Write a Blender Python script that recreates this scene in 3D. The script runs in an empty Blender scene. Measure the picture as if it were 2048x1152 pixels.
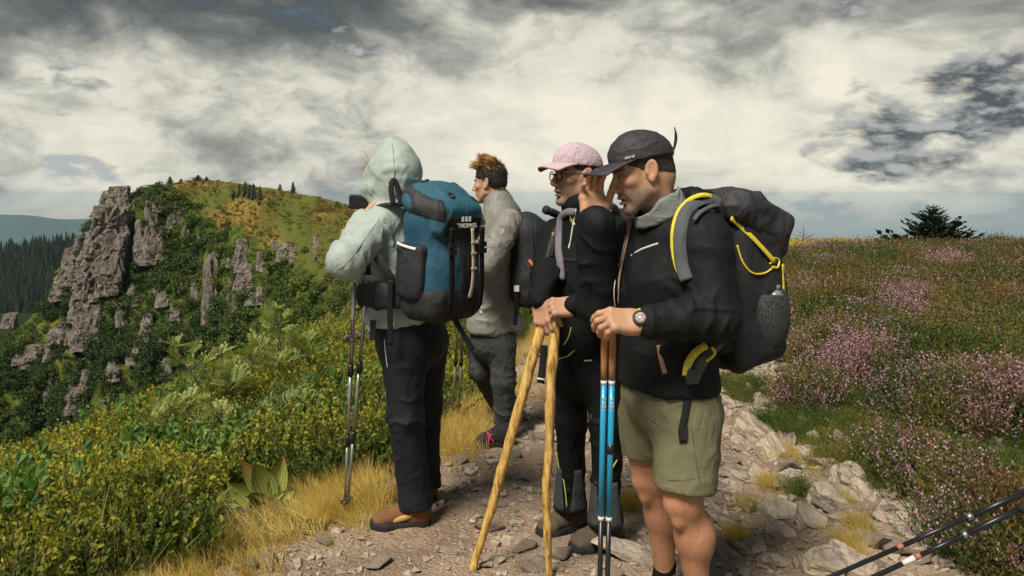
import bpy, bmesh, math, random
import numpy as np
from mathutils import Vector, Matrix, Euler

random.seed(7)
rng = np.random.default_rng(7)
SC = bpy.context.scene
COL = SC.collection

# ------------------------------------------------------------------ camera
FPX, HY, CZ = 1607.0, 390.0, 1.5          # focal length in photo pixels, horizon row, eye height
cam_d = bpy.data.cameras.new('camera')
cam = bpy.data.objects.new('camera', cam_d); COL.objects.link(cam)
cam.location = (0, 0, CZ); cam.rotation_euler = (math.radians(90), 0, 0)
cam_d.sensor_width = 36.0; cam_d.lens = 36.0 * FPX / 2048.0
cam_d.shift_y = -(576.0 - HY) / 2048.0
cam_d.clip_start = 0.05; cam_d.clip_end = 120000
SC.camera = cam
def P(px, py, Y):
    return np.array([(px - 1024.0) / FPX * Y, Y, CZ - (py - HY) / FPX * Y])
def PV(px, py, Y): return Vector(P(px, py, Y))

# ------------------------------------------------------------------ view / exposure
SC.view_settings.view_transform = 'Standard'
SC.view_settings.look = 'None'
SC.view_settings.exposure = 0.80
SC.view_settings.gamma = 1.0
SC.view_settings.use_curve_mapping = False

SC.render.engine = 'CYCLES'
SC.cycles.use_denoising = True; SC.cycles.use_adaptive_sampling = True; SC.cycles.adaptive_threshold = 0.025
SC.cycles.max_bounces = 6; SC.cycles.diffuse_bounces = 3; SC.cycles.glossy_bounces = 2; SC.cycles.transmission_bounces = 4; SC.cycles.transparent_max_bounces = 6
SC.cycles.volume_bounces = 0; SC.cycles.sample_clamp_indirect = 4.0; SC.cycles.caustics_reflective = False; SC.cycles.caustics_refractive = False

# ------------------------------------------------------------------ sun + sky
SUN_EL, SUN_AZ = math.radians(54), math.radians(212)   # azimuth clockwise from +Y (view direction)
sun_dir = Vector((math.sin(SUN_AZ)*math.cos(SUN_EL), math.cos(SUN_AZ)*math.cos(SUN_EL), math.sin(SUN_EL)))
sd = bpy.data.lights.new('sun', 'SUN'); sd.energy = 3.1; sd.angle = math.radians(20); sd.color = (1.0, 0.92, 0.8)
sun = bpy.data.objects.new('sun', sd); COL.objects.link(sun)
sun.rotation_euler = sun_dir.to_track_quat('Z', 'Y').to_euler()

class NT:
    """tiny node-tree helper"""
    def __init__(s, tree): s.t = tree; s.n = tree.nodes; s.l = tree.links
    def node(s, typ, **kw):
        n = s.n.new(typ)
        for k, v in kw.items(): setattr(n, k, v)
        return n
    def put(s, sock, v):
        if isinstance(v, bpy.types.NodeSocket): s.l.new(v, sock)
        elif v is not None:
            try: sock.default_value = v
            except Exception:
                sock.default_value = (*v, 1.0) if len(v) == 3 else v
    def math(s, op, a, b=None, c=None, clamp=False):
        n = s.node('ShaderNodeMath', operation=op); n.use_clamp = clamp
        for i, v in enumerate((a, b, c)):
            if v is not None: s.put(n.inputs[i], v)
        return n.outputs[0]
    def vmath(s, op, a, b=None, scale=None):
        n = s.node('ShaderNodeVectorMath', operation=op)
        s.put(n.inputs[0], a)
        if b is not None: s.put(n.inputs[1], b)
        if scale is not None: s.put(n.inputs['Scale'], scale)
        return n.outputs[1] if op in ('LENGTH', 'DOT_PRODUCT', 'DISTANCE') else n.outputs[0]
    def mix(s, f, a, b, typ='MIX'):
        n = s.node('ShaderNodeMix', data_type='RGBA', blend_type=typ)
        s.put(n.inputs[0], f); s.put(n.inputs[6], a); s.put(n.inputs[7], b)
        return n.outputs[2]
    def ramp(s, f, stops, interp='LINEAR'):
        n = s.node('ShaderNodeValToRGB'); r = n.color_ramp; r.interpolation = interp
        while len(r.elements) < len(stops): r.elements.new(0.5)
        for e, (p, c) in zip(r.elements, stops):
            e.position = p; e.color = (*c, 1.0) if hasattr(c, '__len__') else (c, c, c, 1.0)
        s.put(n.inputs[0], f); return n.outputs[0]
    def noise(s, vec, scale=5, detail=4, rough=0.5, dist=0.0, out=0, typ='FBM'):
        n = s.node('ShaderNodeTexNoise'); n.noise_type = typ
        if vec is not None: s.put(n.inputs['Vector'], vec)
        s.put(n.inputs['Scale'], scale); s.put(n.inputs['Detail'], detail)
        s.put(n.inputs['Roughness'], rough); s.put(n.inputs['Distortion'], dist)
        return n.outputs[out]
    def smooth(s, v, lo, hi):
        n = s.node('ShaderNodeMapRange', interpolation_type='SMOOTHSTEP')
        s.put(n.inputs[0], v); s.put(n.inputs[1], lo); s.put(n.inputs[2], hi)
        return n.outputs[0]
    def comb(s, x, y, z):
        n = s.node('ShaderNodeCombineXYZ')
        for i, v in enumerate((x, y, z)): s.put(n.inputs[i], v)
        return n.outputs[0]
    def sep(s, v):
        n = s.node('ShaderNodeSeparateXYZ'); s.put(n.inputs[0], v); return n.outputs

world = bpy.data.worlds.new('World'); SC.world = world; world.use_nodes = True
W = NT(world.node_tree); W.n.clear()
def build_sky():
    d = W.node('ShaderNodeTexCoord').outputs['Generated']
    x, y, z = W.sep(d)
    zc = W.math('MAXIMUM', W.math('ADD', z, 0.048), 0.0)     # the far horizon lies below eye level
    # cloud sheet seen in perspective: direction divided by height
    den = W.math('ADD', zc, 0.45)
    u = W.math('DIVIDE', x, den); v = W.math('DIVIDE', y, den)
    sheet = W.comb(u, v, 0.0)
    warp = W.noise(sheet, 3.0, 2, 0.5, out=1)
    sh2 = W.vmath('ADD', sheet, W.vmath('SCALE', W.vmath('SUBTRACT', warp, (0.5, 0.5, 0.5)), scale=0.22))
    n1 = W.noise(sh2, 1.7, 6, 0.55)                   # big soft decks
    n2 = W.noise(W.vmath('ADD', sh2, (7.3, 1.1, 0)), 5.5, 8, 0.60)   # finer mottling
    lum = W.math('ADD', W.math('MULTIPLY', n1, 0.52), W.math('MULTIPLY', n2, 0.48))
    # higher sky is a thicker, darker deck; a bright clearing low ahead
    el = W.smooth(zc, 0.12, 0.32)
    gap = W.vmath('DOT_PRODUCT', d, tuple(Vector((0.16, 0.98, 0.115)).normalized()))
    gapm = W.smooth(gap, 0.90, 1.0)
    lum = W.math('ADD', lum, W.math('MULTIPLY', gapm, 0.11))
    lum = W.math('SUBTRACT', lum, W.math('MULTIPLY', el, 0.17))
    deck = W.ramp(lum, [(0.31, (0.060, 0.070, 0.072)), (0.39, (0.15, 0.16, 0.155)), (0.46, (0.32, 0.32, 0.285)),
                        (0.53, (0.58, 0.565, 0.485)), (0.63, (0.74, 0.70, 0.58))])
    # low cumulus: noise in azimuth / stretched elevation space
    az = W.math('ARCTAN2', x, y)
    cum_p = W.comb(W.math('MULTIPLY', az, 8.0), W.math('MULTIPLY', zc, 17.0), 3.0)
    c1 = W.noise(cum_p, 1.5, 8, 0.60, 0.15)
    c2 = W.noise(W.vmath('ADD', cum_p, (0.08, 0.14, 0.0)), 1.5, 8, 0.60, 0.15)
    def blob(px, py, ax, ay):
        a0 = math.atan2(px - 1024, FPX); z0 = (HY - py) / FPX
        da = W.math('DIVIDE', W.math('SUBTRACT', az, a0), ax / FPX)
        dz = W.math('DIVIDE', W.math('SUBTRACT', z, z0), ay / FPX)
        r = W.math('ADD', W.math('MULTIPLY', da, da), W.math('MULTIPLY', dz, dz))
        return W.math('DIVIDE', 1.0, W.math('ADD', 1.0, r))
    # dark cumulus heads (towards the far right, left and overhead)
    b = None
    for args, k in (((1970, 235, 140, 85), 1.0), ((1770, 260, 120, 90), .92), ((745, 112, 85, 26), .62), ((160, 195, 130, 22), .60),
                    ((150, 250, 90, 24), .66), ((1620, 40, 300, 55), .52), ((60, 180, 160, 60), .42), ((1850, 335, 170, 50), .72)):
        t = W.math('MULTIPLY', blob(*args), k)
        b = t if b is None else W.math('MAXIMUM', b, t)
    dens = W.math('ADD', c1, W.math('MULTIPLY', b, 0.50))
    dark_m = W.smooth(dens, 0.72, 0.90)
    edge = W.math('SUBTRACT', c1, c2)
    lit = W.smooth(edge, -0.07, 0.12)
    dark_c = W.mix(lit, (0.075, 0.09, 0.10), (0.36, 0.37, 0.36))
    # cream cumulus rows close to the horizon
    lowb = None
    for args, k in (((110, 345, 260, 34), 1.0), ((330, 365, 300, 26), .8), ((1750, 425, 420, 32), .85), ((1970, 430, 110, 22), 1.0), ((1500, 385, 300, 30), .6)):
        t = W.math('MULTIPLY', blob(*args), k)
        lowb = t if lowb is None else W.math('MAXIMUM', lowb, t)
    dens2 = W.math('ADD', c2, W.math('MULTIPLY', lowb, 0.34))
    cream_m = W.math('MULTIPLY', W.smooth(dens2, 0.70, 0.84), 0.85)
    cream_c = W.mix(lit, (0.34, 0.37, 0.385), (0.78, 0.68, 0.52))
    cloud = W.mix(cream_m, deck, cream_c)
    cloud = W.mix(dark_m, cloud, dark_c)
    # warm pale strip right at the horizon
    hz = W.smooth(zc, 0.055, 0.0)
    hcol = W.mix(W.smooth(az, -0.42, -0.10), (0.60, 0.48, 0.32), (0.30, 0.33, 0.33))
    cloud = W.mix(W.math('MULTIPLY', hz, 0.92), cloud, hcol)
    sky = W.node('ShaderNodeTexSky', sky_type='NISHITA'); sky.sun_disc = False
    sky.sun_elevation = SUN_EL; sky.sun_rotation = SUN_AZ
    bg1 = W.node('ShaderNodeBackground'); W.put(bg1.inputs[0], sky.outputs[0]); bg1.inputs[1].default_value = 0.08
    bg2 = W.node('ShaderNodeBackground'); W.put(bg2.inputs[0], cloud); bg2.inputs[1].default_value = 0.71
    cover = W.smooth(lum, 0.16, 0.34)
    cover = W.math('MAXIMUM', W.math('MAXIMUM', cover, 0.86), dark_m)
    mx = W.node('ShaderNodeMixShader'); W.put(mx.inputs[0], cover)
    W.l.new(bg1.outputs[0], mx.inputs[1]); W.l.new(bg2.outputs[0], mx.inputs[2])
    out = W.node('ShaderNodeOutputWorld'); W.l.new(mx.outputs[0], out.inputs[0])
build_sky()
try:
    world.cycles.sampling_method = 'MANUAL'; world.cycles.sample_map_resolution = 512
except Exception: pass

# ------------------------------------------------------------------ numpy noise
_perm = rng.permutation(256).astype(np.int64)
_perm = np.concatenate([_perm, _perm, _perm])
_g3 = rng.normal(size=(256, 3)); _g3 /= np.linalg.norm(_g3, axis=1)[:, None]
def gnoise(p):
    p = np.asarray(p, float); i = np.floor(p).astype(np.int64); f = p - i
    w = f*f*f*(f*(f*6-15)+10); i &= 255
    r = 0.0
    for dx in (0, 1):
        for dy in (0, 1):
            for dz in (0, 1):
                h = _perm[_perm[_perm[(i[..., 0]+dx) & 255] + ((i[..., 1]+dy) & 255)] + ((i[..., 2]+dz) & 255)]
                g = _g3[h]
                d = g[..., 0]*(f[..., 0]-dx) + g[..., 1]*(f[..., 1]-dy) + g[..., 2]*(f[..., 2]-dz)
                r = r + d*(w[..., 0] if dx else 1-w[..., 0])*(w[..., 1] if dy else 1-w[..., 1])*(w[..., 2] if dz else 1-w[..., 2])
    return r * 1.6
def fbm(p, octv=4, gain=0.5, lac=2.03):
    p = np.asarray(p, float); a = 1.0; r = 0.0
    for k in range(octv):
        r = r + a*gnoise(p + 17.3*k); a *= gain; p = p*lac
    return r
def ridged(p, octv=3):
    p = np.asarray(p, float); a = 1.0; r = 0.0
    for k in range(octv):
        r = r + a*(1 - 2*np.abs(gnoise(p + 9.1*k))); a *= .5; p = p*2.1
    return r
def sstep(x, a, b):
    t = np.clip((np.asarray(x, float)-a)/(b-a), 0, 1); return t*t*(3-2*t)

# ------------------------------------------------------------------ object helpers
def tag(o, label=None, cat=None, group=None, kind=None):
    if label: o['label'] = label
    if cat: o['category'] = cat
    if group: o['group'] = group
    if kind: o['kind'] = kind
    return o
def empty(name, loc=(0, 0, 0)):
    o = bpy.data.objects.new(name, None); COL.objects.link(o); o.location = loc; o.empty_display_size = .1
    return o
def mkmesh(name, V, F, smooth=True, col=None):
    me = bpy.data.meshes.new(name)
    V = np.asarray(V, float).reshape(-1, 3)
    if isinstance(F, np.ndarray):
        nf, k = F.shape
        me.vertices.add(len(V)); me.vertices.foreach_set('co', V.ravel())
        me.loops.add(nf*k); me.loops.foreach_set('vertex_index', F.astype(np.int32).ravel())
        me.polygons.add(nf); me.polygons.foreach_set('loop_start', np.arange(0, nf*k, k, dtype=np.int32))
        try: me.polygons.foreach_set('loop_total', np.full(nf, k, dtype=np.int32))
        except Exception: pass
        me.update(calc_edges=True); me.validate()
    else:
        me.from_pydata([tuple(v) for v in V], [], [tuple(int(i) for i in f) for f in F]); me.update()
    if smooth and len(me.polygons): me.polygons.foreach_set('use_smooth', np.ones(len(me.polygons), bool))
    if col is not None:
        a = me.color_attributes.new('Col', 'FLOAT_COLOR', 'POINT')
        c = np.ones((len(V), 4), np.float32); c[:, :3] = col
        a.data.foreach_set('color', c.ravel())
    return me
def link(name, me, mat=None, parent=None, loc=None):
    o = bpy.data.objects.new(name, me); COL.objects.link(o)
    if mat is not None and not me.materials: me.materials.append(mat)
    if parent is not None:
        o.parent = parent; 
        pl = parent.location.copy(); pp = parent.parent
        while pp is not None: pl += pp.location; pp = pp.parent
        o.location = -pl                # meshes are written in world space
        if loc is not None: o.location = Vector(loc) - pl
    elif loc is not None: o.location = loc
    return o
def obj(name, V, F, mat=None, parent=None, smooth=True, col=None):
    return link(name, mkmesh(name, V, F, smooth, col), mat, parent)
class MB:
    def __init__(s): s.v = []; s.f = []; s.n = 0
    def add(s, V, F):
        V = np.asarray(V, float).reshape(-1, 3)
        s.v.append(V); s.f += [tuple(int(i)+s.n for i in f) for f in F]; s.n += len(V); return s
    def verts(s): return np.concatenate(s.v) if s.v else np.zeros((0, 3))
    def obj(s, name, mat=None, parent=None, smooth=True): return obj(name, s.verts(), s.f, mat, parent, smooth)
    def mesh(s, name, smooth=True): return mkmesh(name, s.verts(), s.f, smooth)
def frame_from(d, up=(0, 0, 1)):
    d = np.asarray(d, float); d = d/np.linalg.norm(d)
    u = np.asarray(up, float)
    if abs(d @ u) > .97*np.linalg.norm(u): u = np.array([0, 1., 0]) if abs(d[1]) < .9 else np.array([1., 0, 0])
    s = np.cross(d, u); s /= np.linalg.norm(s); u = np.cross(s, d)
    return d, s, u
def spline(pts, n):
    pts = np.asarray(pts, float)
    if len(pts) == 2: return pts[0] + (pts[1]-pts[0])*np.linspace(0, 1, n)[:, None]
    q = np.vstack([2*pts[0]-pts[1], pts, 2*pts[-1]-pts[-2]])
    T = np.linspace(0, len(pts)-1, n); out = []
    for t in T:
        i = min(int(t), len(pts)-2); f = t-i
        a, b, c, d = q[i], q[i+1], q[i+2], q[i+3]
        out.append(.5*((2*b)+(c-a)*f+(2*a-5*b+4*c-d)*f*f+(3*b-a-3*c+d)*f**3))
    return np.array(out)
def tube(pts, rad, n=8, cap=True, flat=None, up=(0, 0, 1)):
    """tube along pts; rad scalar or list; flat=(w,t) makes a ribbon section instead; up steers the section"""
    pts = np.asarray(pts, float); m = len(pts)
    rad = np.full(m, rad) if np.isscalar(rad) else np.asarray(rad, float)
    T = np.gradient(pts, axis=0); T /= np.linalg.norm(T, axis=1)[:, None]+1e-12
    V = []; u = np.asarray(up, float)
    if abs(T[0] @ u) > .98*np.linalg.norm(u): u = np.array([0.31, .95, 0.05])
    for i in range(m):
        t = T[i]; s = np.cross(t, u); s /= np.linalg.norm(s)+1e-12; w = np.cross(s, t); u = w if flat is None else u
        for k in range(n):
            a = 2*math.pi*k/n
            if flat is None: V.append(pts[i] + rad[i]*(math.cos(a)*s + math.sin(a)*w))
            else:
                ca, sa = math.cos(a), math.sin(a)
                e = 0.35
                cx = math.copysign(abs(ca)**e, ca); sx = math.copysign(abs(sa)**e, sa)
                V.append(pts[i] + rad[i]*(flat[0]*cx*s + flat[1]*sx*w))
    F = []
    for i in range(m-1):
        for k in range(n):
            a = i*n+k; b = i*n+(k+1) % n
            F.append((a, b, b+n, a+n))
    if cap:
        F.append(tuple(range(n-1, -1, -1))); F.append(tuple((m-1)*n+k for k in range(n)))
    return np.array(V), F
def boxm(c, half, R=None):
    c = np.asarray(c, float); V = np.array([[sx, sy, sz] for sx in (-1, 1) for sy in (-1, 1) for sz in (-1, 1)], float)*np.asarray(half)
    if R is not None: V = V @ np.asarray(R).T
    return V+c, [(0, 1, 3, 2), (4, 6, 7, 5), (0, 4, 5, 1), (2, 3, 7, 6), (0, 2, 6, 4), (1, 5, 7, 3)]
def hull(pts):
    bm = bmesh.new()
    vs = [bm.verts.new(p) for p in pts]
    r = bmesh.ops.convex_hull(bm, input=vs)
    bmesh.ops.delete(bm, geom=[v for v in bm.verts if not v.link_faces], context='VERTS')
    bm.verts.index_update()
    V = np.array([v.co[:] for v in bm.verts]); F = [tuple(v.index for v in f.verts) for f in bm.faces]
    bm.free(); return V, F

# ------------------------------------------------------------------ material helpers
def material(name):
    m = bpy.data.materials.new(name); m.use_nodes = True
    n = NT(m.node_tree); n.n.clear()
    b = n.node('ShaderNodeBsdfPrincipled'); o = n.node('ShaderNodeOutputMaterial'); n.l.new(b.outputs[0], o.inputs[0])
    return m, n, b
def bump(n, b, h, strength=.4, dist=.01):
    bn = n.node('ShaderNodeBump'); bn.inputs['Strength'].default_value = strength; bn.inputs['Distance'].default_value = dist
    n.put(bn.inputs['Height'], h); n.l.new(bn.outputs[0], b.inputs['Normal'])
def plain(name, c, rough=.6, var=.25, scale=30, bmp=.15, bdist=.003, metal=0.0, spec=.4, sheen=0.0, coat=0.0):
    m, n, b = material(name)
    co = n.node('ShaderNodeTexCoord').outputs['Object']
    ns = n.noise(co, scale, 5, .6)
    c = np.array(c, float)
    n.put(b.inputs['Base Color'], n.mix(ns, tuple(c*(1-var)), tuple(np.minimum(c*(1+var), 1))))
    b.inputs['Roughness'].default_value = rough; b.inputs['Metallic'].default_value = metal
    b.inputs['Specular IOR Level'].default_value = spec
    if sheen: b.inputs['Sheen Weight'].default_value = sheen
    if coat: b.inputs['Coat Weight'].default_value = coat
    if bmp: bump(n, b, n.noise(co, scale*2.3, 4, .6), bmp, bdist)
    return m
def fabric(name, c, rough=.75, var=.2, weave=900, folds=.5, fscale=9, spec=.3, sheen=0.0, crease=None):
    m, n, b = material(name)
    co = n.node('ShaderNodeTexCoord').outputs['Object']
    big = n.noise(co, 6, 4, .55)
    c = np.array(c, float)
    base = n.mix(big, tuple(c*(1-var)), tuple(np.minimum(c*(1+var), 1)))
    dust = n.smooth(n.noise(co, 23, 6, .65), .5, .8)
    base = n.mix(n.math('MULTIPLY', dust, .10), base, tuple(np.minimum(c*1.5+.03, 1)))
    n.put(b.inputs['Base Color'], base)
    b.inputs['Roughness'].default_value = rough; b.inputs['Specular IOR Level'].default_value = spec
    if sheen: b.inputs['Sheen Weight'].default_value = sheen
    st = n.node('ShaderNodeMapping'); n.put(st.inputs[0], co); st.inputs['Scale'].default_value = (1.0, 1.0, .55)
    fo = n.noise(st.outputs[0], fscale, 4, .5, 1.2)
    rid = n.math('ABSOLUTE', n.math('SUBTRACT', fo, .5))
    fine = n.noise(co, weave, 2, .5)
    h = n.math('ADD', n.math('MULTIPLY', rid, -1.0), n.math('MULTIPLY', fine, .012))
    if crease:
        cr = n.noise(co, crease, 5, .6, .8)
        h = n.math('ADD', h, n.math('MULTIPLY', n.math('ABSOLUTE', n.math('SUBTRACT', cr, .5)), -.35))
    bump(n, b, h, folds, .05)
    return m
def attr_mat(name, rough=.55, bmp=.2, bscale=300, spec=.4, sss=0.0, var=.12, vscale=60):
    m, n, b = material(name)
    a = n.node('ShaderNodeAttribute'); a.attribute_name = 'Col'
    co = n.node('ShaderNodeTexCoord').outputs['Object']
    ns = n.noise(co, vscale, 5, .6)
    k = n.math('ADD', n.math('MULTIPLY', ns, 2*var), 1-var)
    n.put(b.inputs['Base Color'], n.vmath('SCALE', a.outputs['Color'], scale=k))
    b.inputs['Roughness'].default_value = rough; b.inputs['Specular IOR Level'].default_value = spec
    if sss:
        b.inputs['Subsurface Weight'].default_value = sss; b.inputs['Subsurface Radius'].default_value = (1, .35, .2); b.inputs['Subsurface Scale'].default_value = .006
    bump(n, b, n.noise(co, bscale, 4, .6), bmp, .002)
    return m

# ------------------------------------------------------------------ scattering (only for uncountable ground cover)
def make_source(name, V, F, mats, midx=None, smooth=False):
    me = mkmesh(name, V, F, smooth)
    for m in (mats if isinstance(mats, (list, tuple)) else [mats]): me.materials.append(m)
    if midx is not None: me.polygons.foreach_set('material_index', np.asarray(midx, np.int32))
    return bpy.data.objects.new(name, me)          # never linked to the scene: only instanced
def scatter(name, pts, rot, scl, sources, idx, label=None, cat=None, kind='stuff', parent=None):
    pts = np.asarray(pts, float)
    me = bpy.data.meshes.new(name); me.vertices.add(len(pts)); me.vertices.foreach_set('co', pts.ravel())
    def at(nm, typ, data, key):
        a = me.attributes.new(nm, typ, 'POINT'); a.data.foreach_set(key, np.asarray(data).ravel())
    at('rot', 'FLOAT_VECTOR', np.asarray(rot, np.float32), 'vector')
    at('scl', 'FLOAT', np.asarray(scl, np.float32), 'value')
    at('idx', 'INT', np.asarray(idx, np.int32), 'value')
    me.update()
    o = link(name, me, None, parent)
    g = bpy.data.node_groups.new(name+'_nodes', 'GeometryNodeTree'); g.is_modifier = True
    g.interface.new_socket('Geometry', in_out='INPUT', socket_type='NodeSocketGeometry')
    g.interface.new_socket('Geometry', in_out='OUTPUT', socket_type='NodeSocketGeometry')
    n = g.nodes; l = g.links
    gi = n.new('NodeGroupInput'); go = n.new('NodeGroupOutput')
    iop = n.new('GeometryNodeInstanceOnPoints'); iop.inputs['Pick Instance'].default_value = True
    jg = n.new('GeometryNodeJoinGeometry')
    for s in reversed(sources):
        oi = n.new('GeometryNodeObjectInfo'); oi.inputs['Object'].default_value = s; oi.inputs['As Instance'].default_value = True
        l.new(oi.outputs['Geometry'], jg.inputs[0])
    def na(nm, typ):
        a = n.new('GeometryNodeInputNamedAttribute'); a.data_type = typ; a.inputs['Name'].default_value = nm
        return a.outputs['Attribute']
    l.new(gi.outputs[0], iop.inputs['Points']); l.new(jg.outputs[0], iop.inputs['Instance'])
    l.new(na('idx', 'INT'), iop.inputs['Instance Index'])
    e2r = n.new('FunctionNodeEulerToRotation'); l.new(na('rot', 'FLOAT_VECTOR'), e2r.inputs[0]); l.new(e2r.outputs[0], iop.inputs['Rotation'])
    l.new(na('scl', 'FLOAT'), iop.inputs['Scale'])
    l.new(iop.outputs[0], go.inputs[0])
    md = o.modifiers.new('scatter', 'NODES'); md.node_group = g
    tag(o, label, cat, kind=kind)
    return o
# ================================================================== NEAR TERRAIN
XE_Y = [-2, 0, 2, 2.9, 3.26, 3.77, 4.73, 5.24, 6.18, 7.8, 11, 16, 22, 30, 60]
XE_X = [-4.2, -3.0, -1.75, -1.30, -1.12, -.78, -.47, -.29, -.13, .08, .7, 3.4, 6.5, 12, 30]
XR_Y = [-2, 0, 2, 2.8, 3.5, 4.5, 5.5, 6.5, 7.8, 12, 16, 20, 30, 60]
XR_X = [2.0, 2.0, 2.0, 2.15, 2.35, 2.75, 2.75, 2.7, 2.75, 3.9, 5.75, 8.2, 15, 34]
def near_h(x, y, detail=True):
    x = np.asarray(x, float); y = np.asarray(y, float)
    s = (np.interp(y, XE_Y, XE_X) - x)*.86
    sp = np.maximum(s, 0)
    z = -(0.075*sp + 0.062*sp**2)
    z = np.where(sp > 3.6, -(0.075*3.6 + .062*3.6**2) - (sp-3.6)*0.80, z)
    z = np.where(sp > 60, -46.0, z)
    xm0 = .35*y - .05 + .15*np.sin(y*1.3)
    m = sstep(x, xm0, xm0+2.6)*sstep(y, 4.6, 9.3)
    z = z + .22*m*(1 - .55*sstep(y, 10.5, 19)) + .10*sstep(x, 1.6, 3.0)*sstep(y, 2.2, 4.5)*(1-m)
    yc = 23 + 0*x
    far = np.maximum(y-yc, 0); z = z - .0065*far**2 - np.where(far > 20, (far-20)*.2, 0)
    z = z - .008*np.maximum(x-9, 0)**2
    P3 = np.stack([x*.6, y*.6, x*0], -1)
    z = z + .05*gnoise(P3*1.3+3)*sstep(np.abs(s)+y*.12, .9, 3)
    if detail:
        P3 = np.stack([x, y, x*0], -1)
        z = z + .010*fbm(P3*4.5, 3) + .006*gnoise(P3*17)
    return z
def path_mask(x, y):
    x = np.asarray(x, float); y = np.asarray(y, float)
    n = .16*fbm(np.stack([x*1.6, y*1.6, x*0+5], -1), 3)*(1+.12*y)
    e0 = np.interp(y, XE_Y, XE_X); e1 = np.interp(y, XR_Y, XR_X)
    return np.minimum(x-e0-n*.6, e1-x-n*1.5)          # >0 on bare ground

ys = np.concatenate([np.arange(-1.5, 1.4, .25), np.arange(1.4, 6, .035), np.arange(6, 10, .07), np.arange(10, 26, .2), np.arange(26, 66, 1.2)])
xs = np.concatenate([np.arange(-62, -14, 2.0), np.arange(-14, -4, .4), np.arange(-4, -1.6, .08), np.arange(-1.6, 2.8, .035), np.arange(2.8, 6, .08), np.arange(6, 14, .25), np.arange(14, 46, 1.5)])
GX, GY = np.meshgrid(xs, ys)
GZ = near_h(GX, GY)
PM = path_mask(GX, GY)
# trodden path sits a little lower and rougher
GZ = GZ - .03*sstep(PM, .0, .25) + .012*ridged(np.stack([GX*6, GY*6, GX*0], -1), 2)*sstep(PM, 0, .2)*.6
def ground_z(x, y):
    x = np.atleast_1d(np.asarray(x, float)); y = np.atleast_1d(np.asarray(y, float))
    i = np.clip(np.searchsorted(xs, x)-1, 0, len(xs)-2); j = np.clip(np.searchsorted(ys, y)-1, 0, len(ys)-2)
    fx = np.clip((x-xs[i])/(xs[i+1]-xs[i]), 0, 1); fy = np.clip((y-ys[j])/(ys[j+1]-ys[j]), 0, 1)
    return (GZ[j, i]*(1-fx)+GZ[j, i+1]*fx)*(1-fy) + (GZ[j+1, i]*(1-fx)+GZ[j+1, i+1]*fx)*fy
def gz(x, y): return float(ground_z(x, y)[0])
def gpx(px, py):
    """where the ray through a photo pixel meets the near ground"""
    Y = np.concatenate([np.arange(1.2, 8, .02), np.arange(8, 40, .1)])
    X = (px-1024)/FPX*Y; Z = CZ-(py-HY)/FPX*Y
    d = Z-ground_z(X, Y); k = np.argmax(d < 0)
    k = k if d[k] < 0 else len(Y)-1
    return np.array([X[k], Y[k], ground_z(X[k], Y[k])[0]])

def split_grid():
    ny, nx = GX.shape
    V = np.stack([GX, GY, GZ], -1).reshape(-1, 3)
    idx = np.arange(ny*nx).reshape(ny, nx)
    Q = np.stack([idx[:-1, :-1], idx[:-1, 1:], idx[1:, 1:], idx[1:, :-1]], -1).reshape(-1, 4)
    pc = PM.reshape(-1)[Q].mean(1)
    yc = V[Q][:, :, 1].mean(1)
    isp = (pc > 0) & (yc < 18)
    out = []
    for sel in (isp, ~isp):
        q = Q[sel]; u, inv = np.unique(q, return_inverse=True)
        out.append((V[u], inv.reshape(-1, 4)))
    return out

def mat_soil():
    m, n, b = material('trodden_soil')
    co = n.node('ShaderNodeTexCoord').outputs['Object']
    a = n.noise(co, 2.2, 5, .6); c = n.noise(co, 26, 6, .7); d = n.noise(co, 120, 3, .6)
    col = n.mix(n.smooth(a, .35, .65), (.25, .18, .125), (.40, .30, .215))
    col = n.mix(n.math('MULTIPLY', n.smooth(c, .5, .72), .8), col, (.40, .31, .225))
    col = n.mix(n.math('MULTIPLY', n.smooth(d, .52, .62), .55), col, (.085, .060, .042))
    n.put(b.inputs['Base Color'], col); b.inputs['Roughness'].default_value = .95; b.inputs['Specular IOR Level'].default_value = .15
    v = n.node('ShaderNodeTexVoronoi'); n.put(v.inputs['Vector'], co); v.inputs['Scale'].default_value = 55
    h = n.math('ADD', n.math('MULTIPLY', c, .8), n.math('MULTIPLY', n.math('SUBTRACT', 1.0, v.outputs['Distance']), .35))
    bump(n, b, h, .9, .03)
    return m
def mat_heathground():
    m, n, b = material('heath_ground')
    co = n.node('ShaderNodeTexCoord').outputs['Object']
    a = n.noise(co, 1.1, 5, .6); c = n.noise(co, 30, 5, .7)
    col = n.mix(n.smooth(a, .4, .62), (.060, .045, .022), (.11, .10, .03))
    col = n.mix(n.smooth(c, .5, .75), col, (.16, .115, .06))
    x, y, z = n.sep(co)
    far = n.smooth(y, 12.0, 20.0)
    gr = n.mix(n.smooth(n.noise(co, .55, 4, .6), .40, .62), (.36, .235, .05), (.17, .20, .035))
    col = n.mix(far, col, gr)
    n.put(b.inputs['Base Color'], col); b.inputs['Roughness'].default_value = .95; b.inputs['Specular IOR Level'].default_value = .1
    bump(n, b, c, .8, .04)
    return m
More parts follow.
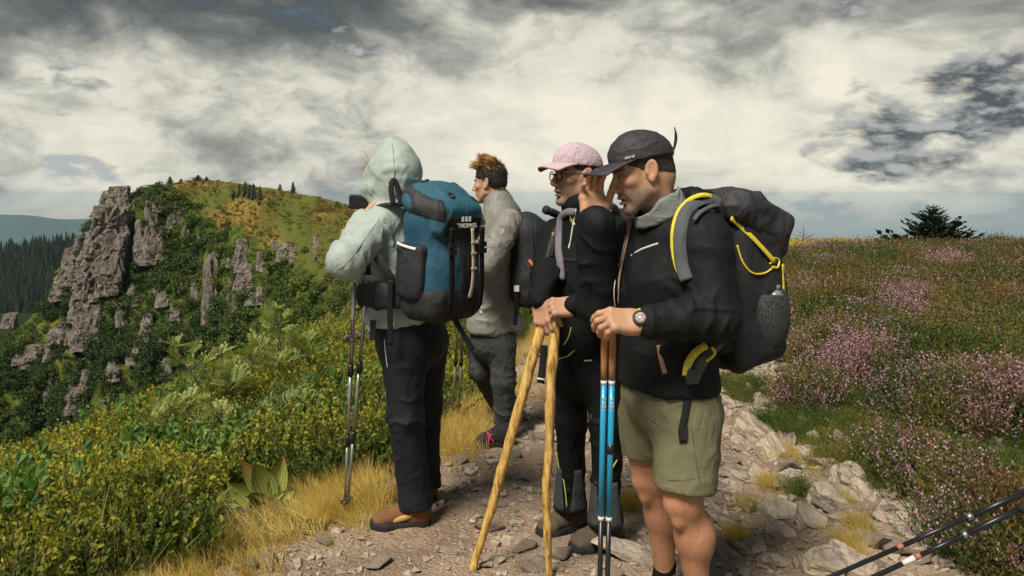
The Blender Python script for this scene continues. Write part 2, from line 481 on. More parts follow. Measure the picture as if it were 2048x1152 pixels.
def mat_rock(name='schist', tint=(1, 1, 1), sc=1.0, lichen=.5, bd=.02, zs=3.0):
    m, n, b = material(name)
    co = n.node('ShaderNodeTexCoord').outputs['Object']
    oi = n.node('ShaderNodeObjectInfo')
    g = n.node('ShaderNodeNewGeometry')
    rnd = g.outputs['Random Per Island']
    co2 = n.vmath('ADD', co, n.comb(n.math('MULTIPLY', oi.outputs['Random'], 50.0), n.math('MULTIPLY', rnd, 31.0), 0.0))
    mp = n.node('ShaderNodeMapping'); n.put(mp.inputs[0], co2); mp.inputs['Scale'].default_value = (1, 1, zs); mp.inputs['Rotation'].default_value = (.5, .3, 0) if zs > 1 else (.08, .1, 0)
    a = n.noise(mp.outputs[0], 9*sc, 8, .65); c = n.noise(co2, 42*sc, 6, .7); d = n.noise(co2, 4*sc, 5, .6)
    t = np.array(tint)
    base = n.ramp(a, [(.3, tuple(np.array((.14, .115, .095))*t)), (.47, tuple(np.array((.30, .245, .195))*t)), (.62, tuple(np.array((.45, .37, .295))*t)), (.75, tuple(np.array((.56, .49, .41))*t))])
    crk = n.noise(mp.outputs[0], 3.2*sc, 4, .6, .8)
    base = n.mix(n.math('MULTIPLY', n.smooth(n.math('ABSOLUTE', n.math('SUBTRACT', crk, .5)), .035, .0), .85), base, tuple(np.array((.06, .052, .045))*t))
    base = n.mix(n.math('MULTIPLY', rnd, .35), base, tuple(np.array((.52, .47, .41))*t))
    base = n.mix(n.math('MULTIPLY', n.smooth(d, .56, .70), lichen), base, (.36, .30, .13))
    base = n.mix(n.math('MULTIPLY', n.smooth(c, .58, .72), .6), base, (.08, .065, .055))
    n.put(b.inputs['Base Color'], base); b.inputs['Roughness'].default_value = .85; b.inputs['Specular IOR Level'].default_value = .25
    bump(n, b, n.math('ADD', a, n.math('MULTIPLY', c, .5)), .9, bd)
    return m
M_SOIL = mat_soil(); M_HEATH = mat_heathground(); M_ROCK = mat_rock(tint=(1.08, 1.05, 1.0), bd=.022); 
(pv, pf), (hv, hf) = split_grid()
path = obj('path', pv, pf, M_SOIL); tag(path, 'stony brown footpath worn along the ridge under the hikers', kind='structure')
ground = obj('ground', hv, hf, M_HEATH); tag(ground, 'heath covered ridge top falling away beside the path', kind='structure')

# ================================================================== FAR TERRAIN
R_PX = [-700, -400, -200, -100, 0, 60, 100, 125, 160, 190, 215, 265, 330, 385, 460, 560, 650, 740, 900, 1060, 1300, 1500, 1700, 2200]
R_PY = [1100, 960, 840, 770, 690, 640, 590, 545, 490, 440, 400, 396, 372, 358, 364, 380, 397, 424, 440, 452, 478, 505, 540, 640]
D_PX = [-700, -200, 190, 390, 560, 740, 1060, 1300, 1700, 2200]
D_Y = [120, 150, 180, 185, 168, 135, 90, 66, 52, 48]
def hill_profile(px, t):
    """depth and height of the hillside t metres in front of (t>0) or behind its crest along azimuth px"""
    Yr = np.interp(px, D_PX, D_Y); zr = CZ-(np.interp(px, R_PX, R_PY)-HY)/FPX*Yr
    tp = np.maximum(t, 0)
    steep = np.interp(px, [0, 150, 300, 640, 740, 900], [.9, 1.1, 1.05, .95, .62, .5])
    f = .30*np.minimum(tp, 9) + np.maximum(tp-9, 0)*steep
    f = np.where(t < 0, -t*.10 + .004*t*t, f)
    return Yr-t, zr-f
hpx = np.arange(-700, 2200, 9.0); ht = np.concatenate([np.arange(-60, 0, 6), np.arange(0, 90, 1.1)])
HPX, HT = np.meshgrid(hpx, ht)
HYY, HZ = hill_profile(HPX, HT)
HX = (HPX-1024)/FPX*HYY
Pn = np.stack([HX, HYY, HZ], -1)
amp = sstep(HT, 0, 10)
dn = fbm(Pn*np.array([.045, .045, .03]), 4)*3.4 + ridged(Pn*np.array([.09, .06, .02]), 3)*1.6
HZ2 = HZ + dn*amp*.75 + .25*fbm(Pn*.25, 3); HY2 = HYY - dn*amp*.8
def hill_pt(px, py):
    """where the ray through a photo pixel meets the far hillside"""
    i = int(np.argmin(np.abs(hpx-px))); j0 = int(np.argmax(ht >= 0))
    q = HY+FPX*(CZ-HZ2[j0:, i])/HY2[j0:, i]; k = int(np.argmax(np.maximum.accumulate(-q)*0 + (q >= py))); k = k if q[k] >= py else len(q)-1
    return P(px, q[k], HY2[j0+k, i])
def mat_hill():
    m, n, b = material('hillside')
    co = n.node('ShaderNodeTexCoord').outputs['Object']
    a = n.noise(co, .05, 5, .6); c = n.noise(co, .4, 6, .7); d = n.noise(co, .12, 5, .6)
    at = n.node('ShaderNodeAttribute'); at.attribute_name = 'Col'
    crest, spur, _ = n.sep(at.outputs['Vector'])
    green = n.mix(n.smooth(c, .4, .62), (.040, .070, .014), (.11, .155, .028))
    green = n.mix(n.smooth(d, .52, .70), green, (.17, .16, .035))
    c3 = n.noise(co, 1.6, 5, .7)
    heath = n.mix(n.smooth(n.math('ADD', n.math('MULTIPLY', c, .4), n.math('MULTIPLY', c3, .6)), .42, .60), (.12, .085, .022), (.33, .22, .055))
    heath = n.mix(n.smooth(a, .38, .50), heath, (.115, .135, .030))
    mk = n.math('ADD', crest, n.math('MULTIPLY', n.math('SUBTRACT', d, .5), 1.3))
    col = n.mix(n.smooth(mk, .42, .62), green, heath)
    sp = n.math('ADD', spur, n.math('MULTIPLY', n.math('SUBTRACT', d, .5), .9))
    tan = n.mix(n.smooth(n.math('ADD', n.math('MULTIPLY', c, .5), n.math('MULTIPLY', c3, .5)), .42, .58), (.09, .09, .026), (.28, .20, .06))
    col = n.mix(n.smooth(sp, .45, .7), col, tan)
    n.put(b.inputs['Base Color'], col); b.inputs['Roughness'].default_value = 1; b.inputs['Specular IOR Level'].default_value = .05
    bump(n, b, n.math('ADD', c, n.math('MULTIPLY', n.noise(co, 2.2, 4, .7), .5)), 1.0, .8)
    return m
def hill_obj():
    ny, nx = HX.shape; idx = np.arange(ny*nx).reshape(ny, nx)
    F = np.stack([idx[:-1, :-1], idx[1:, :-1], idx[1:, 1:], idx[:-1, 1:]], -1).reshape(-1, 4)
    crest = 1-sstep(HT, np.interp(HPX, [0, 260, 420, 700], [1, 2, 9, 16]), np.interp(HPX, [0, 260, 420, 700], [4, 8, 22, 30]))
    spur = sstep(HPX, 560, 760)*sstep(HT, 18, 34)
    col = np.stack([crest, spur, crest*0], -1).reshape(-1, 3)
    o = obj('cliff_hill', np.stack([HX, HY2, HZ2], -1).reshape(-1, 3), F, mat_hill(), col=col)
    tag(o, 'green hillside rising across the valley to a heath covered crest', kind='structure')
hill_obj()

def ridge_sheet(name, label, pxs, pys, Y, depth, mat, drop, seed, rough):
    """a far ridge: crest line given by photo rows, sloping down towards and away from us"""
    px = np.linspace(pxs[0], pxs[-1], 160); py = np.interp(px, pxs, pys)
    zc = CZ-(py-HY)/FPX*Y; x = (px-1024)/FPX*Y
    v = np.linspace(-1, 1, 41); V = []
    for t in v:
        yy = Y + t*depth + 0*x
        zz = zc - np.abs(t)**1.2*drop
        nn = fbm(np.stack([x/depth*3+seed, yy/depth*3, x*0], -1), 5)*rough*(0.10+np.abs(t))
        V.append(np.stack([x*(yy/Y), yy, zz+nn], -1))
    V = np.array(V); ny, nx = V.shape[:2]; idx = np.arange(ny*nx).reshape(ny, nx)
    F = np.stack([idx[:-1, :-1], idx[:-1, 1:], idx[1:, 1:], idx[1:, :-1]], -1).reshape(-1, 4)
    o = obj(name, V.reshape(-1, 3), F, mat); tag(o, label, kind='structure'); return V
M_FAR = plain('far_forest', (.040, .065, .055), .95, .5, .004, 0, spec=.05)
M_FORESTFLOOR = plain('forest_floor', (.02, .03, .012), .95, .4, .05, 0, spec=.05)
ridge_sheet('mountain_range', 'blue hazy mountain range on the horizon beyond the cliff', [-900, -300, 0, 60, 120, 180, 260, 420, 800, 1500, 2600], [450, 425, 430, 431, 439, 437, 424, 432, 452, 486, 500], 7500, 1800, M_FAR, 420, 3, 90)
ridge_sheet('lower_mountain', 'lower hazy blue foothills in front of the mountain range', [-900, -300, 0, 90, 180, 300, 600, 1200], [470, 478, 486, 482, 476, 488, 500, 530], 4300, 1000, M_FAR, 320, 8, 60)
FV = ridge_sheet('forest_hill', 'dark forested hillside falling behind the cliff', [-900, -200, -60, 0, 60, 120, 180, 260, 420, 700], [600, 545, 522, 514, 505, 500, 493, 492, 505, 540], 620, 260, M_FORESTFLOOR, 120, 5, 12)
# valley floor and the plain that runs out to the horizon
def plain_sheet():
    a = np.linspace(-1.35, 1.35, 60); r = np.geomspace(300, 9300, 60)
    A, R = np.meshgrid(a, r); V = np.stack([np.sin(A)*R, np.cos(A)*R, -46-np.minimum((R-300)*.12, 420)], -1)
    ny, nx = A.shape; idx = np.arange(ny*nx).reshape(ny, nx)
    F = np.stack([idx[:-1, :-1], idx[:-1, 1:], idx[1:, 1:], idx[1:, :-1]], -1).reshape(-1, 4)
    o = obj('plain', V.reshape(-1, 3), F, M_FAR); tag(o, 'distant plain lost in haze', kind='structure')
    V = [(-900, -300, -47), (900, -300, -47), (900, 330, -47), (-900, 330, -47)]
    o = obj('valley_floor', V, [(0, 1, 2, 3)], M_FORESTFLOOR); tag(o, 'wooded valley floor below the cliff', kind='structure')
plain_sheet()

# ================================================================== ROCK OUTCROPS ON THE HILLSIDE
M_CLIFF = mat_rock('cliff_rock', (.62, .63, .66), .11, .30, .9, .28)
def column(cx, py0, py1, w0, w1, dx, seed, dfac=1.2):
    """one jointed rock column between two photo rows of the hillside (metres from the hillside depth)"""
    foot = hill_pt(cx+dx, max(py1, np.interp(cx+dx, R_PX, R_PY)+2)); head = hill_pt(cx, max(py0, np.interp(cx, R_PX, R_PY)+2))
    Yf = foot[1]; Yh = min(head[1], Yf+6)
    nv, nt = 54, 46
    v = np.linspace(0, 1, nv); th = np.linspace(0, 2*np.pi, nt, endpoint=False)
    Vv, Th = np.meshgrid(v, th, indexing='ij')
    Y = Yh+(Yf-Yh)*Vv; px = cx+dx*Vv; py = py0+(py1-py0)*Vv
    hw = (w0+(w1-w0)*Vv)/FPX*Y
    c = np.cos(Th); sn = np.sin(Th); e = .62
    ex = np.sign(c)*np.abs(c)**e; ey = np.sign(sn)*np.abs(sn)**e
    rot = .45+.3*math.sin(seed*7.7)
    X = (px-1024)/FPX*Y + hw*(ex*math.cos(rot)-ey*math.sin(rot)*.7)
    Z = CZ-(py-HY)/FPX*Y
    Yw = Y + hw*dfac*(ex*math.sin(rot)+ey*math.cos(rot))
    p = np.stack([X, Yw, Z], -1) + seed*13.7
    s = hw/3.5
    q = np.stack([p[..., 0]*.42, p[..., 1]*.42, p[..., 2]*.16+.5*gnoise(p*.13)], -1)
    cell = gnoise(np.floor(q*1.6)*3.7+.37)*.8+gnoise(np.floor(q*3.6)*2.7+.61)*.5                       # jointed blocks
    crack = ridged(p*np.array([.75, .75, .10]), 3)
    fine = fbm(p*np.array([.9, .9, .5]), 4)
    d = s*(.85*cell - .50*np.maximum(crack, 0) + .50*fine)
    X = X + d*(ex*math.cos(rot)-ey*math.sin(rot)); Yw = Yw + d*(ex*math.sin(rot)+ey*math.cos(rot))
    Z = Z + s*.6*gnoise(p*np.array([.8, .8, .8])+5)*(1+1.6*(1-sstep(Vv, 0, .2)))
    V = np.stack([X, Yw, Z], -1).reshape(-1, 3); F = []
    idx = np.arange(nv*nt).reshape(nv, nt); nx = np.roll(idx, -1, axis=1)
    F = np.stack([idx[:-1], idx[1:], nx[1:], nx[:-1]], -1).reshape(-1, 4).tolist()
    top = V[:nt].mean(0)+np.array([0, 0, .4]); n0 = len(V); V = np.vstack([V, top])
    F += [(n0, int(idx[0, k]), int(idx[0, (k+1) % nt])) for k in range(nt)]
    return V, F
def outcrop(label, cols, seed):
    mb = MB()
    for i, cdef in enumerate(cols): mb.add(*column(*cdef, seed=seed+i*.37))
    me = mb.mesh('rock_outcrop', False)
    o = link('rock_outcrop', me, M_CLIFF); tag(o, label, 'rock', 'rock outcrops on the hillside'); return o
outcrop('tall grey rock tower at the end of the cliff with a split flat top', [(216, 384, 470, 12, 24, -8), (240, 376, 470, 19, 28, -2), (228, 420, 600, 36, 44, -30), (205, 470, 640, 30, 34, -32), (238, 470, 590, 22, 24, -22), (185, 560, 700, 28, 22, -20), (205, 560, 690, 22, 16, -18)], 1)
outcrop('dark shoulder buttress leaning against the rock tower', [(172, 470, 570, 15, 26, -22), (150, 500, 600, 18, 24, -25), (178, 540, 640, 18, 20, -20)], 2)
outcrop('cluster of grey pillars beside the dark cleft of the rock tower', [(285, 440, 530, 13, 16, 2), (304, 425, 530, 12, 18, 2), (322, 455, 520, 9, 12, 0), (300, 402, 440, 8, 12, 0)], 3)
outcrop('small pale crag under the heath crest above the pillars', [(345, 432, 458, 9, 11, -3), (366, 420, 446, 11, 13, -4)], 4)
outcrop('narrow pale rock pillar standing alone in the green slope', [(428, 508, 610, 11, 14, -6), (416, 520, 655, 8, 12, -2), (432, 610, 640, 6, 7, 0)], 5)
outcrop('broad rock pillar with orange grass ledges across its middle', [(484, 480, 545, 13, 18, 0), (492, 528, 590, 19, 21, -2), (482, 570, 632, 18, 15, -4), (502, 565, 610, 10, 12, -2)], 6)
outcrop('low stepped crag on the slope next to the tan spur', [(568, 488, 522, 13, 16, 0), (590, 496, 528, 13, 14, 0)], 7)
outcrop('thin rock fin at the upper edge of the tan spur', [(634, 474, 514, 7, 8, -1)], 8)
outcrop('slanting rock rib below the pillars, half hidden by bushes', [(296, 630, 705, 10, 14, -12), (280, 670, 706, 8, 10, -4)], 9)
outcrop('brown crag low on the slope under the rock tower', [(180, 738, 790, 12, 20, -12), (160, 772, 825, 18, 20, -10)], 10)
outcrop('grey boulder heap at the foot of the shoulder buttress', [(115, 660, 720, 16, 20, -6), (75, 690, 735, 18, 22, -8)], 11)
outcrop('lone grey boulder on the falling edge of the hill', [(22, 628, 655, 12, 15, -6)], 11.5)
outcrop('small square boulder on the skyline beside the rock tower', [(279, 378, 392, 6, 8, 0)], 12)
outcrop('isolated stone tooth in the bushes below the narrow pillar', [(336, 712, 745, 9, 12, -2)], 13)
outcrop('pale crag with an orange grass cap uphill from the slanting rib', [(326, 582, 612, 11, 14, -3), (352, 612, 640, 9, 12, -2)], 14)

rr_ = random.Random(5)
LANDMARKS = [('the tall rock tower', 225, 520), ('the shoulder buttress', 150, 530), ('the cluster of grey pillars', 300, 480), ('the narrow pale pillar', 422, 580), ('the broad ledged pillar', 487, 555), ('the stepped crag', 580, 505), ('the rock fin', 634, 494), ('the slanting rib', 290, 668), ('the brown crag', 170, 780), ('the boulder heap', 90, 700), ('the stone tooth', 336, 728), ('the grass capped crag', 335, 610)]
def crag(px, py, w, h):
    nm, lx, ly = min(LANDMARKS, key=lambda q: math.hypot(q[1]-px, q[2]-py)); dy_ = py+h/2-ly
    lab = '%s crag sunk in bushes %s %s' % ('squat' if h < 3.2*w else 'slender' if h > 4.6*w else 'small', 'downhill from' if dy_ > 28 else 'uphill from' if dy_ < -28 else 'beside', nm)
    if nm != 'the tall rock tower': lab += ' towards the tower' if px < lx else ' away from the tower'
    outcrop(lab, [(px, py, py+h, w*.8, w, rr_.uniform(-4, 2)), (px+w*.9, py+h*.35, py+h*1.05, w*.6, w*.8, rr_.uniform(-3, 3))], 20+rr_.random()*40)
for (px, py, w, h) in [(312, 398, 8, 26), (275, 470, 9, 50), (372, 452, 7, 20), (398, 470, 6, 22), (452, 500, 8, 34), (520, 505, 9, 36), (548, 480, 7, 24), (462, 560, 8, 40), (520, 575, 9, 34), (388, 560, 8, 46), (262, 560, 8, 50), (240, 610, 10, 44), (356, 660, 8, 30), (258, 690, 9, 40), (225, 720, 10, 40), (130, 640, 12, 46), (40, 700, 12, 30), (100, 760, 12, 40), (210, 800, 9, 26), (600, 545, 8, 26), (655, 520, 6, 18), (560, 560, 7, 24), (306, 545, 9, 40), (440, 470, 6, 16)]: crag(px, py, w, h)
# ================================================================== PLANT MATERIALS
def leafmat(name, cols, rough=.5, trans=.35, patch=.9, zt=None, patch_scale=.8, spec=.35):
    """cols: stops of instance/patch colour; zt=(z0,z1,colour,amount): young tips of another colour"""
    m = bpy.data.materials.new(name); m.use_nodes = True; n = NT(m.node_tree); n.n.clear()
    oi = n.node('ShaderNodeObjectInfo'); g = n.node('ShaderNodeNewGeometry')
    co = n.node('ShaderNodeTexCoord').outputs['Object']
    pn = n.noise(oi.outputs['Location'], patch_scale, 3, .6)
    f = n.math('ADD', n.math('MULTIPLY', n.math('SUBTRACT', pn, .5), 2.2*patch), n.math('ADD', n.math('MULTIPLY', oi.outputs['Random'], .45), n.math('MULTIPLY', g.outputs['Random Per Island'], .4)))
    k = len(cols)
    col = n.ramp(f, [(.05+.85*i/(k-1), c) for i, c in enumerate(cols)])
    if zt:
        z = n.sep(co)[2]
        a = n.math('MULTIPLY', n.smooth(z, zt[0], zt[1]), n.smooth(n.math('ADD', n.math('MULTIPLY', oi.outputs['Random'], .5), pn), .35, .95))
        col = n.mix(n.math('MULTIPLY', a, zt[3]), col, zt[2])
    b = n.node('ShaderNodeBsdfPrincipled'); n.put(b.inputs['Base Color'], col)
    b.inputs['Roughness'].default_value = rough; b.inputs['Specular IOR Level'].default_value = spec
    o = n.node('ShaderNodeOutputMaterial')
    if trans:
        t = n.node('ShaderNodeBsdfTranslucent'); n.put(t.inputs[0], n.mix(.5, col, n.vmath('MULTIPLY', col, (1.5, 1.5, .5))))
        mx = n.node('ShaderNodeMixShader'); mx.inputs[0].default_value = trans
        n.l.new(b.outputs[0], mx.inputs[1]); n.l.new(t.outputs[0], mx.inputs[2]); n.l.new(mx.outputs[0], o.inputs[0])
    else: n.l.new(b.outputs[0], o.inputs[0])
    return m
M_BILB = leafmat('bilberry_leaf', [(.026, .070, .009), (.060, .135, .016), (.125, .205, .025), (.29, .31, .036)], .6, .38, 1.0, (.13, .27, (.62, .47, .05), .62), .6)
M_STEM = plain('twig_bark', (.16, .10, .06), .9, .4, 40, .3)
M_HGREEN = leafmat('heather_leaf', [(.030, .058, .010), (.065, .105, .016), (.12, .125, .022), (.22, .15, .035)], .7, .25, 1.1, None, 1.6)
M_HBROWN = leafmat('heather_brown', [(.085, .055, .018), (.15, .085, .025), (.20, .12, .04), (.11, .10, .025)], .7, .25, .6, None, 1.6)
M_HFLOW = leafmat('heather_flower', [(.30, .15, .20), (.42, .24, .32), (.54, .35, .44), (.36, .19, .21)], .7, .3, .3)
M_HGRASS = leafmat('moor_grass_green', [(.065, .125, .016), (.12, .19, .025), (.24, .25, .04), (.42, .32, .07)], .55, .35, .8)
M_STRAW = leafmat('straw_grass', [(.46, .33, .075), (.62, .47, .13), (.74, .59, .21), (.80, .68, .32)], .55, .4, .35)
M_BUSH = leafmat('slope_bush_leaf', [(.018, .038, .009), (.040, .075, .013), (.085, .13, .020), (.15, .175, .03)], .7, .15, 1.0, None, .045)
M_SPRUCE = leafmat('spruce_needles', [(.012, .024, .012), (.024, .042, .018), (.04, .062, .024)], .7, .1, .3)
M_ROWAN = leafmat('rowan_leaflet', [(.09, .15, .05), (.20, .26, .085), (.38, .40, .11), (.62, .54, .13)], .5, .4, .0)
M_BARK = plain('grey_bark', (.13, .10, .075), .9, .4, 30, .5, .01)

def leaf(base, d, nrm, L, w, fold=.25):
    d = d/np.linalg.norm(d); s = np.cross(d, nrm); s /= np.linalg.norm(s)+1e-9; n2 = np.cross(s, d)
    mid = base+d*L*.45
    V = [base, mid+s*w+n2*w*fold, base+d*L, mid-s*w+n2*w*fold]
    return V, [(0, 1, 2), (0, 2, 3)]
def leaf6(base, d, nrm, L, w, fold=.25):
    d = d/np.linalg.norm(d); s = np.cross(d, nrm); s /= np.linalg.norm(s)+1e-9; n2_ = np.cross(s, d)
    a = base+d*L*.30; b = base+d*L*.68
    V = [base, a+s*w*.9+n2_*w*fold, b+s*w*.8+n2_*w*fold, base+d*L-n2_*L*.06, b-s*w*.8+n2_*w*fold, a-s*w*.9+n2_*w*fold]
    return V, [(0, 1, 2, 3), (0, 3, 4, 5)]
def rdir(r, up=.0):
    v = r.normal(size=3); v[2] = abs(v[2])*.6+up; return v/np.linalg.norm(v)

def bilberry(seed, big=1.0, mat=None, name='bilberry_sprig'):
    r = np.random.default_rng(seed); mb = MB(); mi = []
    def put(V, F, k): mb.add(V, F); mi.extend([k]*len(F))
    for s in range(12):
        a = r.uniform(0, 6.28); tilt = r.uniform(.05, .75)
        d = np.array([math.cos(a)*tilt, math.sin(a)*tilt, 1.0]); d /= np.linalg.norm(d)
        h = r.uniform(.14, .27)*(1+.35*(big-1)); base = np.array([r.uniform(-.05, .05), r.uniform(-.05, .05), -.02])
        pts = [base, base+d*h*.5+r.normal(size=3)*.008, base+d*h]
        put(*tube(pts, [.0018, .0014, .0008], 3, False), 1)
        for k in range(15):
            f = .28+.72*k/14; p = base+d*h*f
            ld = rdir(r, .35) + d*.25
            q_ = r.uniform(.55, 1.0); put(*leaf6(p, ld, rdir(r, .8), .026*q_*big, .0078*q_*big), 0)
    return make_source(name, mb.verts(), mb.f, [mat or M_BILB, M_STEM], mi)
def heather(seed, flower, gm=None):
    r = np.random.default_rng(seed); mb = MB(); mi = []
    def put(V, F, k): mb.add(V, F); mi.extend([k]*len(F))
    for s in range(20):
        a = r.uniform(0, 6.28); tilt = abs(r.normal()*.5)
        d = np.array([math.cos(a)*tilt, math.sin(a)*tilt, 1.0]); d /= np.linalg.norm(d)
        h = r.uniform(.09, .22); base = np.array([r.uniform(-.06, .06), r.uniform(-.06, .06), -.02])
        isf = flower > 0 and r.random() < flower
        for k in range(12):
            f = .2+.8*k/11; p = base+d*h*f+r.normal(size=3)*.0025
            fl = isf and f > .55
            ld = rdir(r, .5 if not fl else .2)+d*.5
            put(*leaf(p, ld, rdir(r, .2), .017 if not fl else .010, .0032 if not fl else .0040), 1 if fl else 0)
    return make_source('heather_sprig', mb.verts(), mb.f, [gm or M_HGREEN, M_HFLOW], mi)
def grass(seed, nb, h, lean, mat, spread=.04, width=.0016, droop=.6):
    r = np.random.default_rng(seed); mb = MB()
    for s in range(nb):
        a = r.uniform(0, 6.28); t = abs(r.normal())*.45
        d = np.array([math.cos(a)*t+lean, math.sin(a)*t, 1.0]); d /= np.linalg.norm(d)
        L = h*r.uniform(.5, 1.15); base = np.array([r.normal()*spread, r.normal()*spread, -.01]); pts = []
        side = np.cross(d, [0, 0, 1.0]); side /= np.linalg.norm(side)+1e-9
        if r.random() < .5: side = np.array([side[1], -side[0], 0])
        for k in range(5):
            f = k/4; pts.append(base+d*L*f+np.array([d[0], d[1], -.45])*L*droop*f*f*r.uniform(.7, 1.1)*.6)
        V = []; F = []
        for k, p in enumerate(pts):
            w = width*(1-(k/4)**2*.9); V += [p-side*w, p+side*w]
        for k in range(4): F.append((2*k, 2*k+1, 2*k+3, 2*k+2))
        mb.add(V, F)
    return make_source('grass_tuft', mb.verts(), mb.f, mat)
def bush(seed):
    r = np.random.default_rng(seed); mb = MB()
    lobes = [(r.normal(size=3)*np.array([.5, .5, .22])+np.array([0, 0, .35]), r.uniform(.3, .55)) for _ in range(6)]
    for k in range(230):
        c, R = lobes[r.integers(6)]; v = r.normal(size=3); v /= np.linalg.norm(v)
        p = c+v*R*r.uniform(.7, 1.05)
        mb.add(*leaf(p, rdir(r, .1), v+r.normal(size=3)*.5, r.uniform(.14, .30), r.uniform(.06, .12)))
    return make_source('slope_bush', mb.verts(), mb.f, M_BUSH)
def far_tree(seed, h=1.0):
    r = np.random.default_rng(seed); mb = MB()
    for k in range(7):
        f = k/7; z0 = h*(.08+.88*f); R = h*.17*(1-f)**.8+.012*h; n = 7
        V = [[0, 0, z0+h*.19]]; 
        for i in range(n*2):
            a = math.pi*i/n+k; rr = R*(r.uniform(.85, 1.2) if i % 2 == 0 else .45)
            V.append([math.cos(a)*rr, math.sin(a)*rr, z0-(.03*h if i % 2 == 0 else -.02*h)])
        F = [(0, 1+i, 1+(i+1) % (2*n)) for i in range(2*n)]
        mb.add(V, F)
    V, F = tube([[0, 0, -.05*h], [0, 0, .9*h]], [.018*h, .004*h], 5); 
    return mb, (V, F)

# ---- placement helper: random points on the near ground, kept by a density function
def cover(n, x0, x1, y0, y1, dens, near_bias=1.0):
    y = y0+(y1-y0)*rng.random(n)**near_bias; x = rng.uniform(x0, x1, n)
    keep = rng.random(n) < dens(x, y)
    x, y = x[keep], y[keep]
    vis = (np.abs(x) < .68*y+1.2)
    x, y = x[vis], y[vis]
    return np.stack([x, y, ground_z(x, y)], -1)
def side_left(x, y): return np.interp(y, XE_Y, XE_X)-x
def lay(name, pts, sources, smin, smax, label, cat, lean=0.0, tilt=.25, choose=None, grow=0.0):
    n = len(pts); rot = np.stack([rng.normal(size=n)*tilt, rng.normal(size=n)*tilt+lean, rng.uniform(0, 6.283, n) if lean == 0 else rng.normal(size=n)*.5], -1)
    sc = rng.uniform(smin, smax, n)*(1+grow*np.maximum(pts[:, 1]-4, 0))
    idx = rng.integers(0, len(sources), n) if choose is None else choose
    return scatter(name, pts, rot, sc, sources, idx, label, cat)

def n2(x, y, s, o=0.0): return fbm(np.stack([x*s+o, y*s, x*0+o], -1), 3)
# ---- bilberry thicket on the falling side
bil = [bilberry(s) for s in range(6)]
GEN = gpx(505, 1012)
def d_bil(x, y):
    s = side_left(x, y); return sstep(s+.18*n2(x, y, 1.7), .10, .34)*np.where(y < 16, 1, .6)
pb = cover(60000, -7.5, 3, .7, 13, lambda x, y: d_bil(x, y)*(side_left(x, y) < 6)*sstep(np.hypot((x-GEN[0])/.32, (y-GEN[1]+.22)/.50), .85, 1.1), 1.25)
bump_h = .13*np.maximum(n2(pb[:, 0], pb[:, 1], 1.3, 3.0), -.6)
pb[:, 2] += bump_h+.02
lay('bilberry_thicket', pb, bil, .85, 1.35, 'low yellow green bilberry thicket covering the slope beside the path', 'shrubs', grow=.05)
M_LEAFY = leafmat('willow_leaf', [(.055, .13, .03), (.10, .20, .045), (.17, .27, .07), (.30, .37, .10)], .55, .38, .6, None, 1.5)
ck = cover(170, -5.5, 1.0, 1.9, 10, lambda x, y: d_bil(x, y)*.7*(side_left(x, y) < 5)*sstep(np.hypot((x-GEN[0])/.4, (y-GEN[1]+.2)/.6), .9, 1.1))
ci_ = np.repeat(np.arange(len(ck)), 14); cr_ = rng.uniform(.08, .30, len(ck))
lx_ = ck[ci_, 0]+rng.normal(size=len(ci_))*cr_[ci_]*.6; ly_ = ck[ci_, 1]+rng.normal(size=len(ci_))*cr_[ci_]*.6
lay('leafy_shrubs', np.stack([lx_, ly_, ground_z(lx_, ly_)+.03], -1), [bilberry(20, 2.1, M_LEAFY, 'leafy_sprig'), bilberry(21, 1.7, M_LEAFY, 'leafy_sprig'), bilberry(22, 2.6, M_LEAFY, 'leafy_sprig')], .7, 1.15, 'pale green broader leaved shrubs mixed through the bilberry', 'shrubs')
pb2 = cover(9000, 0, 12, 12, 23, lambda x, y: sstep(side_left(x, y), .1, .6), 1.0)
lay('far_bilberry', pb2, bil, 1.2, 1.9, 'bilberry and grass along the far edge of the path', 'shrubs')
# ---- straw grass at the edges of the path
straw = [grass(40+s, 60, .25, -.28, M_STRAW, .035, .0014) for s in range(5)]
def d_straw(x, y):
    s = side_left(x, y); clump = .22+.78*sstep(n2(x, y, 1.5, 9.0), -.30, .25)
    return np.exp(-((s-.10)/.24)**2)*clump*sstep(y, 2.0, 2.4)*(1-.6*sstep(y, 5.6, 7.5))
ps = cover(34000, -3.2, 1.5, 1.6, 9, lambda x, y: d_straw(x, y)*sstep(np.hypot((x-GEN[0])/.20, (y-GEN[1]+.02)/.16), .9, 1.2))
lay('straw_grass', ps, straw, .32, .85, 'dry yellow grass fringing the path edge', 'grass', lean=-.15, tilt=.38)
pgr = cover(1500, -6, 1.2, 1.8, 11, lambda x, y: d_bil(x, y)*.8*(side_left(x, y) < 5))
lay('thicket_grass', pgr, [grass(47, 16, .34, -.2, M_STRAW, .05, .0013), grass(48, 22, .30, -.1, leafmat('thicket_blade', [(.07, .12, .02), (.16, .20, .03), (.30, .30, .06)], .55, .35, .8), .05, .002)], .8, 1.3, 'loose grass blades growing through the bilberry', 'grass')
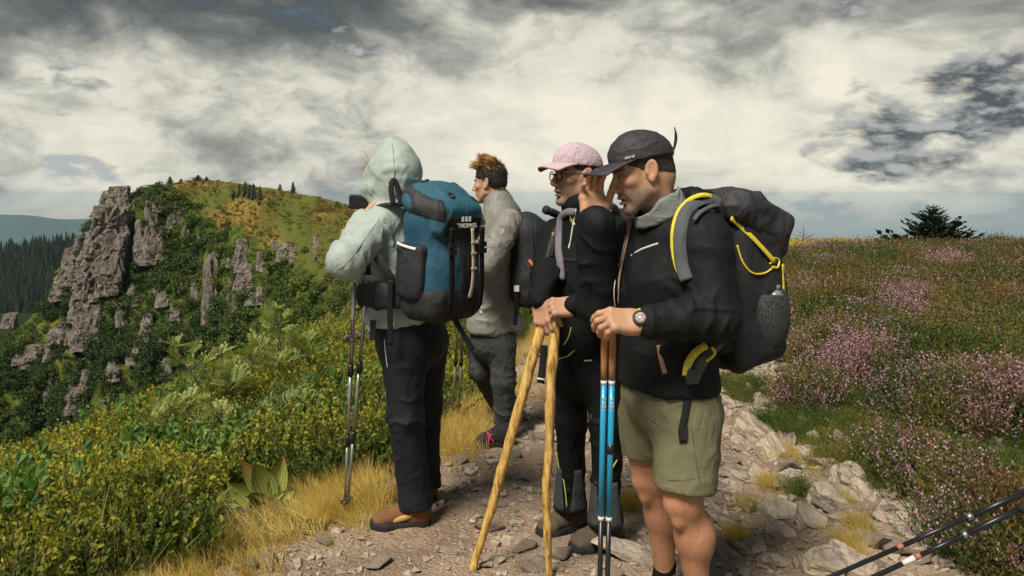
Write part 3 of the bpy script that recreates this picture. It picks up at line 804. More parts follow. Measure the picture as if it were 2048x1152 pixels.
# ---- heather, moor grass on the other side
he_g = [heather(60, 0), heather(61, 0), heather(62, 0, M_HBROWN)]; he_f = [heather(70, .85, M_HBROWN), heather(71, .6), heather(72, .3)]
gr_g = [grass(80+s, 60, .13, -.05, M_HGRASS, .04, .0015) for s in range(3)]
def right_in(x, y): return x-np.interp(y, XR_Y, XR_X)
patches = []
for (px, py, rx, ry, typ) in [(1540, 850, 60, 34, 'g'), (1690, 850, 60, 34, 'g'), (1770, 800, 90, 34, 'g'), (1880, 820, 90, 40, 'f'), (1990, 850, 80, 50, 'g'), (1790, 900, 50, 26, 'g'), (1930, 1000, 70, 40, 'f'), (1900, 900, 60, 30, 'g'), (1600, 980, 26, 14, 'g'), (1690, 1000, 20, 14, 's'), (1620, 800, 50, 24, 'f'), (1470, 772, 45, 26, 'g'), (1500, 762, 40, 24, 'g'), (1625, 850, 112, 42, 'g'), (1660, 790, 70, 30, 'g'), (1720, 925, 90, 52, 'g'), (1850, 960, 80, 62, 'f'),
                          (1760, 930, 60, 40, 'g'), (1590, 690, 40, 40, 'f'), (1960, 940, 120, 60, 'g'), (1700, 1090, 40, 26, 's'), (1725, 1045, 24, 16, 's'),
                          (1545, 965, 22, 12, 's'), (1990, 1110, 90, 70, 'f'), (1260, 1000, 25, 16, 's'), (1500, 1010, 20, 10, 's'), (1480, 1075, 26, 14, 's'), (1575, 905, 30, 16, 's'), (1650, 745, 30, 14, 'g')]:
    c = gpx(px, py+12); r1 = .85*rx/FPX*c[1]; r2 = .75*ry/(HY-py)*c[1]*-1.0
    patches.append((c, r1, abs(r2), typ))
def heath_density(x, y):
    s = right_in(x, y)+.30*n2(x, y, 1.3, 4.0)
    near_gap = 1-.92*(sstep(y, 6.6, 4.8)*sstep(n2(x, y, 1.5, 21.0), -.12, .12))
    return sstep(s, -.02, .22)*near_gap
cc_ = cover(7600, 1.0, 15, 1.4, 15.5, lambda x, y: heath_density(x, y)*np.where(y > 9, .85, 1.0), 1.15)
crad = rng.uniform(.11, .34, len(cc_))*(1+.02*cc_[:, 1]); nper = (420*crad**2+8).astype(int); cid = np.repeat(np.arange(len(cc_)), nper)
an_ = rng.uniform(0, 6.283, len(cid)); qr = np.sqrt(rng.random(len(cid)))
hx = cc_[cid, 0]+np.cos(an_)*qr*crad[cid]; hy = cc_[cid, 1]+np.sin(an_)*qr*crad[cid]
dome = crad*rng.uniform(.25, .85, len(cc_))
ph = np.stack([hx, hy, ground_z(hx, hy)+dome[cid]*(1-qr**2)*.8], -1)
cnoise = n2(cc_[:, 0], cc_[:, 1], .9, 14.0)+.45*rng.normal(size=len(cc_))
cfl = sstep(cnoise, -.05, .40); ctype = np.where(rng.random(len(cc_)) < cfl*.8, 3+rng.integers(0, 3, len(cc_)), rng.choice([0, 1, 2], len(cc_), p=[.32, .30, .38]))
ph2 = []; pg2 = []; pst2 = []
for c, r1, r2, typ in patches:
    n = int(3800*r1*r2)+12
    a = rng.uniform(0, 6.283, n); q = np.sqrt(rng.random(n))
    x = c[0]+np.cos(a)*q*r1*(1+.25*rng.normal(size=n)); y = c[1]+np.sin(a)*q*r2*(1+.25*rng.normal(size=n))
    p = np.stack([x, y, ground_z(x, y)], -1)
    (pst2 if typ == 's' else pg2 if typ == 'g' else ph2).append(p)
fl = cfl[cid]
isg = (rng.random(len(cc_)) < sstep(n2(cc_[:, 0], cc_[:, 1], .8, 33.0), .0, .40)*.8)[cid]
pg = ph[isg]; ph = ph[~isg]; fl = fl[~isg]
choose = np.where(rng.random(len(ph)) < .85, ctype[cid][~isg], rng.integers(0, 6, len(ph)))
phx = np.vstack(ph2); ph = np.vstack([ph, phx]); choose = np.concatenate([choose, np.where(rng.random(len(phx)) < .5, 3, 0)+rng.integers(0, 3, len(phx))])
lay('heather', ph, he_g+he_f, .95, 1.55, 'heather with pink flowers covering the mound beside the path', 'heather', choose=choose, grow=.04)
lay('moor_grass', pg, gr_g+he_g[:1], .8, 1.35, 'green moor grass between the heather clumps on the mound', 'grass', grow=.03)
pgp = np.vstack(pg2)
lay('moss_patches', pgp, gr_g+he_g[:2], .35, .75, 'low green moss and heath cushions between the path stones', 'grass')
pst = np.vstack(pst2+[cover(5200, .8, 7, 2, 9, lambda x, y: .10*sstep(n2(x, y, 2.1, 41.0), .15, .4)*(right_in(x, y) > -1.2))])
lay('straw_tufts', pst, straw[:3]+gr_g[:1], .30, .55, 'small dry grass tufts between the rocks', 'grass', lean=-.05)
pfar = cover(34000, 2, 26, 14.5, 24.5, lambda x, y: np.where(path_mask(x, y) < 0, 1.0, np.where(y > 17.5, 1, 0)), .9)
lay('ridge_grass', pfar, [straw[0], straw[1], gr_g[0], gr_g[1], he_g[0]], .55, 1.0, 'yellow and green grass on the far end of the ridge', 'grass')

# ---- bushes on the far hillside
bsh = [bush(90+s) for s in range(4)]
def hill_scatter(n, dens):
    px = rng.uniform(-150, 1150, n); t = rng.uniform(0.5, 75, n)
    d = dens(px, t); k = rng.random(n) < d; px, t = px[k], t[k]
    i = np.clip(np.searchsorted(hpx, px), 0, len(hpx)-1); j = np.clip(np.searchsorted(ht, t), 0, len(ht)-1)
    return np.stack([HX[j, i], HY2[j, i], HZ2[j, i]], -1)+rng.normal(size=(len(px), 3))*np.array([.4, .4, .1])
def dbush(px, t):
    c = gnoise(np.stack([px*.02, t*.12, px*0], -1)); spur = sstep(px, 600, 740)*sstep(t, 16, 30)
    crest = sstep(t, np.interp(px, [0, 260, 420, 700], [1, 3, 12, 18]), np.interp(px, [0, 260, 420, 700], [5, 9, 24, 34]))
    clump = sstep(np.hypot((px-495)/45, (t-12)/14), .8, 1.2)
    return crest*(sstep(c, -.30, .25)*.85+.12)*(1-.85*spur)*clump
ph_ = hill_scatter(22000, dbush)
scatter('slope_bushes', ph_, np.stack([rng.normal(size=len(ph_))*.2, rng.normal(size=len(ph_))*.2, rng.uniform(0, 6.28, len(ph_))], -1), rng.uniform(.7, 1.9, len(ph_)), bsh, rng.integers(0, 4, len(ph_)), 'dense dark green bushes covering the cliff hillside', 'bushes')
# ---- heath tufts on the crest
M_HEATHB = leafmat('crest_heath', [(.06, .075, .018), (.12, .12, .026), (.24, .155, .04), (.34, .22, .06)], .8, .15, 1.0, None, .10)
hsrc = []
for s_ in range(3):
    r_ = np.random.default_rng(400+s_); mb_ = MB()
    for k_ in range(70):
        v_ = rdir(r_, .3); mb_.add(*leaf(v_*np.array([.45, .45, .22])*r_.uniform(.3, 1), rdir(r_, .8), rdir(r_, .1), r_.uniform(.10, .22), .035))
    hsrc.append(make_source('heath_tuft', mb_.verts(), mb_.f, M_HEATHB))
pc_ = hill_scatter(30000, lambda px, t: .9*(1-.8*dbush(px, t))*(px > 240)*sstep(gnoise(np.stack([px*.035, t*.25, px*0+7], -1)), -.35, .15))
scatter('crest_heath', pc_, np.stack([rng.normal(size=len(pc_))*.2, rng.normal(size=len(pc_))*.2, rng.uniform(0, 6.28, len(pc_))], -1), rng.uniform(.6, 1.7, len(pc_)), hsrc, rng.integers(0, 3, len(pc_)), 'brown and green heath tufts over the open crest of the hill', 'heath')
# ---- far forest
M_FTREE = leafmat('far_spruce', [(.010, .018, .010), (.018, .030, .014), (.03, .045, .018)], .8, 0, .3)
fts = []
for s in range(3):
    mb, (tv, tf) = far_tree(120+s); nf = len(mb.f); mb.add(tv, tf)
    fts.append(make_source('forest_spruce', mb.verts(), mb.f, [M_FTREE, M_BARK], [0]*nf+[1]*len(tf)))
fu = FV[6:27, 20:140]
ii = rng.integers(0, fu.shape[0]-1, 9000); jj = rng.integers(0, fu.shape[1]-1, 9000); f1 = rng.random((9000, 1)); f2 = rng.random((9000, 1))
pt = (fu[ii, jj]*(1-f1)+fu[ii+1, jj]*f1)*(1-f2)+(fu[ii, jj+1]*(1-f1)+fu[ii+1, jj+1]*f1)*f2
scatter('forest', pt, np.stack([pt[:, 0]*0, pt[:, 0]*0, rng.uniform(0, 6.28, len(pt))], -1), rng.uniform(7, 15, len(pt)), fts, rng.integers(0, 3, len(pt)), 'dark conifer forest on the hillside behind the cliff', 'forest')

M_FTREE2 = leafmat('crest_spruce', [(.014, .026, .012), (.026, .044, .018), (.045, .06, .022)], .8, 0, .3)
# ---- single conifers on the skyline of the hill (each its own thing)
def spruce(name, label, base, h, r0, seed, mat=M_SPRUCE, whorls=12, per=7, dead=.0, group=None, lean=(0, 0), sprays=9, zlow=.06, rise=.25, taper=.75):
    r = np.random.default_rng(seed); root = empty(name, base); tag(root, label, 'tree', group)
    base = np.asarray(base, float); tip = base+np.array([lean[0]*h, lean[1]*h, h])
    V, F = tube(spline([base-np.array([0, 0, .05*h]), (base+tip)/2+np.array([.02*h, 0, 0]), tip], 8), np.linspace(.030*h, .004*h, 8), 6)
    tb = MB(); tb.add(V, F); nb = MB()
    for k in range(whorls):
        f = zlow+(.97-zlow)*(k+r.random()*.5)/whorls; c = base+(tip-base)*f
        for i in range(per):
            a = r.uniform(0, 6.28); L = r0*((1-f)**taper+.06)*r.uniform(.45, 1.2)
            if r.random() < dead: L *= .5
            d = np.array([math.cos(a), math.sin(a), rise+r.uniform(-.2, .2)]); d /= np.linalg.norm(d)
            e = c+d*L; m = c+d*L*.55-np.array([0, 0, .06*L])
            pts = spline([c, m, e], 5)
            tb.add(*tube(pts, np.linspace(.010*h*(1-f)+.002*h, .0015*h, 5), 4, False))
            if r.random() < dead: continue
            for q in range(sprays):
                ff = .18+.82*q/(sprays-1); p = pts[0]*(1-ff)+pts[-1]*ff-np.array([0, 0, .06*L*4*ff*(1-ff)])
                for sd in (-1, 1):
                    ld = d+np.array([-d[1], d[0], 0])*sd*r.uniform(.4, 1.1)+np.array([0, 0, r.uniform(-.1, .45)])
                    nb.add(*leaf(p, ld, rdir(r, .6), L*r.uniform(.18, .34)*(1.15-.5*ff), L*.05))
    tb.obj('trunk', M_BARK, root)
    if nb.n: nb.obj('crown', mat, root, False)
    return root
for i, (px, py, hp, w, lab) in enumerate([
        (478, 392, 24, 5, 'dark young spruce on the hill crest, shortest of its clump'), (490, 393, 30, 6, 'dark spruce in the middle of the crest clump'), (499, 394, 27, 6, 'dark spruce standing beside the tallest one of the crest clump'),
        (507, 398, 31, 6, 'dark slim spruce closing the crest clump'), (520, 402, 34, 6, 'slim spruce standing just apart from the crest clump'), (468, 392, 12, 8, 'low bushy spruce at the edge of the crest clump'),
        (560, 379, 13, 4, 'small spruce of a pair on the bare skyline'), (586, 384, 21, 6, 'lone pointed spruce on the bare skyline'), (340, 367, 16, 7, 'round bushy tree on the summit beside boulders'),
        (362, 361, 8, 4, 'tiny tree on the very summit of the hill'), (396, 357, 10, 9, 'low bush tree beside the summit rocks'), (413, 360, 8, 5, 'small bush tree just past the summit rocks'),
        (709, 417, 12, 4, 'tiny dark spruce on the skyline above the phone'), (1090, 452, 16, 6, 'small dark tree on the skyline behind the black rucksack')]):
    Yr = np.interp(px, D_PX, D_Y)-1.0; b_ = hill_pt(px, py)
    h = hp/FPX*b_[1]*1.15
    root = empty('spruce', b_-np.array([0, 0, .2])); tag(root, lab, 'tree', 'trees on the hill crest')
    mb, (tv, tf) = far_tree(200+i); sx_ = max(w*1.5/hp/.19, .8); S = np.array([h*sx_, h*sx_, h])
    obj('crown', mb.verts()*S+b_-np.array([0, 0, .2]), mb.f, M_FTREE2, root, False); obj('trunk', tv*np.array([h, h, h])+b_-np.array([0, 0, .2]), tf, M_BARK, root)
b_ = P(1862, 498, 16.0); b_[2] = gz(b_[0], b_[1])
spruce('spruce', 'broad wind-clipped dark spruce behind the heather mound', b_, P(0, 412, 16)[2]-b_[2]+.04, .86, 301, whorls=22, per=17, sprays=9, lean=(.04, 0), zlow=.02, rise=.40, taper=.95)
b_ = P(1605, 492, 23.0); b_[2] = gz(b_[0], b_[1])
spruce('spruce', 'thin half dead little spruce on the far grassy end of the ridge', b_, P(0, 449, 23)[2]-b_[2], .33, 302, whorls=9, per=4, sprays=5, dead=.45, lean=(.05, 0))

# ---- rowan saplings in the thicket
def pinnate(mb, base, d, nrm, L, r):
    d = d/np.linalg.norm(d); s = np.cross(d, nrm); s /= np.linalg.norm(s)+1e-9; n_ = np.cross(s, d)
    for k in range(6):
        f = .25+.7*k/6; p = base+d*L*f-n_*L*.25*f*f
        for sd in (-1, 1):
            mb.add(*leaf(p, s*sd+d*.45+n_*r.uniform(-.1, .2), n_, L*.30*(1-.3*abs(f-.55)), L*.062))
    mb.add(*leaf(base+d*L*.95-n_*L*.23, d, n_, L*.28, L*.06))
def rowan(label, base, tops, seed, nl=24, size=.125):
    r = np.random.default_rng(seed); root = empty('rowan_sapling', base); tag(root, label, 'shrub', 'rowan saplings in the bilberry thicket')
    st = MB(); lv = MB(); base = np.asarray(base, float)
    for tp in tops:
        tp = np.asarray(tp, float); mid = (base*.5+tp*.5)+np.array([r.normal()*.06, r.normal()*.06, .02])
        pts = spline([base+np.array([r.normal()*.02, r.normal()*.02, -.05]), mid, tp], 14); L = np.linalg.norm(tp-base)
        st.add(*tube(pts, np.linspace(.011, .003, 14), 6))
        for k in range(nl):
            f = .22+.78*(k+r.random()*.7)/nl; i = min(int(f*13), 12); p = pts[i]+(pts[i+1]-pts[i])*(f*13-i)
            a = k*2.4+r.normal()*.4
            d = np.array([math.cos(a), math.sin(a), .55+.5*f]); 
            tw = p+d*r.uniform(.02, .16)*(1.1-f)
            st.add(*tube(spline([p, (p+tw)/2+np.array([0, 0, .01]), tw], 4), [.003, .0025, .002, .0012], 4, False))
            for q in range(2): pinnate(lv, tw, d+r.normal(size=3)*.35, np.array([0, 0, 1])+r.normal(size=3)*.35, size*r.uniform(.7, 1.2), r)
    st.obj('trunk', M_BARK, root); lv.obj('crown', M_ROWAN, root, False); return root
def rb(px, Y): x = (px-1024)/FPX*Y; return np.array([x, Y, gz(x, Y)])
rowan('tallest rowan sapling with yellow leaf tips rising over the thicket', rb(560, 6.2), [P(548, 615, 6.2), P(520, 690, 6.0), P(590, 680, 6.4), P(600, 760, 6.1), P(560, 720, 5.9)], 1, 26)
rowan('rowan sapling with a bent bare twig and pale leaf tufts', rb(470, 5.6), [P(345, 690, 5.5), P(400, 730, 5.4), P(440, 710, 5.8), P(480, 760, 5.4)], 2, 25)
rowan('low spreading rowan sapling with grey green leaves near the red tipped plant', rb(590, 5.0), [P(640, 800, 5.1), P(560, 810, 4.9), P(610, 770, 5.3), P(520, 830, 4.9)], 3, 22, .115)
rowan('small rowan sapling half buried in the bilberry on the slope', rb(390, 4.9), [P(330, 820, 4.9), P(380, 800, 5.0), P(430, 830, 4.7), P(290, 850, 4.8)], 4, 20, .115)

# ---- broad-leaved gentian with red-tipped leaves
def gentian():
    c = GEN+np.array([0, 0, .05]); root = empty('gentian_plant', GEN); tag(root, 'broad leaved plant with red tipped ribbed leaves beside the dry grass', 'plant')
    m, n, b = material('gentian_leaf')
    at = n.node('ShaderNodeAttribute'); at.attribute_name = 'Col'
    t, e, rd = n.sep(at.outputs['Vector'])
    rib = n.math('ABSOLUTE', n.math('SINE', n.math('MULTIPLY', e, 22.0)))
    col = n.mix(n.math('MULTIPLY', rib, .5), (.15, .21, .04), (.42, .42, .12))
    col = n.mix(n.math('MULTIPLY', n.smooth(n.math('MULTIPLY', t, rd), .5, 1.0), .8), col, (.44, .11, .06))
    n.put(b.inputs['Base Color'], col); b.inputs['Roughness'].default_value = .45
    bump(n, b, rib, .5, .004)
    Yc = c[1]
    for (x0, y0, x1, y1, w, red) in [(530, 985, 482, 918, 17, 1.0), (540, 985, 508, 925, 24, .75), (548, 985, 567, 912, 20, .8), (520, 1000, 455, 965, 20, .3), (520, 1000, 410, 985, 17, .25),
                                 (515, 1010, 425, 1012, 17, .15), (525, 1002, 500, 985, 20, .2), (545, 1000, 590, 980, 15, .3)]:
        a = P(x0, y0+10, Yc+.02); e_ = P(x1, y1, Yc-.06+.12*random.random()); d = e_-a; L = np.linalg.norm(d)
        side = np.cross(d/L, [0.25, -1, .35]); side /= np.linalg.norm(side); nrm = np.cross(side, d/L)
        V = []; C = []; F = []; nu, nv = 12, 7
        for i in range(nu):
            t = i/(nu-1); ww = w/FPX*Yc*math.sin(math.pi*(.08+.92*t)**.75)**.8
            for j in range(nv):
                s_ = -1+2*j/(nv-1)
                V.append(a+d*t+side*ww*s_+nrm*(abs(s_)**1.5*ww*.55-.18*L*math.sin(math.pi*t)*.35)); C.append((t, s_*.5+.5, red))
        for i in range(nu-1):
            for j in range(nv-1): k = i*nv+j; F.append((k, k+1, k+nv+1, k+nv))
        obj('leaf', V, F, m, root, True, np.array(C))
gentian()
# ---- a few knapweed-like purple blossoms at the brow
M_PURPLE = plain('purple_petals', (.40, .20, .38), .7, .3, 60, 0)
for i, (px, py, lab) in enumerate([(697, 678, 'purple flower head beside the trekking poles'), (712, 672, 'taller purple flower head showing between the trekking poles'), (742, 668, 'purple flower head at the jacket hem')]):
    Y = 7.2+.1*i; top = P(px, py, Y); root = empty('purple_flower', (top[0], Y, gz(top[0], Y))); tag(root, lab, 'flower', 'purple flowers at the brow')
    st = MB(); st.add(*tube([[top[0], Y, gz(top[0], Y)], top], [.004, .003], 5)); st.obj('stem', M_HGRASS, root)
    pm = MB(); r = np.random.default_rng(i)
    for k in range(46):
        v = rdir(r, .1); pm.add(*leaf(top, v, rdir(r, .2), .05, .008))
    pm.obj('petals', M_PURPLE, root, False)
# ================================================================== STONES
def stone_mesh(seed, flat=.55, npt=13, sub=False):
    rr = random.Random(seed); pts = []
    for _ in range(npt):
        v = np.array([rr.gauss(0, 1) for _ in range(3)]); v /= np.linalg.norm(v); v *= rr.uniform(.78, 1.05)
        pts.append(v*np.array([1, .78, flat]))
    V, F = hull([tuple(p) for p in pts])
    me = mkmesh('stone', V, F, False)
    bm = bmesh.new(); bm.from_mesh(me)
    bmesh.ops.bevel(bm, geom=bm.edges[:], offset=.045, segments=1, affect='EDGES', profile=.6)
    bm.to_mesh(me); bm.free(); me.materials.append(M_ROCK); return me
STM = [stone_mesh(s, random.choice([.4, .5, .6])) for s in range(26)]
def inpath(n, y0, y1):
    y = y0+(y1-y0)*rng.random(n)**1.2; x = rng.uniform(-2.5, 6, n); k = (path_mask(x, y) > .06) & (np.abs(x) < .66*y+.15)
    return x[k], y[k]
sx, sy = inpath(24000, 2.2, 15)
dn_ = sstep(fbm(np.stack([sx*1.1, sy*1.1, sx*0+2], -1), 2), -.45, .35)*.8+.2+.35*sstep(sx, .5, 1.6)
k = rng.random(len(sx)) < dn_; sx, sy = sx[k], sy[k]
size = .0130*(1-rng.random(len(sx)))**(-.62); size = np.clip(size, .007, .075)*(1+.30*sstep(sx, .9, 1.7))*(1+.03*np.maximum(sy-4, 0))
app = size/sy
# keep big stones from under the boots
feet = np.array([[-.50, 3.66], [-.42, 3.9], [-.1, 5.0], [-.05, 5.35], [.22, 3.6], [.38, 3.45], [.60, 2.75], [.50, 3.0]])
nearf = np.min(np.hypot(sx[:, None]-feet[None, :, 0], (sy[:, None]-feet[None, :, 1])), axis=1) < .17
ok = ~(nearf & (size > .015)); sx, sy, size, app = sx[ok], sy[ok], size[ok], app[ok]
order = np.argsort(-app)
def place_piece(name, me, p, s, parent, tilt=.35):
    o = bpy.data.objects.new(name, me); COL.objects.link(o); o.parent = parent
    o.location = p; o.rotation_euler = (random.gauss(0, tilt), random.gauss(0, tilt), random.uniform(0, 6.28)); o.scale = s
    return o
for i in order[:285]:
    s = float(size[i]); z = gz(sx[i], sy[i])
    place_piece('stone', STM[int(rng.integers(len(STM)))], (sx[i], sy[i], z+s*.16), (s*random.uniform(.85, 1.4), s*random.uniform(.8, 1.1), s*random.uniform(.7, 1.1)), path)
gm = MB(); gV = [(np.array([v.co[:] for v in m.vertices]), None) for m in STM]
gs = []
for s in range(14):
    rr = random.Random(900+s); pts = []
    for _ in range(9):
        v = np.array([rr.gauss(0, 1) for _ in range(3)]); v /= np.linalg.norm(v); pts.append(v*np.array([1, .8, .6]))
    V, F = hull([tuple(p) for p in pts]); gs.append((V, F))
gsx, gsy = inpath(52000, 2.1, 11)
gsz = np.clip(.0042*(1-rng.random(len(gsx)))**(-.5), .0035, .026)
ax_ = np.concatenate([sx[order[285:]], gsx]); ay_ = np.concatenate([sy[order[285:]], gsy]); as_ = np.concatenate([size[order[285:]], gsz])
az_ = ground_z(ax_, ay_)
Vs, Fs, base = [], [], 0
for i in range(len(ax_)):
    V, F = gs[i % 14]; a = random.random()*6.28; c, s_ = math.cos(a), math.sin(a); sc = as_[i]
    R = np.array([[c, -s_, 0], [s_, c, 0], [0, 0, 1]])
    Vs.append((V*sc) @ R.T+np.array([ax_[i], ay_[i], az_[i]+sc*.2])); Fs += [tuple(q+base for q in f) for f in F]; base += len(V)
g_ = obj('gravel', np.concatenate(Vs), Fs, M_ROCK, path, False); g_['kind'] = 'stuff'

# ---- tilted schist slabs on the stony side
def slab(px, py, wp, hp, th, yaw, seed, tilt=(0.25, -.2), mat=None, sub=3):
    c = gpx(px, py+hp*.35); ppm = FPX/c[1]; rr = random.Random(seed)
    a = wp/ppm*.56; b = max(hp/ppm*1.15, a*.45); t = th/ppm
    pts = []
    nseg = rr.choice([5, 6, 7])
    for i in range(nseg):
        an = 6.283*i/nseg+rr.uniform(-.3, .3); q = rr.uniform(.75, 1.1)
        for s in (-1, 1): pts.append(np.array([math.cos(an)*a*q*(1 if s > 0 else 1.1), math.sin(an)*b*q*(1 if s > 0 else 1.1), s*t*rr.uniform(.75, 1.1)]))
    V, F = hull([tuple(p) for p in pts])
    me = mkmesh('rock_slab', V, F, False); bm = bmesh.new(); bm.from_mesh(me)
    bmesh.ops.triangulate(bm, faces=bm.faces[:])
    for _ in range(sub):
        es = [e for e in bm.edges if e.calc_length() > max(a, b)*.16]
        bmesh.ops.subdivide_edges(bm, edges=es, cuts=1); bmesh.ops.triangulate(bm, faces=bm.faces[:])
    co = np.array([v.co[:] for v in bm.verts]); bm.normal_update(); nn = np.array([v.normal[:] for v in bm.verts])
    sc = max(a, b)
    d = .10*sc*fbm(co/sc*np.array([1.6, 1.6, 5])+seed*3.1, 4)+.05*sc*ridged(co/sc*np.array([.8, 4.5, 9])+seed, 2)*.6
    co = co+nn*d[:, None]
    for v, q in zip(bm.verts, co): v.co = q
    bm.to_mesh(me); bm.free(); me.materials.append(mat or M_ROCK)
    R = Euler((tilt[0], tilt[1], yaw)).to_matrix()
    return me, Vector((c[0], c[1], c[2]+t*.25)), R.to_euler()
def slab_thing(label, *a, **k):
    me, loc, e = slab(*a, **k); o = bpy.data.objects.new('rock_slab', me); COL.objects.link(o); o.location = loc; o.rotation_euler = e
    tag(o, label, 'rock', 'large rocks beside the path'); return o
slab_thing('large pale flat topped slab tilted over a darker rock', 1716, 962, 100, 62, 20, .5, 11, (.55, .35))
slab_thing('dark rock wedged under the large tilted slab', 1652, 1000, 74, 36, 24, .2, 12, (.3, .3))
slab_thing('upright brown boulder at the end of the green heather patch', 1506, 862, 46, 46, 26, .9, 13, (.5, .2))
slab_thing('leaning wedge shaped rock between green patches', 1556, 898, 46, 40, 20, .6, 14, (.6, .5))
slab_thing('squat square rock at the path side near the lying poles', 1640, 1128, 84, 40, 22, .1, 15, (.25, .05))
slab_thing('narrow ribbed rock standing beside the squat square rock', 1712, 1118, 44, 52, 20, 1.2, 16, (.5, .6))
for i, (px, py, wp, hp, th, yaw) in enumerate([(1436, 905, 64, 56, 8, .9), (1440, 846, 54, 58, 8, 1.3), (1478, 942, 72, 36, 9, .7), (1452, 970, 58, 32, 9, .8), (1520, 945, 60, 30, 9, .6), (1585, 952, 56, 26, 10, .5),
        (1500, 1000, 66, 34, 9, .7), (1560, 1020, 70, 34, 12, .5), (1620, 1032, 66, 32, 12, .6), (1690, 1030, 70, 36, 12, .7), (1560, 1062, 70, 24, 8, .4), (1470, 1040, 50, 40, 8, .9), (1500, 1090, 60, 30, 8, .6), (1545, 1120, 60, 24, 8, .3),
        (1850, 762, 96, 26, 8, .2), (1605, 748, 80, 22, 7, .1), (1490, 744, 90, 22, 6, .2), (1562, 770, 60, 20, 8, .6), (1440, 800, 50, 30, 8, .9), (1425, 775, 44, 24, 6, .4), (1790, 1022, 90, 38, 8, .9), (1820, 1060, 60, 30, 8, .8),
        (1278, 1085, 56, 92, 9, 1.5), (1262, 890, 34, 60, 8, 1.4), (1262, 940, 40, 40, 8, 1.0), (1245, 850, 30, 26, 8, .8), (1430, 1000, 40, 44, 8, 1.2), (1440, 1090, 44, 40, 8, 1.0), (1730, 865, 60, 14, 5, .2), (1810, 885, 56, 18, 7, .5),
        (1955, 878, 64, 24, 8, .4), (1880, 860, 50, 16, 6, .3), (1690, 720, 60, 18, 6, .2), (1520, 715, 70, 18, 5, .1), (1580, 715, 60, 14, 5, .3), (1800, 945, 60, 20, 7, .8), (1610, 905, 44, 18, 7, .5), (1930, 1010, 70, 30, 8, .4)]):
    me, loc, e = slab(px, py, wp, hp, th, yaw+random.uniform(-.2, .2), 50+i, (random.uniform(.05, .4), random.uniform(-.2, .35)), sub=2)
    o = bpy.data.objects.new('rock_slab', me); COL.objects.link(o); o.parent = path; o.location = loc; o.rotation_euler = e

# boulder just beyond the picture that props the lying poles
me = stone_mesh(77, .95, 26); o = bpy.data.objects.new('boulder', me); COL.objects.link(o); o.location = (2.10, 2.66, gz(2.10, 2.66)+.16); o.scale = (.21, .24, .34)
tag(o, 'waist low boulder propping the grips of the black poles', 'rock')
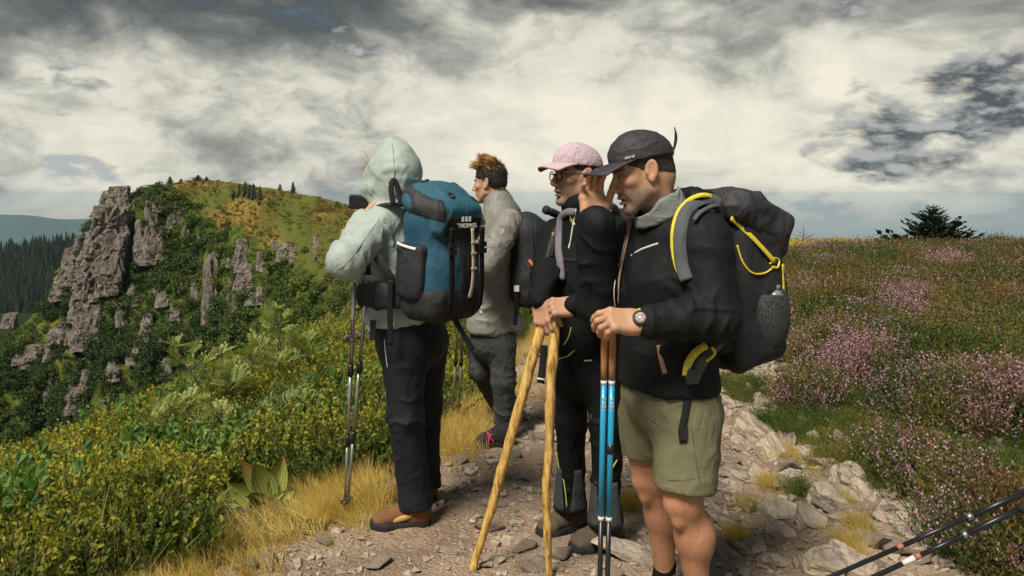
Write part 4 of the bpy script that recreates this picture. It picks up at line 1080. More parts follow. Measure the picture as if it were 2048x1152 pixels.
# ================================================================== IMPLICIT SURFACES (bodies, clothes, packs)
def rot_axes(x, z):
    """3x3 with columns x (forward), y (left), z (up)"""
    x = np.asarray(x, float); x /= np.linalg.norm(x); z = np.asarray(z, float); z = z-x*(z @ x); z /= np.linalg.norm(z)
    return np.stack([x, np.cross(z, x), z], 1)
class Field:
    def __init__(s, lo, hi, h):
        s.lo = np.asarray(lo, float); s.h = h; s.n = np.ceil((np.asarray(hi, float)-s.lo)/h).astype(int)+1
        s.D = np.full(s.n, 1.0, np.float32)
    def _sub(s, lo, hi):
        a = np.clip(np.floor((np.asarray(lo)-s.lo)/s.h).astype(int), 0, s.n); b = np.clip(np.ceil((np.asarray(hi)-s.lo)/s.h).astype(int)+1, 0, s.n)
        if np.any(b <= a): return None, None
        sl = tuple(slice(i, j) for i, j in zip(a, b))
        g = np.meshgrid(*[s.lo[k]+s.h*np.arange(a[k], b[k]) for k in range(3)], indexing='ij')
        return sl, np.stack(g, -1)
    def _put(s, sl, d, k, cut=False):
        o = s.D[sl]
        if cut:
            d = -d
            if k <= 0: s.D[sl] = np.maximum(o, d); return
            t = np.clip(.5-.5*(o-d)/k, 0, 1); s.D[sl] = o*(1-t)+d*t+k*t*(1-t)
        else:
            if k <= 0: s.D[sl] = np.minimum(o, d); return
            t = np.clip(.5+.5*(o-d)/k, 0, 1); s.D[sl] = o*(1-t)+d*t-k*t*(1-t)
    def rc(s, a, b, ra, rb, k=.02, cut=False):
        a = np.asarray(a, float); b = np.asarray(b, float); m = max(ra, rb)+k+3*s.h
        sl, p = s._sub(np.minimum(a, b)-m, np.maximum(a, b)+m)
        if sl is None: return s
        ba = b-a; t = np.clip(((p-a) @ ba)/(ba @ ba+1e-12), 0, 1)
        d = np.linalg.norm(p-a-t[..., None]*ba, axis=-1)-(ra+(rb-ra)*t)
        s._put(sl, d, k, cut); return s
    def chain(s, pts, rad, k=.02):
        for i in range(len(pts)-1): s.rc(pts[i], pts[i+1], rad[i], rad[i+1], k)
        return s
    def ell(s, c, r, R=None, k=.02, cut=False):
        c = np.asarray(c, float); r = np.asarray(r, float)*np.ones(3); m = r.max()+k+3*s.h
        sl, p = s._sub(c-m, c+m)
        if sl is None: return s
        q = p-c
        if R is not None: q = q @ R
        k0 = np.linalg.norm(q/r, axis=-1); k1 = np.linalg.norm(q/(r*r), axis=-1)+1e-9
        s._put(sl, k0*(k0-1)/k1, k, cut); return s
    def box(s, c, half, R=None, rnd=.01, k=.02, cut=False):
        c = np.asarray(c, float); half = np.asarray(half, float); m = np.linalg.norm(half)+k+3*s.h
        sl, p = s._sub(c-m, c+m)
        if sl is None: return s
        q = p-c
        if R is not None: q = q @ R
        q = np.abs(q)-(half-rnd)
        d = np.linalg.norm(np.maximum(q, 0), axis=-1)+np.minimum(q.max(-1), 0)-rnd
        s._put(sl, d, k, cut); return s
    def limb(s, pts, rx, ry, side, k=.02):
        """chain with elliptic section: rx along side, ry across"""
        side = np.asarray(side, float); side /= np.linalg.norm(side)
        for i in range(len(pts)-1):
            a, b = np.asarray(pts[i], float), np.asarray(pts[i+1], float); m = max(rx[i], rx[i+1], ry[i], ry[i+1])+k+3*s.h
            sl, p = s._sub(np.minimum(a, b)-m, np.maximum(a, b)+m)
            if sl is None: continue
            ba = b-a; t = np.clip(((p-a) @ ba)/(ba @ ba), 0, 1); q = p-a-t[..., None]*ba
            x = q @ side; y = np.sqrt(np.maximum((q*q).sum(-1)-x*x, 0))
            RX = rx[i]+(rx[i+1]-rx[i])*t; RY = ry[i]+(ry[i+1]-ry[i])*t
            u = np.stack([x/RX, y/RY], -1); k0 = np.linalg.norm(u, axis=-1); k1 = np.sqrt((x/RX**2)**2+(y/RY**2)**2)+1e-6
            s._put(sl, np.where(k0 < .05, -np.minimum(RX, RY), k0*(k0-1)/k1), k)
        return s
    def fn(s, f):
        sl, p = s._sub(s.lo-1, s.lo+s.h*s.n+1); s.D = f(p, s.D).astype(np.float32); return s
    def mesh(s, relax=1):
        D = s.D; D[0] = D[-1] = 1; D[:, 0] = D[:, -1] = 1; D[:, :, 0] = D[:, :, -1] = 1
        ins = D < 0; c = ins[:-1, :-1, :-1].astype(np.int8)*0
        for dx in (0, 1):
            for dy in (0, 1):
                for dz in (0, 1): c = c+ins[dx:D.shape[0]-1+dx, dy:D.shape[1]-1+dy, dz:D.shape[2]-1+dz]
        ci = np.argwhere((c > 0) & (c < 8))
        idx = np.full(c.shape, -1, np.int64); idx[tuple(ci.T)] = np.arange(len(ci))
        acc = np.zeros((len(ci), 3)); cnt = np.zeros(len(ci))
        cor = [(x, y, z) for x in (0, 1) for y in (0, 1) for z in (0, 1)]
        val = {q: D[ci[:, 0]+q[0], ci[:, 1]+q[1], ci[:, 2]+q[2]] for q in cor}
        for q in cor:
            for ax in range(3):
                if q[ax]: continue
                q2 = tuple(1 if i == ax else q[i] for i in range(3))
                a, b = val[q], val[q2]; m = (a < 0) != (b < 0)
                t = np.where(m, a/(a-b+1e-12), 0)
                e = np.array(q, float)[None, :]*np.ones((len(ci), 1)); e[:, ax] += t
                acc += e*m[:, None]; cnt += m
        V = s.lo+(ci+acc/np.maximum(cnt, 1)[:, None])*s.h
        Fs = []
        for ax in range(3):
            o1, o2 = [(1, 2), (2, 0), (0, 1)][ax]
            sl0 = [slice(1, -1)]*3; sl1 = [slice(1, -1)]*3
            sl0[ax] = slice(0, -1); sl1[ax] = slice(1, None)
            A = ins[tuple(sl0)]; B = ins[tuple(sl1)]
            for flip, m in ((False, A & ~B), (True, ~A & B)):
                e = np.argwhere(m)
                if not len(e): continue
                off = np.ones(3, int); off[ax] = 0; e = e+off
                def cell(d1, d2):
                    q = e.copy(); q[:, o1] += d1; q[:, o2] += d2; return idx[tuple(q.T)]
                quad = np.stack([cell(-1, -1), cell(0, -1), cell(0, 0), cell(-1, 0)], 1)
                Fs.append(quad[:, ::-1] if flip else quad)
        F = np.concatenate(Fs) if Fs else np.zeros((0, 4), int)
        F = F[(F >= 0).all(1)]
        for _ in range(relax):
            S = np.zeros_like(V); C = np.zeros(len(V))
            for i in range(4):
                np.add.at(S, F[:, i], V[F[:, (i+1) % 4]]+V[F[:, i-1]]); np.add.at(C, F[:, i], 2)
            V = V*.5+.5*S/np.maximum(C, 1)[:, None]
        return V, F
def vnormals(V, F):
    n = np.cross(V[F[:, 2]]-V[F[:, 0]], V[F[:, 3]]-V[F[:, 1]]); N = np.zeros_like(V)
    for i in range(4): np.add.at(N, F[:, i], n)
    return N/(np.linalg.norm(N, axis=1)[:, None]+1e-12)
def wrinkle(V, F, amp, freq, aniso=(1, 1, 1), seed=0.0, warp=.5):
    N = vnormals(V, F); p = V*freq*np.asarray(aniso)+seed
    p = p+warp*np.stack([gnoise(V*freq*.5+seed+3), gnoise(V*freq*.5+seed+11), gnoise(V*freq*.5+seed+23)], -1)
    w = 1-2*np.abs(gnoise(p)); w = np.maximum(w, -.2)**2*np.sign(w)
    w2 = 1-2*np.abs(gnoise(p*2.2+5))
    return V+N*(amp*(w*.75+.25*w2)*(.4+.6*sstep(gnoise(V*freq*.6+seed+31), -.3, .4)))[:, None]
def pk(pts): return [P(*p) for p in pts]
def snap(V, pts, off=.003, r=8.0):
    """trim laid on a garment: points given by photo pixel, distance taken from the surface they lie on"""
    qx = 1024+FPX*V[:, 0]/V[:, 1]; qy = HY+FPX*(CZ-V[:, 2])/V[:, 1]; out = []
    for px, py, Y in pts:
        m = (qx-px)**2+(qy-py)**2 < r*r
        if m.sum() > 3:
            y = V[m, 1]; f = y < y.min()+.05; A = np.stack([np.ones(f.sum()), (qx[m]-px)[f]/r, (qy[m]-py)[f]/r], 1)
            c = np.linalg.lstsq(A, y[f], rcond=None)[0] if f.sum() > 5 else [y.min()]
            Y = min(max(c[0], y.min()), y.min()+.03)
        out.append(P(px, py, Y-off))
    return out
SURF = {}
def rings(V, F, a, b, n, amp, rad, t0=0.0, t1=1.0, seed=0.0):
    """gathered cloth folds running round a limb from a to b"""
    a = np.asarray(a, float); b = np.asarray(b, float); N = vnormals(V, F); ab = b-a; t = ((V-a) @ ab)/(ab @ ab)
    d = np.linalg.norm(V-a-np.clip(t, 0, 1)[:, None]*ab, axis=1)
    m = sstep(t, t0-.08, t0+.08)*(1-sstep(t, t1-.08, t1+.08))*(1-sstep(d, rad*.9, rad*1.15))
    sd_ = np.random.default_rng(int(seed*10)).normal(size=3)*5
    ph = t*n*.55*math.pi+V @ sd_+3.0*gnoise(V*5+seed)+1.2*gnoise(V*13+seed+5)
    w = (1-np.abs(np.sin(ph)))**2.5*sstep(gnoise(V*6.5+seed+9), -.25, .35)
    return V+N*(.85*amp*m*(w-.15))[:, None]
def joinm(parts):
    V = np.concatenate([p[0] for p in parts]); F = []; n = 0
    for p in parts: F.append(np.asarray(p[1])+n); n += len(p[0])
    return V, np.concatenate(F)

def hand_mesh(wrist, fdir, dorsal, curls, left=False, thumb=((.75, .65, -.25), .25), scale=1.0, h=.0032, spread=1.0, back=.07):
    """a hand with palm, four bent fingers and a thumb; returns world verts"""
    f = Field((-back-.01, -.075, -.12), (.20, .10, .05), h)
    f.box((.045, 0, -.002), (.046, .040, .0135), None, .0125, .0)
    f.ell((.02, .022, -.010), (.034, .022, .017), None, .012)              # ball of the thumb
    f.ell((.03, -.026, -.010), (.034, .015, .014), None, .012)
    f.limb([(-back, 0, 0), (-.005, 0, 0), (.02, 0, 0)], (.033, .029, .034), (.026, .020, .017), (0, 1, 0), .012)
    ky = (.030, .010, -.0105, -.029); kx = (.084, .090, .087, .078); ln = (.072, .080, .075, .058); rr = (.0098, .0102, .0098, .0086)
    for i in range(4):
        p = np.array([kx[i], ky[i], .0]); a = 0.0; r = rr[i]; yaw = (.09, .02, -.05, -.12)[i]*spread
        cu = curls[i] if hasattr(curls[0], '__len__') else curls
        f.ell(p, (.012, .011, .0125), None, .008)
        for j, fr in enumerate((.46, .30, .24)):
            a += cu[j]; d = np.array([math.cos(a)*math.cos(yaw), math.sin(yaw)*math.cos(a), -math.sin(a)])
            q = p+d*ln[i]*fr
            f.rc(p, q, r, r*.93, .0035); r *= .93; p = q
    p = np.array([.018, .030, -.008]); d = np.array(thumb[0], float); d /= np.linalg.norm(d); r = .0135
    for j, l in enumerate((.040, .032, .025)):
        q = p+d*l; f.rc(p, q, r, r*.9, .006); r *= .88; p = q
        ax = np.array([1, -thumb[1]*1.2, -thumb[1]*.6]); d = d+thumb[1]*np.array([.8, -.5, -.3]); d /= np.linalg.norm(d)
    V, F = f.mesh(1)
    if left: V = V*np.array([1, -1, 1]); F = F[:, ::-1]
    R = rot_axes(fdir, dorsal)
    return np.asarray(wrist)+(V*scale) @ R.T, F

def head_field(neck_l, h=.0036, mouth=.003, female=0.0):
    """head in its own frame: x forward, y left, z up, origin between the ears"""
    lo = np.array([-.15, -.11, -.24]); hi = np.array([.16, .11, .15])
    lo = np.minimum(lo, np.asarray(neck_l)-.08)
    f = Field(lo, hi, h)
    f.ell((-.012, 0, .045), (.100, .077, .085), None, 0)
    f.ell((.034, 0, -.022), (.062, .060, .088), None, .03)
    for s in (-1, 1):
        f.rc((.0, s*.050, -.060), (.066, s*.016, -.108), .023, .018, .025)
        f.rc((.0, s*.056, -.02), (.0, s*.052, -.062), .018, .020, .02)
        f.ell((.064, s*.043, -.020), (.022, .020, .018), None, .02)        # cheekbone
        f.ell((.066, s*.028, -.062), (.016, .014, .024), None, .02)
    f.ell((.076, 0, -.113), (.021, .024, .019), None, .018)                # chin
    f.ell((.082, 0, .025), (.018, .050, .011), None, .010)                 # brow
    for s in (-1, 1):
        f.ell((.105, s*.031, .000), (.021, .021, .014), None, .008, True)  # socket
        f.ell((.077, s*.031, .000), (.0145, .0145, .0135), None, .004)
    f.rc((.090, 0, .012), (.115, 0, -.030), .0085, .0115, .010)
    f.ell((.113, 0, -.036), (.0145, .0125, .0115), None, .008)
    for s in (-1, 1):
        f.ell((.102, s*.0125, -.041), (.012, .0085, .009), None, .006)
        f.ell((.109, s*.0065, -.050), (.006, .004, .004), None, .003, True)
    f.ell((.084, 0, -.064), (.016, .028, .016), None, .012)
    for s in (-1, 1): f.rc((.098, s*.024, -.046), (.078, s*.036, -.088), .0035, .003, .006, True)
    f.ell((.096, 0, -.068), (.010, .023, .0065), None, .006)
    f.ell((.092, 0, -.085), (.011, .020, .0075), None, .006)
    f.box((.104, 0, -.0765), (.016, .019, mouth), None, .002, .003, True)
    f.ell((.094, 0, -.098), (.008, .020, .006), None, .006, True)
    for s in (-1, 1):                                                      # ears
        Re = rot_axes((1, s*-.35, .25), (-.22, 0, 1))
        f.ell((-.006, s*.082, .000), (.022, .0095, .038), Re, .005)
        f.ell((-.002, s*.0925, .006), (.0150, .0100, .027), Re, .003, True)
        f.ell((.002, s*.085, -.030), (.009, .006, .010), Re, .004)
        f.rc((-.012, s*.084, .014), (-.008, s*.085, -.012), .0035, .003, .003)
        f.ell((.012, s*.083, -.004), (.005, .004, .007), Re, .003)
    n = np.asarray(neck_l, float)
    f.limb([(-.030, 0, -.03), (-.025, 0, -.10), n], (.056-.008*female, .051-.006*female, .060), (.058-.006*female, .052-.006*female, .058), (0, 1, 0), .03)
    f.ell((-.06, 0, -.03), (.05, .055, .05), None, .03)
    return f
class Head:
    def __init__(s, origin, fwd, up, scale, neck_w, **kw):
        s.o = np.asarray(origin, float); s.R = rot_axes(fwd, up); s.s = scale
        nl = s.inv(neck_w); s.f = head_field(nl, **kw); s.Vl, s.F = s.f.mesh(1); s.V = s.w(s.Vl)
    def w(s, v): return s.o+(np.asarray(v, float)*s.s) @ s.R.T
    def inv(s, p): return ((np.asarray(p, float)-s.o) @ s.R)/s.s
def skin_cols(Vl, base, stub=(.20, .15, .12), beard=.6, lips=(.42, .17, .13), hairline=None):
    x, y, z = Vl[:, 0], Vl[:, 1], Vl[:, 2]; c = np.tile(np.array(base, float), (len(Vl), 1))
    n = fbm(Vl*60, 3)
    red = sstep(x, .09, .12)*(1-sstep(np.abs(z+.03), .015, .035))+.8*(1-sstep(np.linalg.norm((Vl-np.array([.07, .05, -.03]))*np.array([1, .0, 1]), axis=1), .015, .04))*.5
    red = red+sstep(np.abs(y), .078, .088)*.7
    c = c*(1-.35*np.clip(red, 0, 1)[:, None])+np.array([.50, .19, .125])*.35*np.clip(red, 0, 1)[:, None]
    jaw = sstep(-z+.25*np.minimum(x, .04), .030, .085)*(1-sstep(-z, .128, .150))*sstep(x, -.015, .02)
    jaw = jaw*(1-.85*(sstep(x, .03, .06)*sstep(z, -.060, -.045)))
    mous = (1-sstep(np.abs(z+.060), .006, .014))*sstep(x, .075, .09)*(1-sstep(np.abs(y), .028, .04))
    m = np.clip(np.maximum(jaw, mous*1.5)*beard*(.80+.25*n+.40*gnoise(Vl*300)), 0, .85)[:, None]
    c = c*(1-m)+np.array(stub)*m
    lp = np.maximum(1-sstep(np.abs(z+.069), .004, .008), 1-sstep(np.abs(z+.085), .005, .009))*sstep(x, .090, .097)*(1-sstep(np.abs(y), .019, .025))
    c = c*(1-.75*lp[:, None])+np.array(lips)*.75*lp[:, None]
    sl = (1-sstep(np.abs(z+.0765), .002, .0045))*sstep(x, .080, .090)*(1-sstep(np.abs(y), .018, .022))
    c = c*(1-.8*sl[:, None])+np.array([.06, .02, .015])*.8*sl[:, None]
    br = (1-sstep(np.abs(z-.0245+.10*np.abs(np.abs(y)-.03)), .004, .008))*sstep(x, .07, .078)*sstep(np.abs(y), .009, .014)*(1-sstep(np.abs(y), .050, .056))
    c = c*(1-.85*br[:, None])+np.array([.035, .025, .02])*.85*br[:, None]
    fold = (1-sstep(np.abs((x-.094)+.62*(z+.048)), .003, .008))*(1-sstep(np.abs(z+.066), .018, .034))*sstep(np.abs(y), .012, .02)*sstep(x, .05, .07)
    c = c*(1-.40*fold[:, None])+np.array([.17, .08, .05])*.40*fold[:, None]
    lid = (1-sstep(np.abs(z-.008), .003, .007))*sstep(x, .07, .08)*(1-sstep(np.abs(np.abs(y)-.031), .013, .019))
    c = c*(1-.45*lid[:, None])+np.array([.09, .05, .04])*.45*lid[:, None]
    return c
def eye_mesh(hd, s, parent):
    n = 12; V = []; C = []
    for i in range(n):
        for j in range(n):
            a = (i/(n-1)-.5)*1.9; b = (j/(n-1)-.5)*1.9
            d = np.array([math.cos(a)*math.cos(b), math.sin(a)*math.cos(b), math.sin(b)])
            V.append(np.array([.0785, s*.031, 0])+d*.0143*np.array([1, 1, .9])); r = math.hypot(a+.1*0, b)
            C.append((.03, .02, .015) if r < .55 else (.36, .32, .29))
    F = [(i*n+j, (i+1)*n+j, (i+1)*n+j+1, i*n+j+1) for i in range(n-1) for j in range(n-1)]
    return obj('eye', hd.w(V), F, M_EYE, parent, True, np.array(C))

def boot(parent, heel, toe, h_shaft, upper_m, sole_m, name='boot', shaft=True, lean=(0, 0), width=.052, accent=None):
    """walking boot: heel/toe are the sole ends on the ground"""
    heel = np.asarray(heel, float); toe = np.asarray(toe, float); d = toe-heel; L = np.linalg.norm(d); R = rot_axes(d, (0, 0, 1))
    f = Field((-.04, -.09, -.01), (L+.04, .09, h_shaft+.05), .0055)
    w = width
    f.limb([(.045, 0, .045), (.12, 0, .052), (L-.075, 0, .042), (L-.042, 0, .034)], (w*.75, w*.72, w*.95, w*.80), (.040, .045, .034, .028), (0, 1, 0), .02)
    if shaft: f.limb([(.062, 0, .05), (.062+lean[0]*.5, lean[1]*.5, h_shaft*.7), (.068+lean[0], lean[1], h_shaft)], (w*.8, w*.84, w*.9), (.046, .052, .056), (0, 1, 0), .03)
    f.ell((.13, 0, .085), (.07, .026, .022), rot_axes((1, 0, -.55), (0, 0, 1)), .02)
    f.fn(lambda p, D: np.maximum(D, .016-p[..., 2]))
    V, F = f.mesh(1); V = wrinkle(V, F, .003, 26, seed=L*50)
    up = obj(name, heel+V @ R.T, F, upper_m, parent)
    g = Field((-.04, -.09, -.02), (L+.04, .09, .08), .0045)
    g.limb([(.045, 0, .013), (.12, 0, .013), (L-.08, 0, .013), (L-.046, 0, .014)], (w*.86, w*.78, w*1.05, w*.88), (.045, .045, .045, .044), (0, 1, 0), .03)
    g.fn(lambda p, D: np.maximum(D, np.maximum(p[..., 2]-.030-.012*sstep(p[..., 0], L-.07, L), -.001-p[..., 2]-.0*p[..., 0])))
    V, F = g.mesh(1)
    # lugs
    V[:, 2] -= .004*((np.sin(V[:, 0]*190) > 0) & (V[:, 2] < .006))
    obj('sole', heel+V @ R.T, F, sole_m, up)
    lm = MB()
    for k in range(4):
        x = .10+.026*k; z = .118-.018*k
        pts = [(x, -.032, z-.022), (x+.006, 0, z+.003), (x, .032, z-.022)]
        lm.add(*tube(heel+np.array(spline(pts, 7)) @ R.T, .0028, 5))
    lm.obj('lace', accent or sole_m, up)
    return up

def ribbon(name, pts, w, mat, parent, n=24, th=.0022, up=(0, 0, 1)):
    """flat webbing strap along pts, its broad face towards up"""
    V, F = tube(spline(pts, n), 1.0, 8, True, flat=(w, th), up=up); return obj(name, V, F, mat, parent)
def cord(name, pts, r, mat, parent, n=24):
    V, F = tube(spline(pts, n), r, 7); return obj(name, V, F, mat, parent)
def lettering(text, size, origin, xdir, ydir, mat, parent, name='lettering', depth=.0008, shear=0.0):
    cu = bpy.data.curves.new('lettering', 'FONT'); cu.body = text; cu.size = size; cu.extrude = depth; cu.shear = shear
    cu.align_x = 'CENTER'; cu.align_y = 'CENTER'
    t = bpy.data.objects.new('tmp_text', cu); COL.objects.link(t)
    dg = bpy.context.evaluated_depsgraph_get(); me = bpy.data.meshes.new_from_object(t.evaluated_get(dg))
    bpy.data.objects.remove(t); 
    R = rot_axes(xdir, np.cross(xdir, ydir)); n = len(me.vertices); V = np.empty(n*3); me.vertices.foreach_get('co', V); V = V.reshape(-1, 3)
    V = np.asarray(origin)+V @ R.T; me.vertices.foreach_set('co', V.ravel()); me.update(); me.name = name
    me.materials.clear(); me.materials.append(mat)
    return link(name, me, mat, parent)

def pole(label, grip, tip, r, mats, segs, group, basket=None, strap=None, grip_len=.15, grip_r=.016, top_extra=None, cat='trekking pole'):
    """trekking pole from grip top to tip; segs: list of (f0, f1, radius factor, material, part name)"""
    grip = np.asarray(grip, float); tip = np.asarray(tip, float); d = tip-grip; L = np.linalg.norm(d); u = d/L
    root = empty('trekking_pole', tip); tag(root, label, cat, group)
    gm = [(0, grip_r*.9), (.012, grip_r*1.15), (.03, grip_r*.95), (.06, grip_r*1.02), (grip_len*.7, grip_r*.92), (grip_len, grip_r*.86)]
    V, F = tube([grip+u*a for a, _ in gm], [b for _, b in gm], 12); obj('grip', V, F, mats['grip'], root)
    for f0, f1, rf, m, nm in segs:
        V, F = tube([grip+u*(L*f0), grip+u*(L*(f0+f1)/2), grip+u*(L*f1)], r*rf, 10); obj(nm, V, F, m, root)
    V, F = tube([tip-u*.05, tip-u*.012, tip], [r*.55, r*.42, r*.2], 8); obj('tip', V, F, mats['tip'], root)
    if basket:
        b0 = tip-u*basket; V, F = tube([b0-u*.006, b0, b0+u*.006], [r*.9, r*2.6, r*.9], 14); obj('basket', V, F, mats['tip'], root)
    if strap is not None:
        ribbon('strap', strap, .010, mats['strap'], root)
    return root
M_EYE = attr_mat('eye', .15, 0.0, 50, .5, 0, .02)
M_SKIN = attr_mat('skin', .52, .22, 420, .35, .12, .10, 90)
M_HAIRC = attr_mat('hair_strands', .5, .1, 300, .4, 0, .25, 200)
M_HAIR = plain('cropped_hair', (.040, .034, .030), .7, .7, 320, .9, .004)
M_JBLACK = fabric('black_shell', (.007, .0085, .0095), .72, .3, folds=.30, fscale=6, spec=.22)
M_FLEECE = fabric('black_fleece', (.006, .007, .008), .85, .3, folds=.5, fscale=9, spec=.2)
M_GREYCOL = fabric('grey_lining', (.20, .22, .21), .6, .25, folds=.4, fscale=20, spec=.3)
M_SHORTS = fabric('olive_shorts', (.155, .150, .085), .8, .15, folds=.4, fscale=8, spec=.2)
M_SAGE = fabric('sage_softshell', (.34, .405, .37), .6, .10, folds=.55, fscale=6.5, spec=.3)
M_NAVY = fabric('dark_trousers', (.010, .014, .018), .75, .3, folds=.4, fscale=9, spec=.25)
M_BTROU = fabric('black_trousers', (.006, .0065, .007), .8, .3, folds=.45, fscale=10, spec=.2)
M_GTROU = fabric('grey_cuff', (.055, .062, .064), .8, .25, folds=.5, fscale=12, spec=.2)
M_RAIN = fabric('grey_rain_shell', (.205, .20, .18), .5, .15, folds=.6, fscale=9, spec=.35)
M_JEANS = fabric('grey_jeans', (.050, .054, .058), .85, .25, folds=.5, fscale=10, spec=.2)
M_PINKCAP = fabric('pink_cap', (.50, .38, .43), .8, .12, folds=.35, fscale=16, spec=.2)
M_PINKUNDER = plain('pink_underbrim', (.30, .095, .12), .8, .15, 40, .1)
M_DARKCAP = fabric('dark_cap', (.036, .031, .038), .65, .35, folds=.25, fscale=14, spec=.35)
M_LIME = plain('lime_trim', (.42, .52, .10), .6, .15, 60, 0)
M_BEIGEZIP = plain('beige_zip', (.46, .29, .19), .6, .15, 200, .3)
M_WHITE = plain('pale_trim', (.62, .62, .60), .6, .15, 60, 0)
M_REDORANGE = plain('red_puller', (.58, .11, .05), .5, .15, 60, 0)
M_BOOT = plain('brown_suede', (.17, .085, .035), .85, .35, 30, .4, .004, spec=.2)
M_BOOT2 = plain('muddy_boot', (.105, .080, .055), .85, .45, 24, .4, .004, spec=.2)
M_TAN = plain('tan_leather', (.42, .28, .09), .75, .2, 40, .2)
M_RUBBER = plain('dark_rubber', (.022, .022, .022), .75, .4, 30, .4, .003, spec=.3)
M_SOCK = plain('black_sock', (.012, .012, .013), .95, .3, 200, .6, .003, spec=.1)
M_WEB = plain('black_webbing', (.012, .012, .013), .75, .3, 300, .4, .001, spec=.3)
M_BUCKLE = plain('black_plastic', (.014, .014, .015), .35, .2, 30, 0, spec=.5)
M_ALU = plain('aluminium', (.42, .43, .44), .35, .2, 40, .1, .001, metal=.85)
M_CHROME = plain('steel', (.5, .5, .5), .25, .15, 40, 0, metal=.9)
M_PHONE = plain('phone_case', (.016, .017, .020), .35, .2, 30, 0, spec=.5)
M_CORK = plain('cork', (.36, .165, .065), .85, .35, 130, .5, .002)
M_BLUEPOLE = plain('blue_shaft', (.012, .27, .46), .35, .15, 60, 0, spec=.5, coat=.3)
M_BLACKPOLE = plain('black_shaft', (.012, .013, .015), .35, .3, 60, 0, spec=.5)
M_REDBROWN = plain('copper_ring', (.34, .14, .09), .5, .2, 60, 0)
def mat_stick():
    m, n, b = material('peeled_wood')
    co = n.node('ShaderNodeTexCoord').outputs['Object']
    mp = n.node('ShaderNodeMapping'); n.put(mp.inputs[0], co); mp.inputs['Scale'].default_value = (1, 1, .22)
    a = n.noise(mp.outputs[0], 70, 6, .65, .6); c = n.noise(mp.outputs[0], 26, 4, .6)
    col = n.ramp(a, [(.30, (.11, .05, .014)), (.41, (.38, .20, .045)), (.52, (.60, .38, .10)), (.70, (.76, .57, .24))])
    col = n.mix(n.math('MULTIPLY', n.smooth(c, .56, .68), .7), col, (.14, .065, .02))
    n.put(b.inputs['Base Color'], col); b.inputs['Roughness'].default_value = .6
    bump(n, b, n.math('ADD', a, c), .6, .008); return m
M_STICK = mat_stick()
SKIN_D = (.46, .262, .158); SKIN_C = (.43, .245, .155); SKIN_B = (.50, .30, .20)
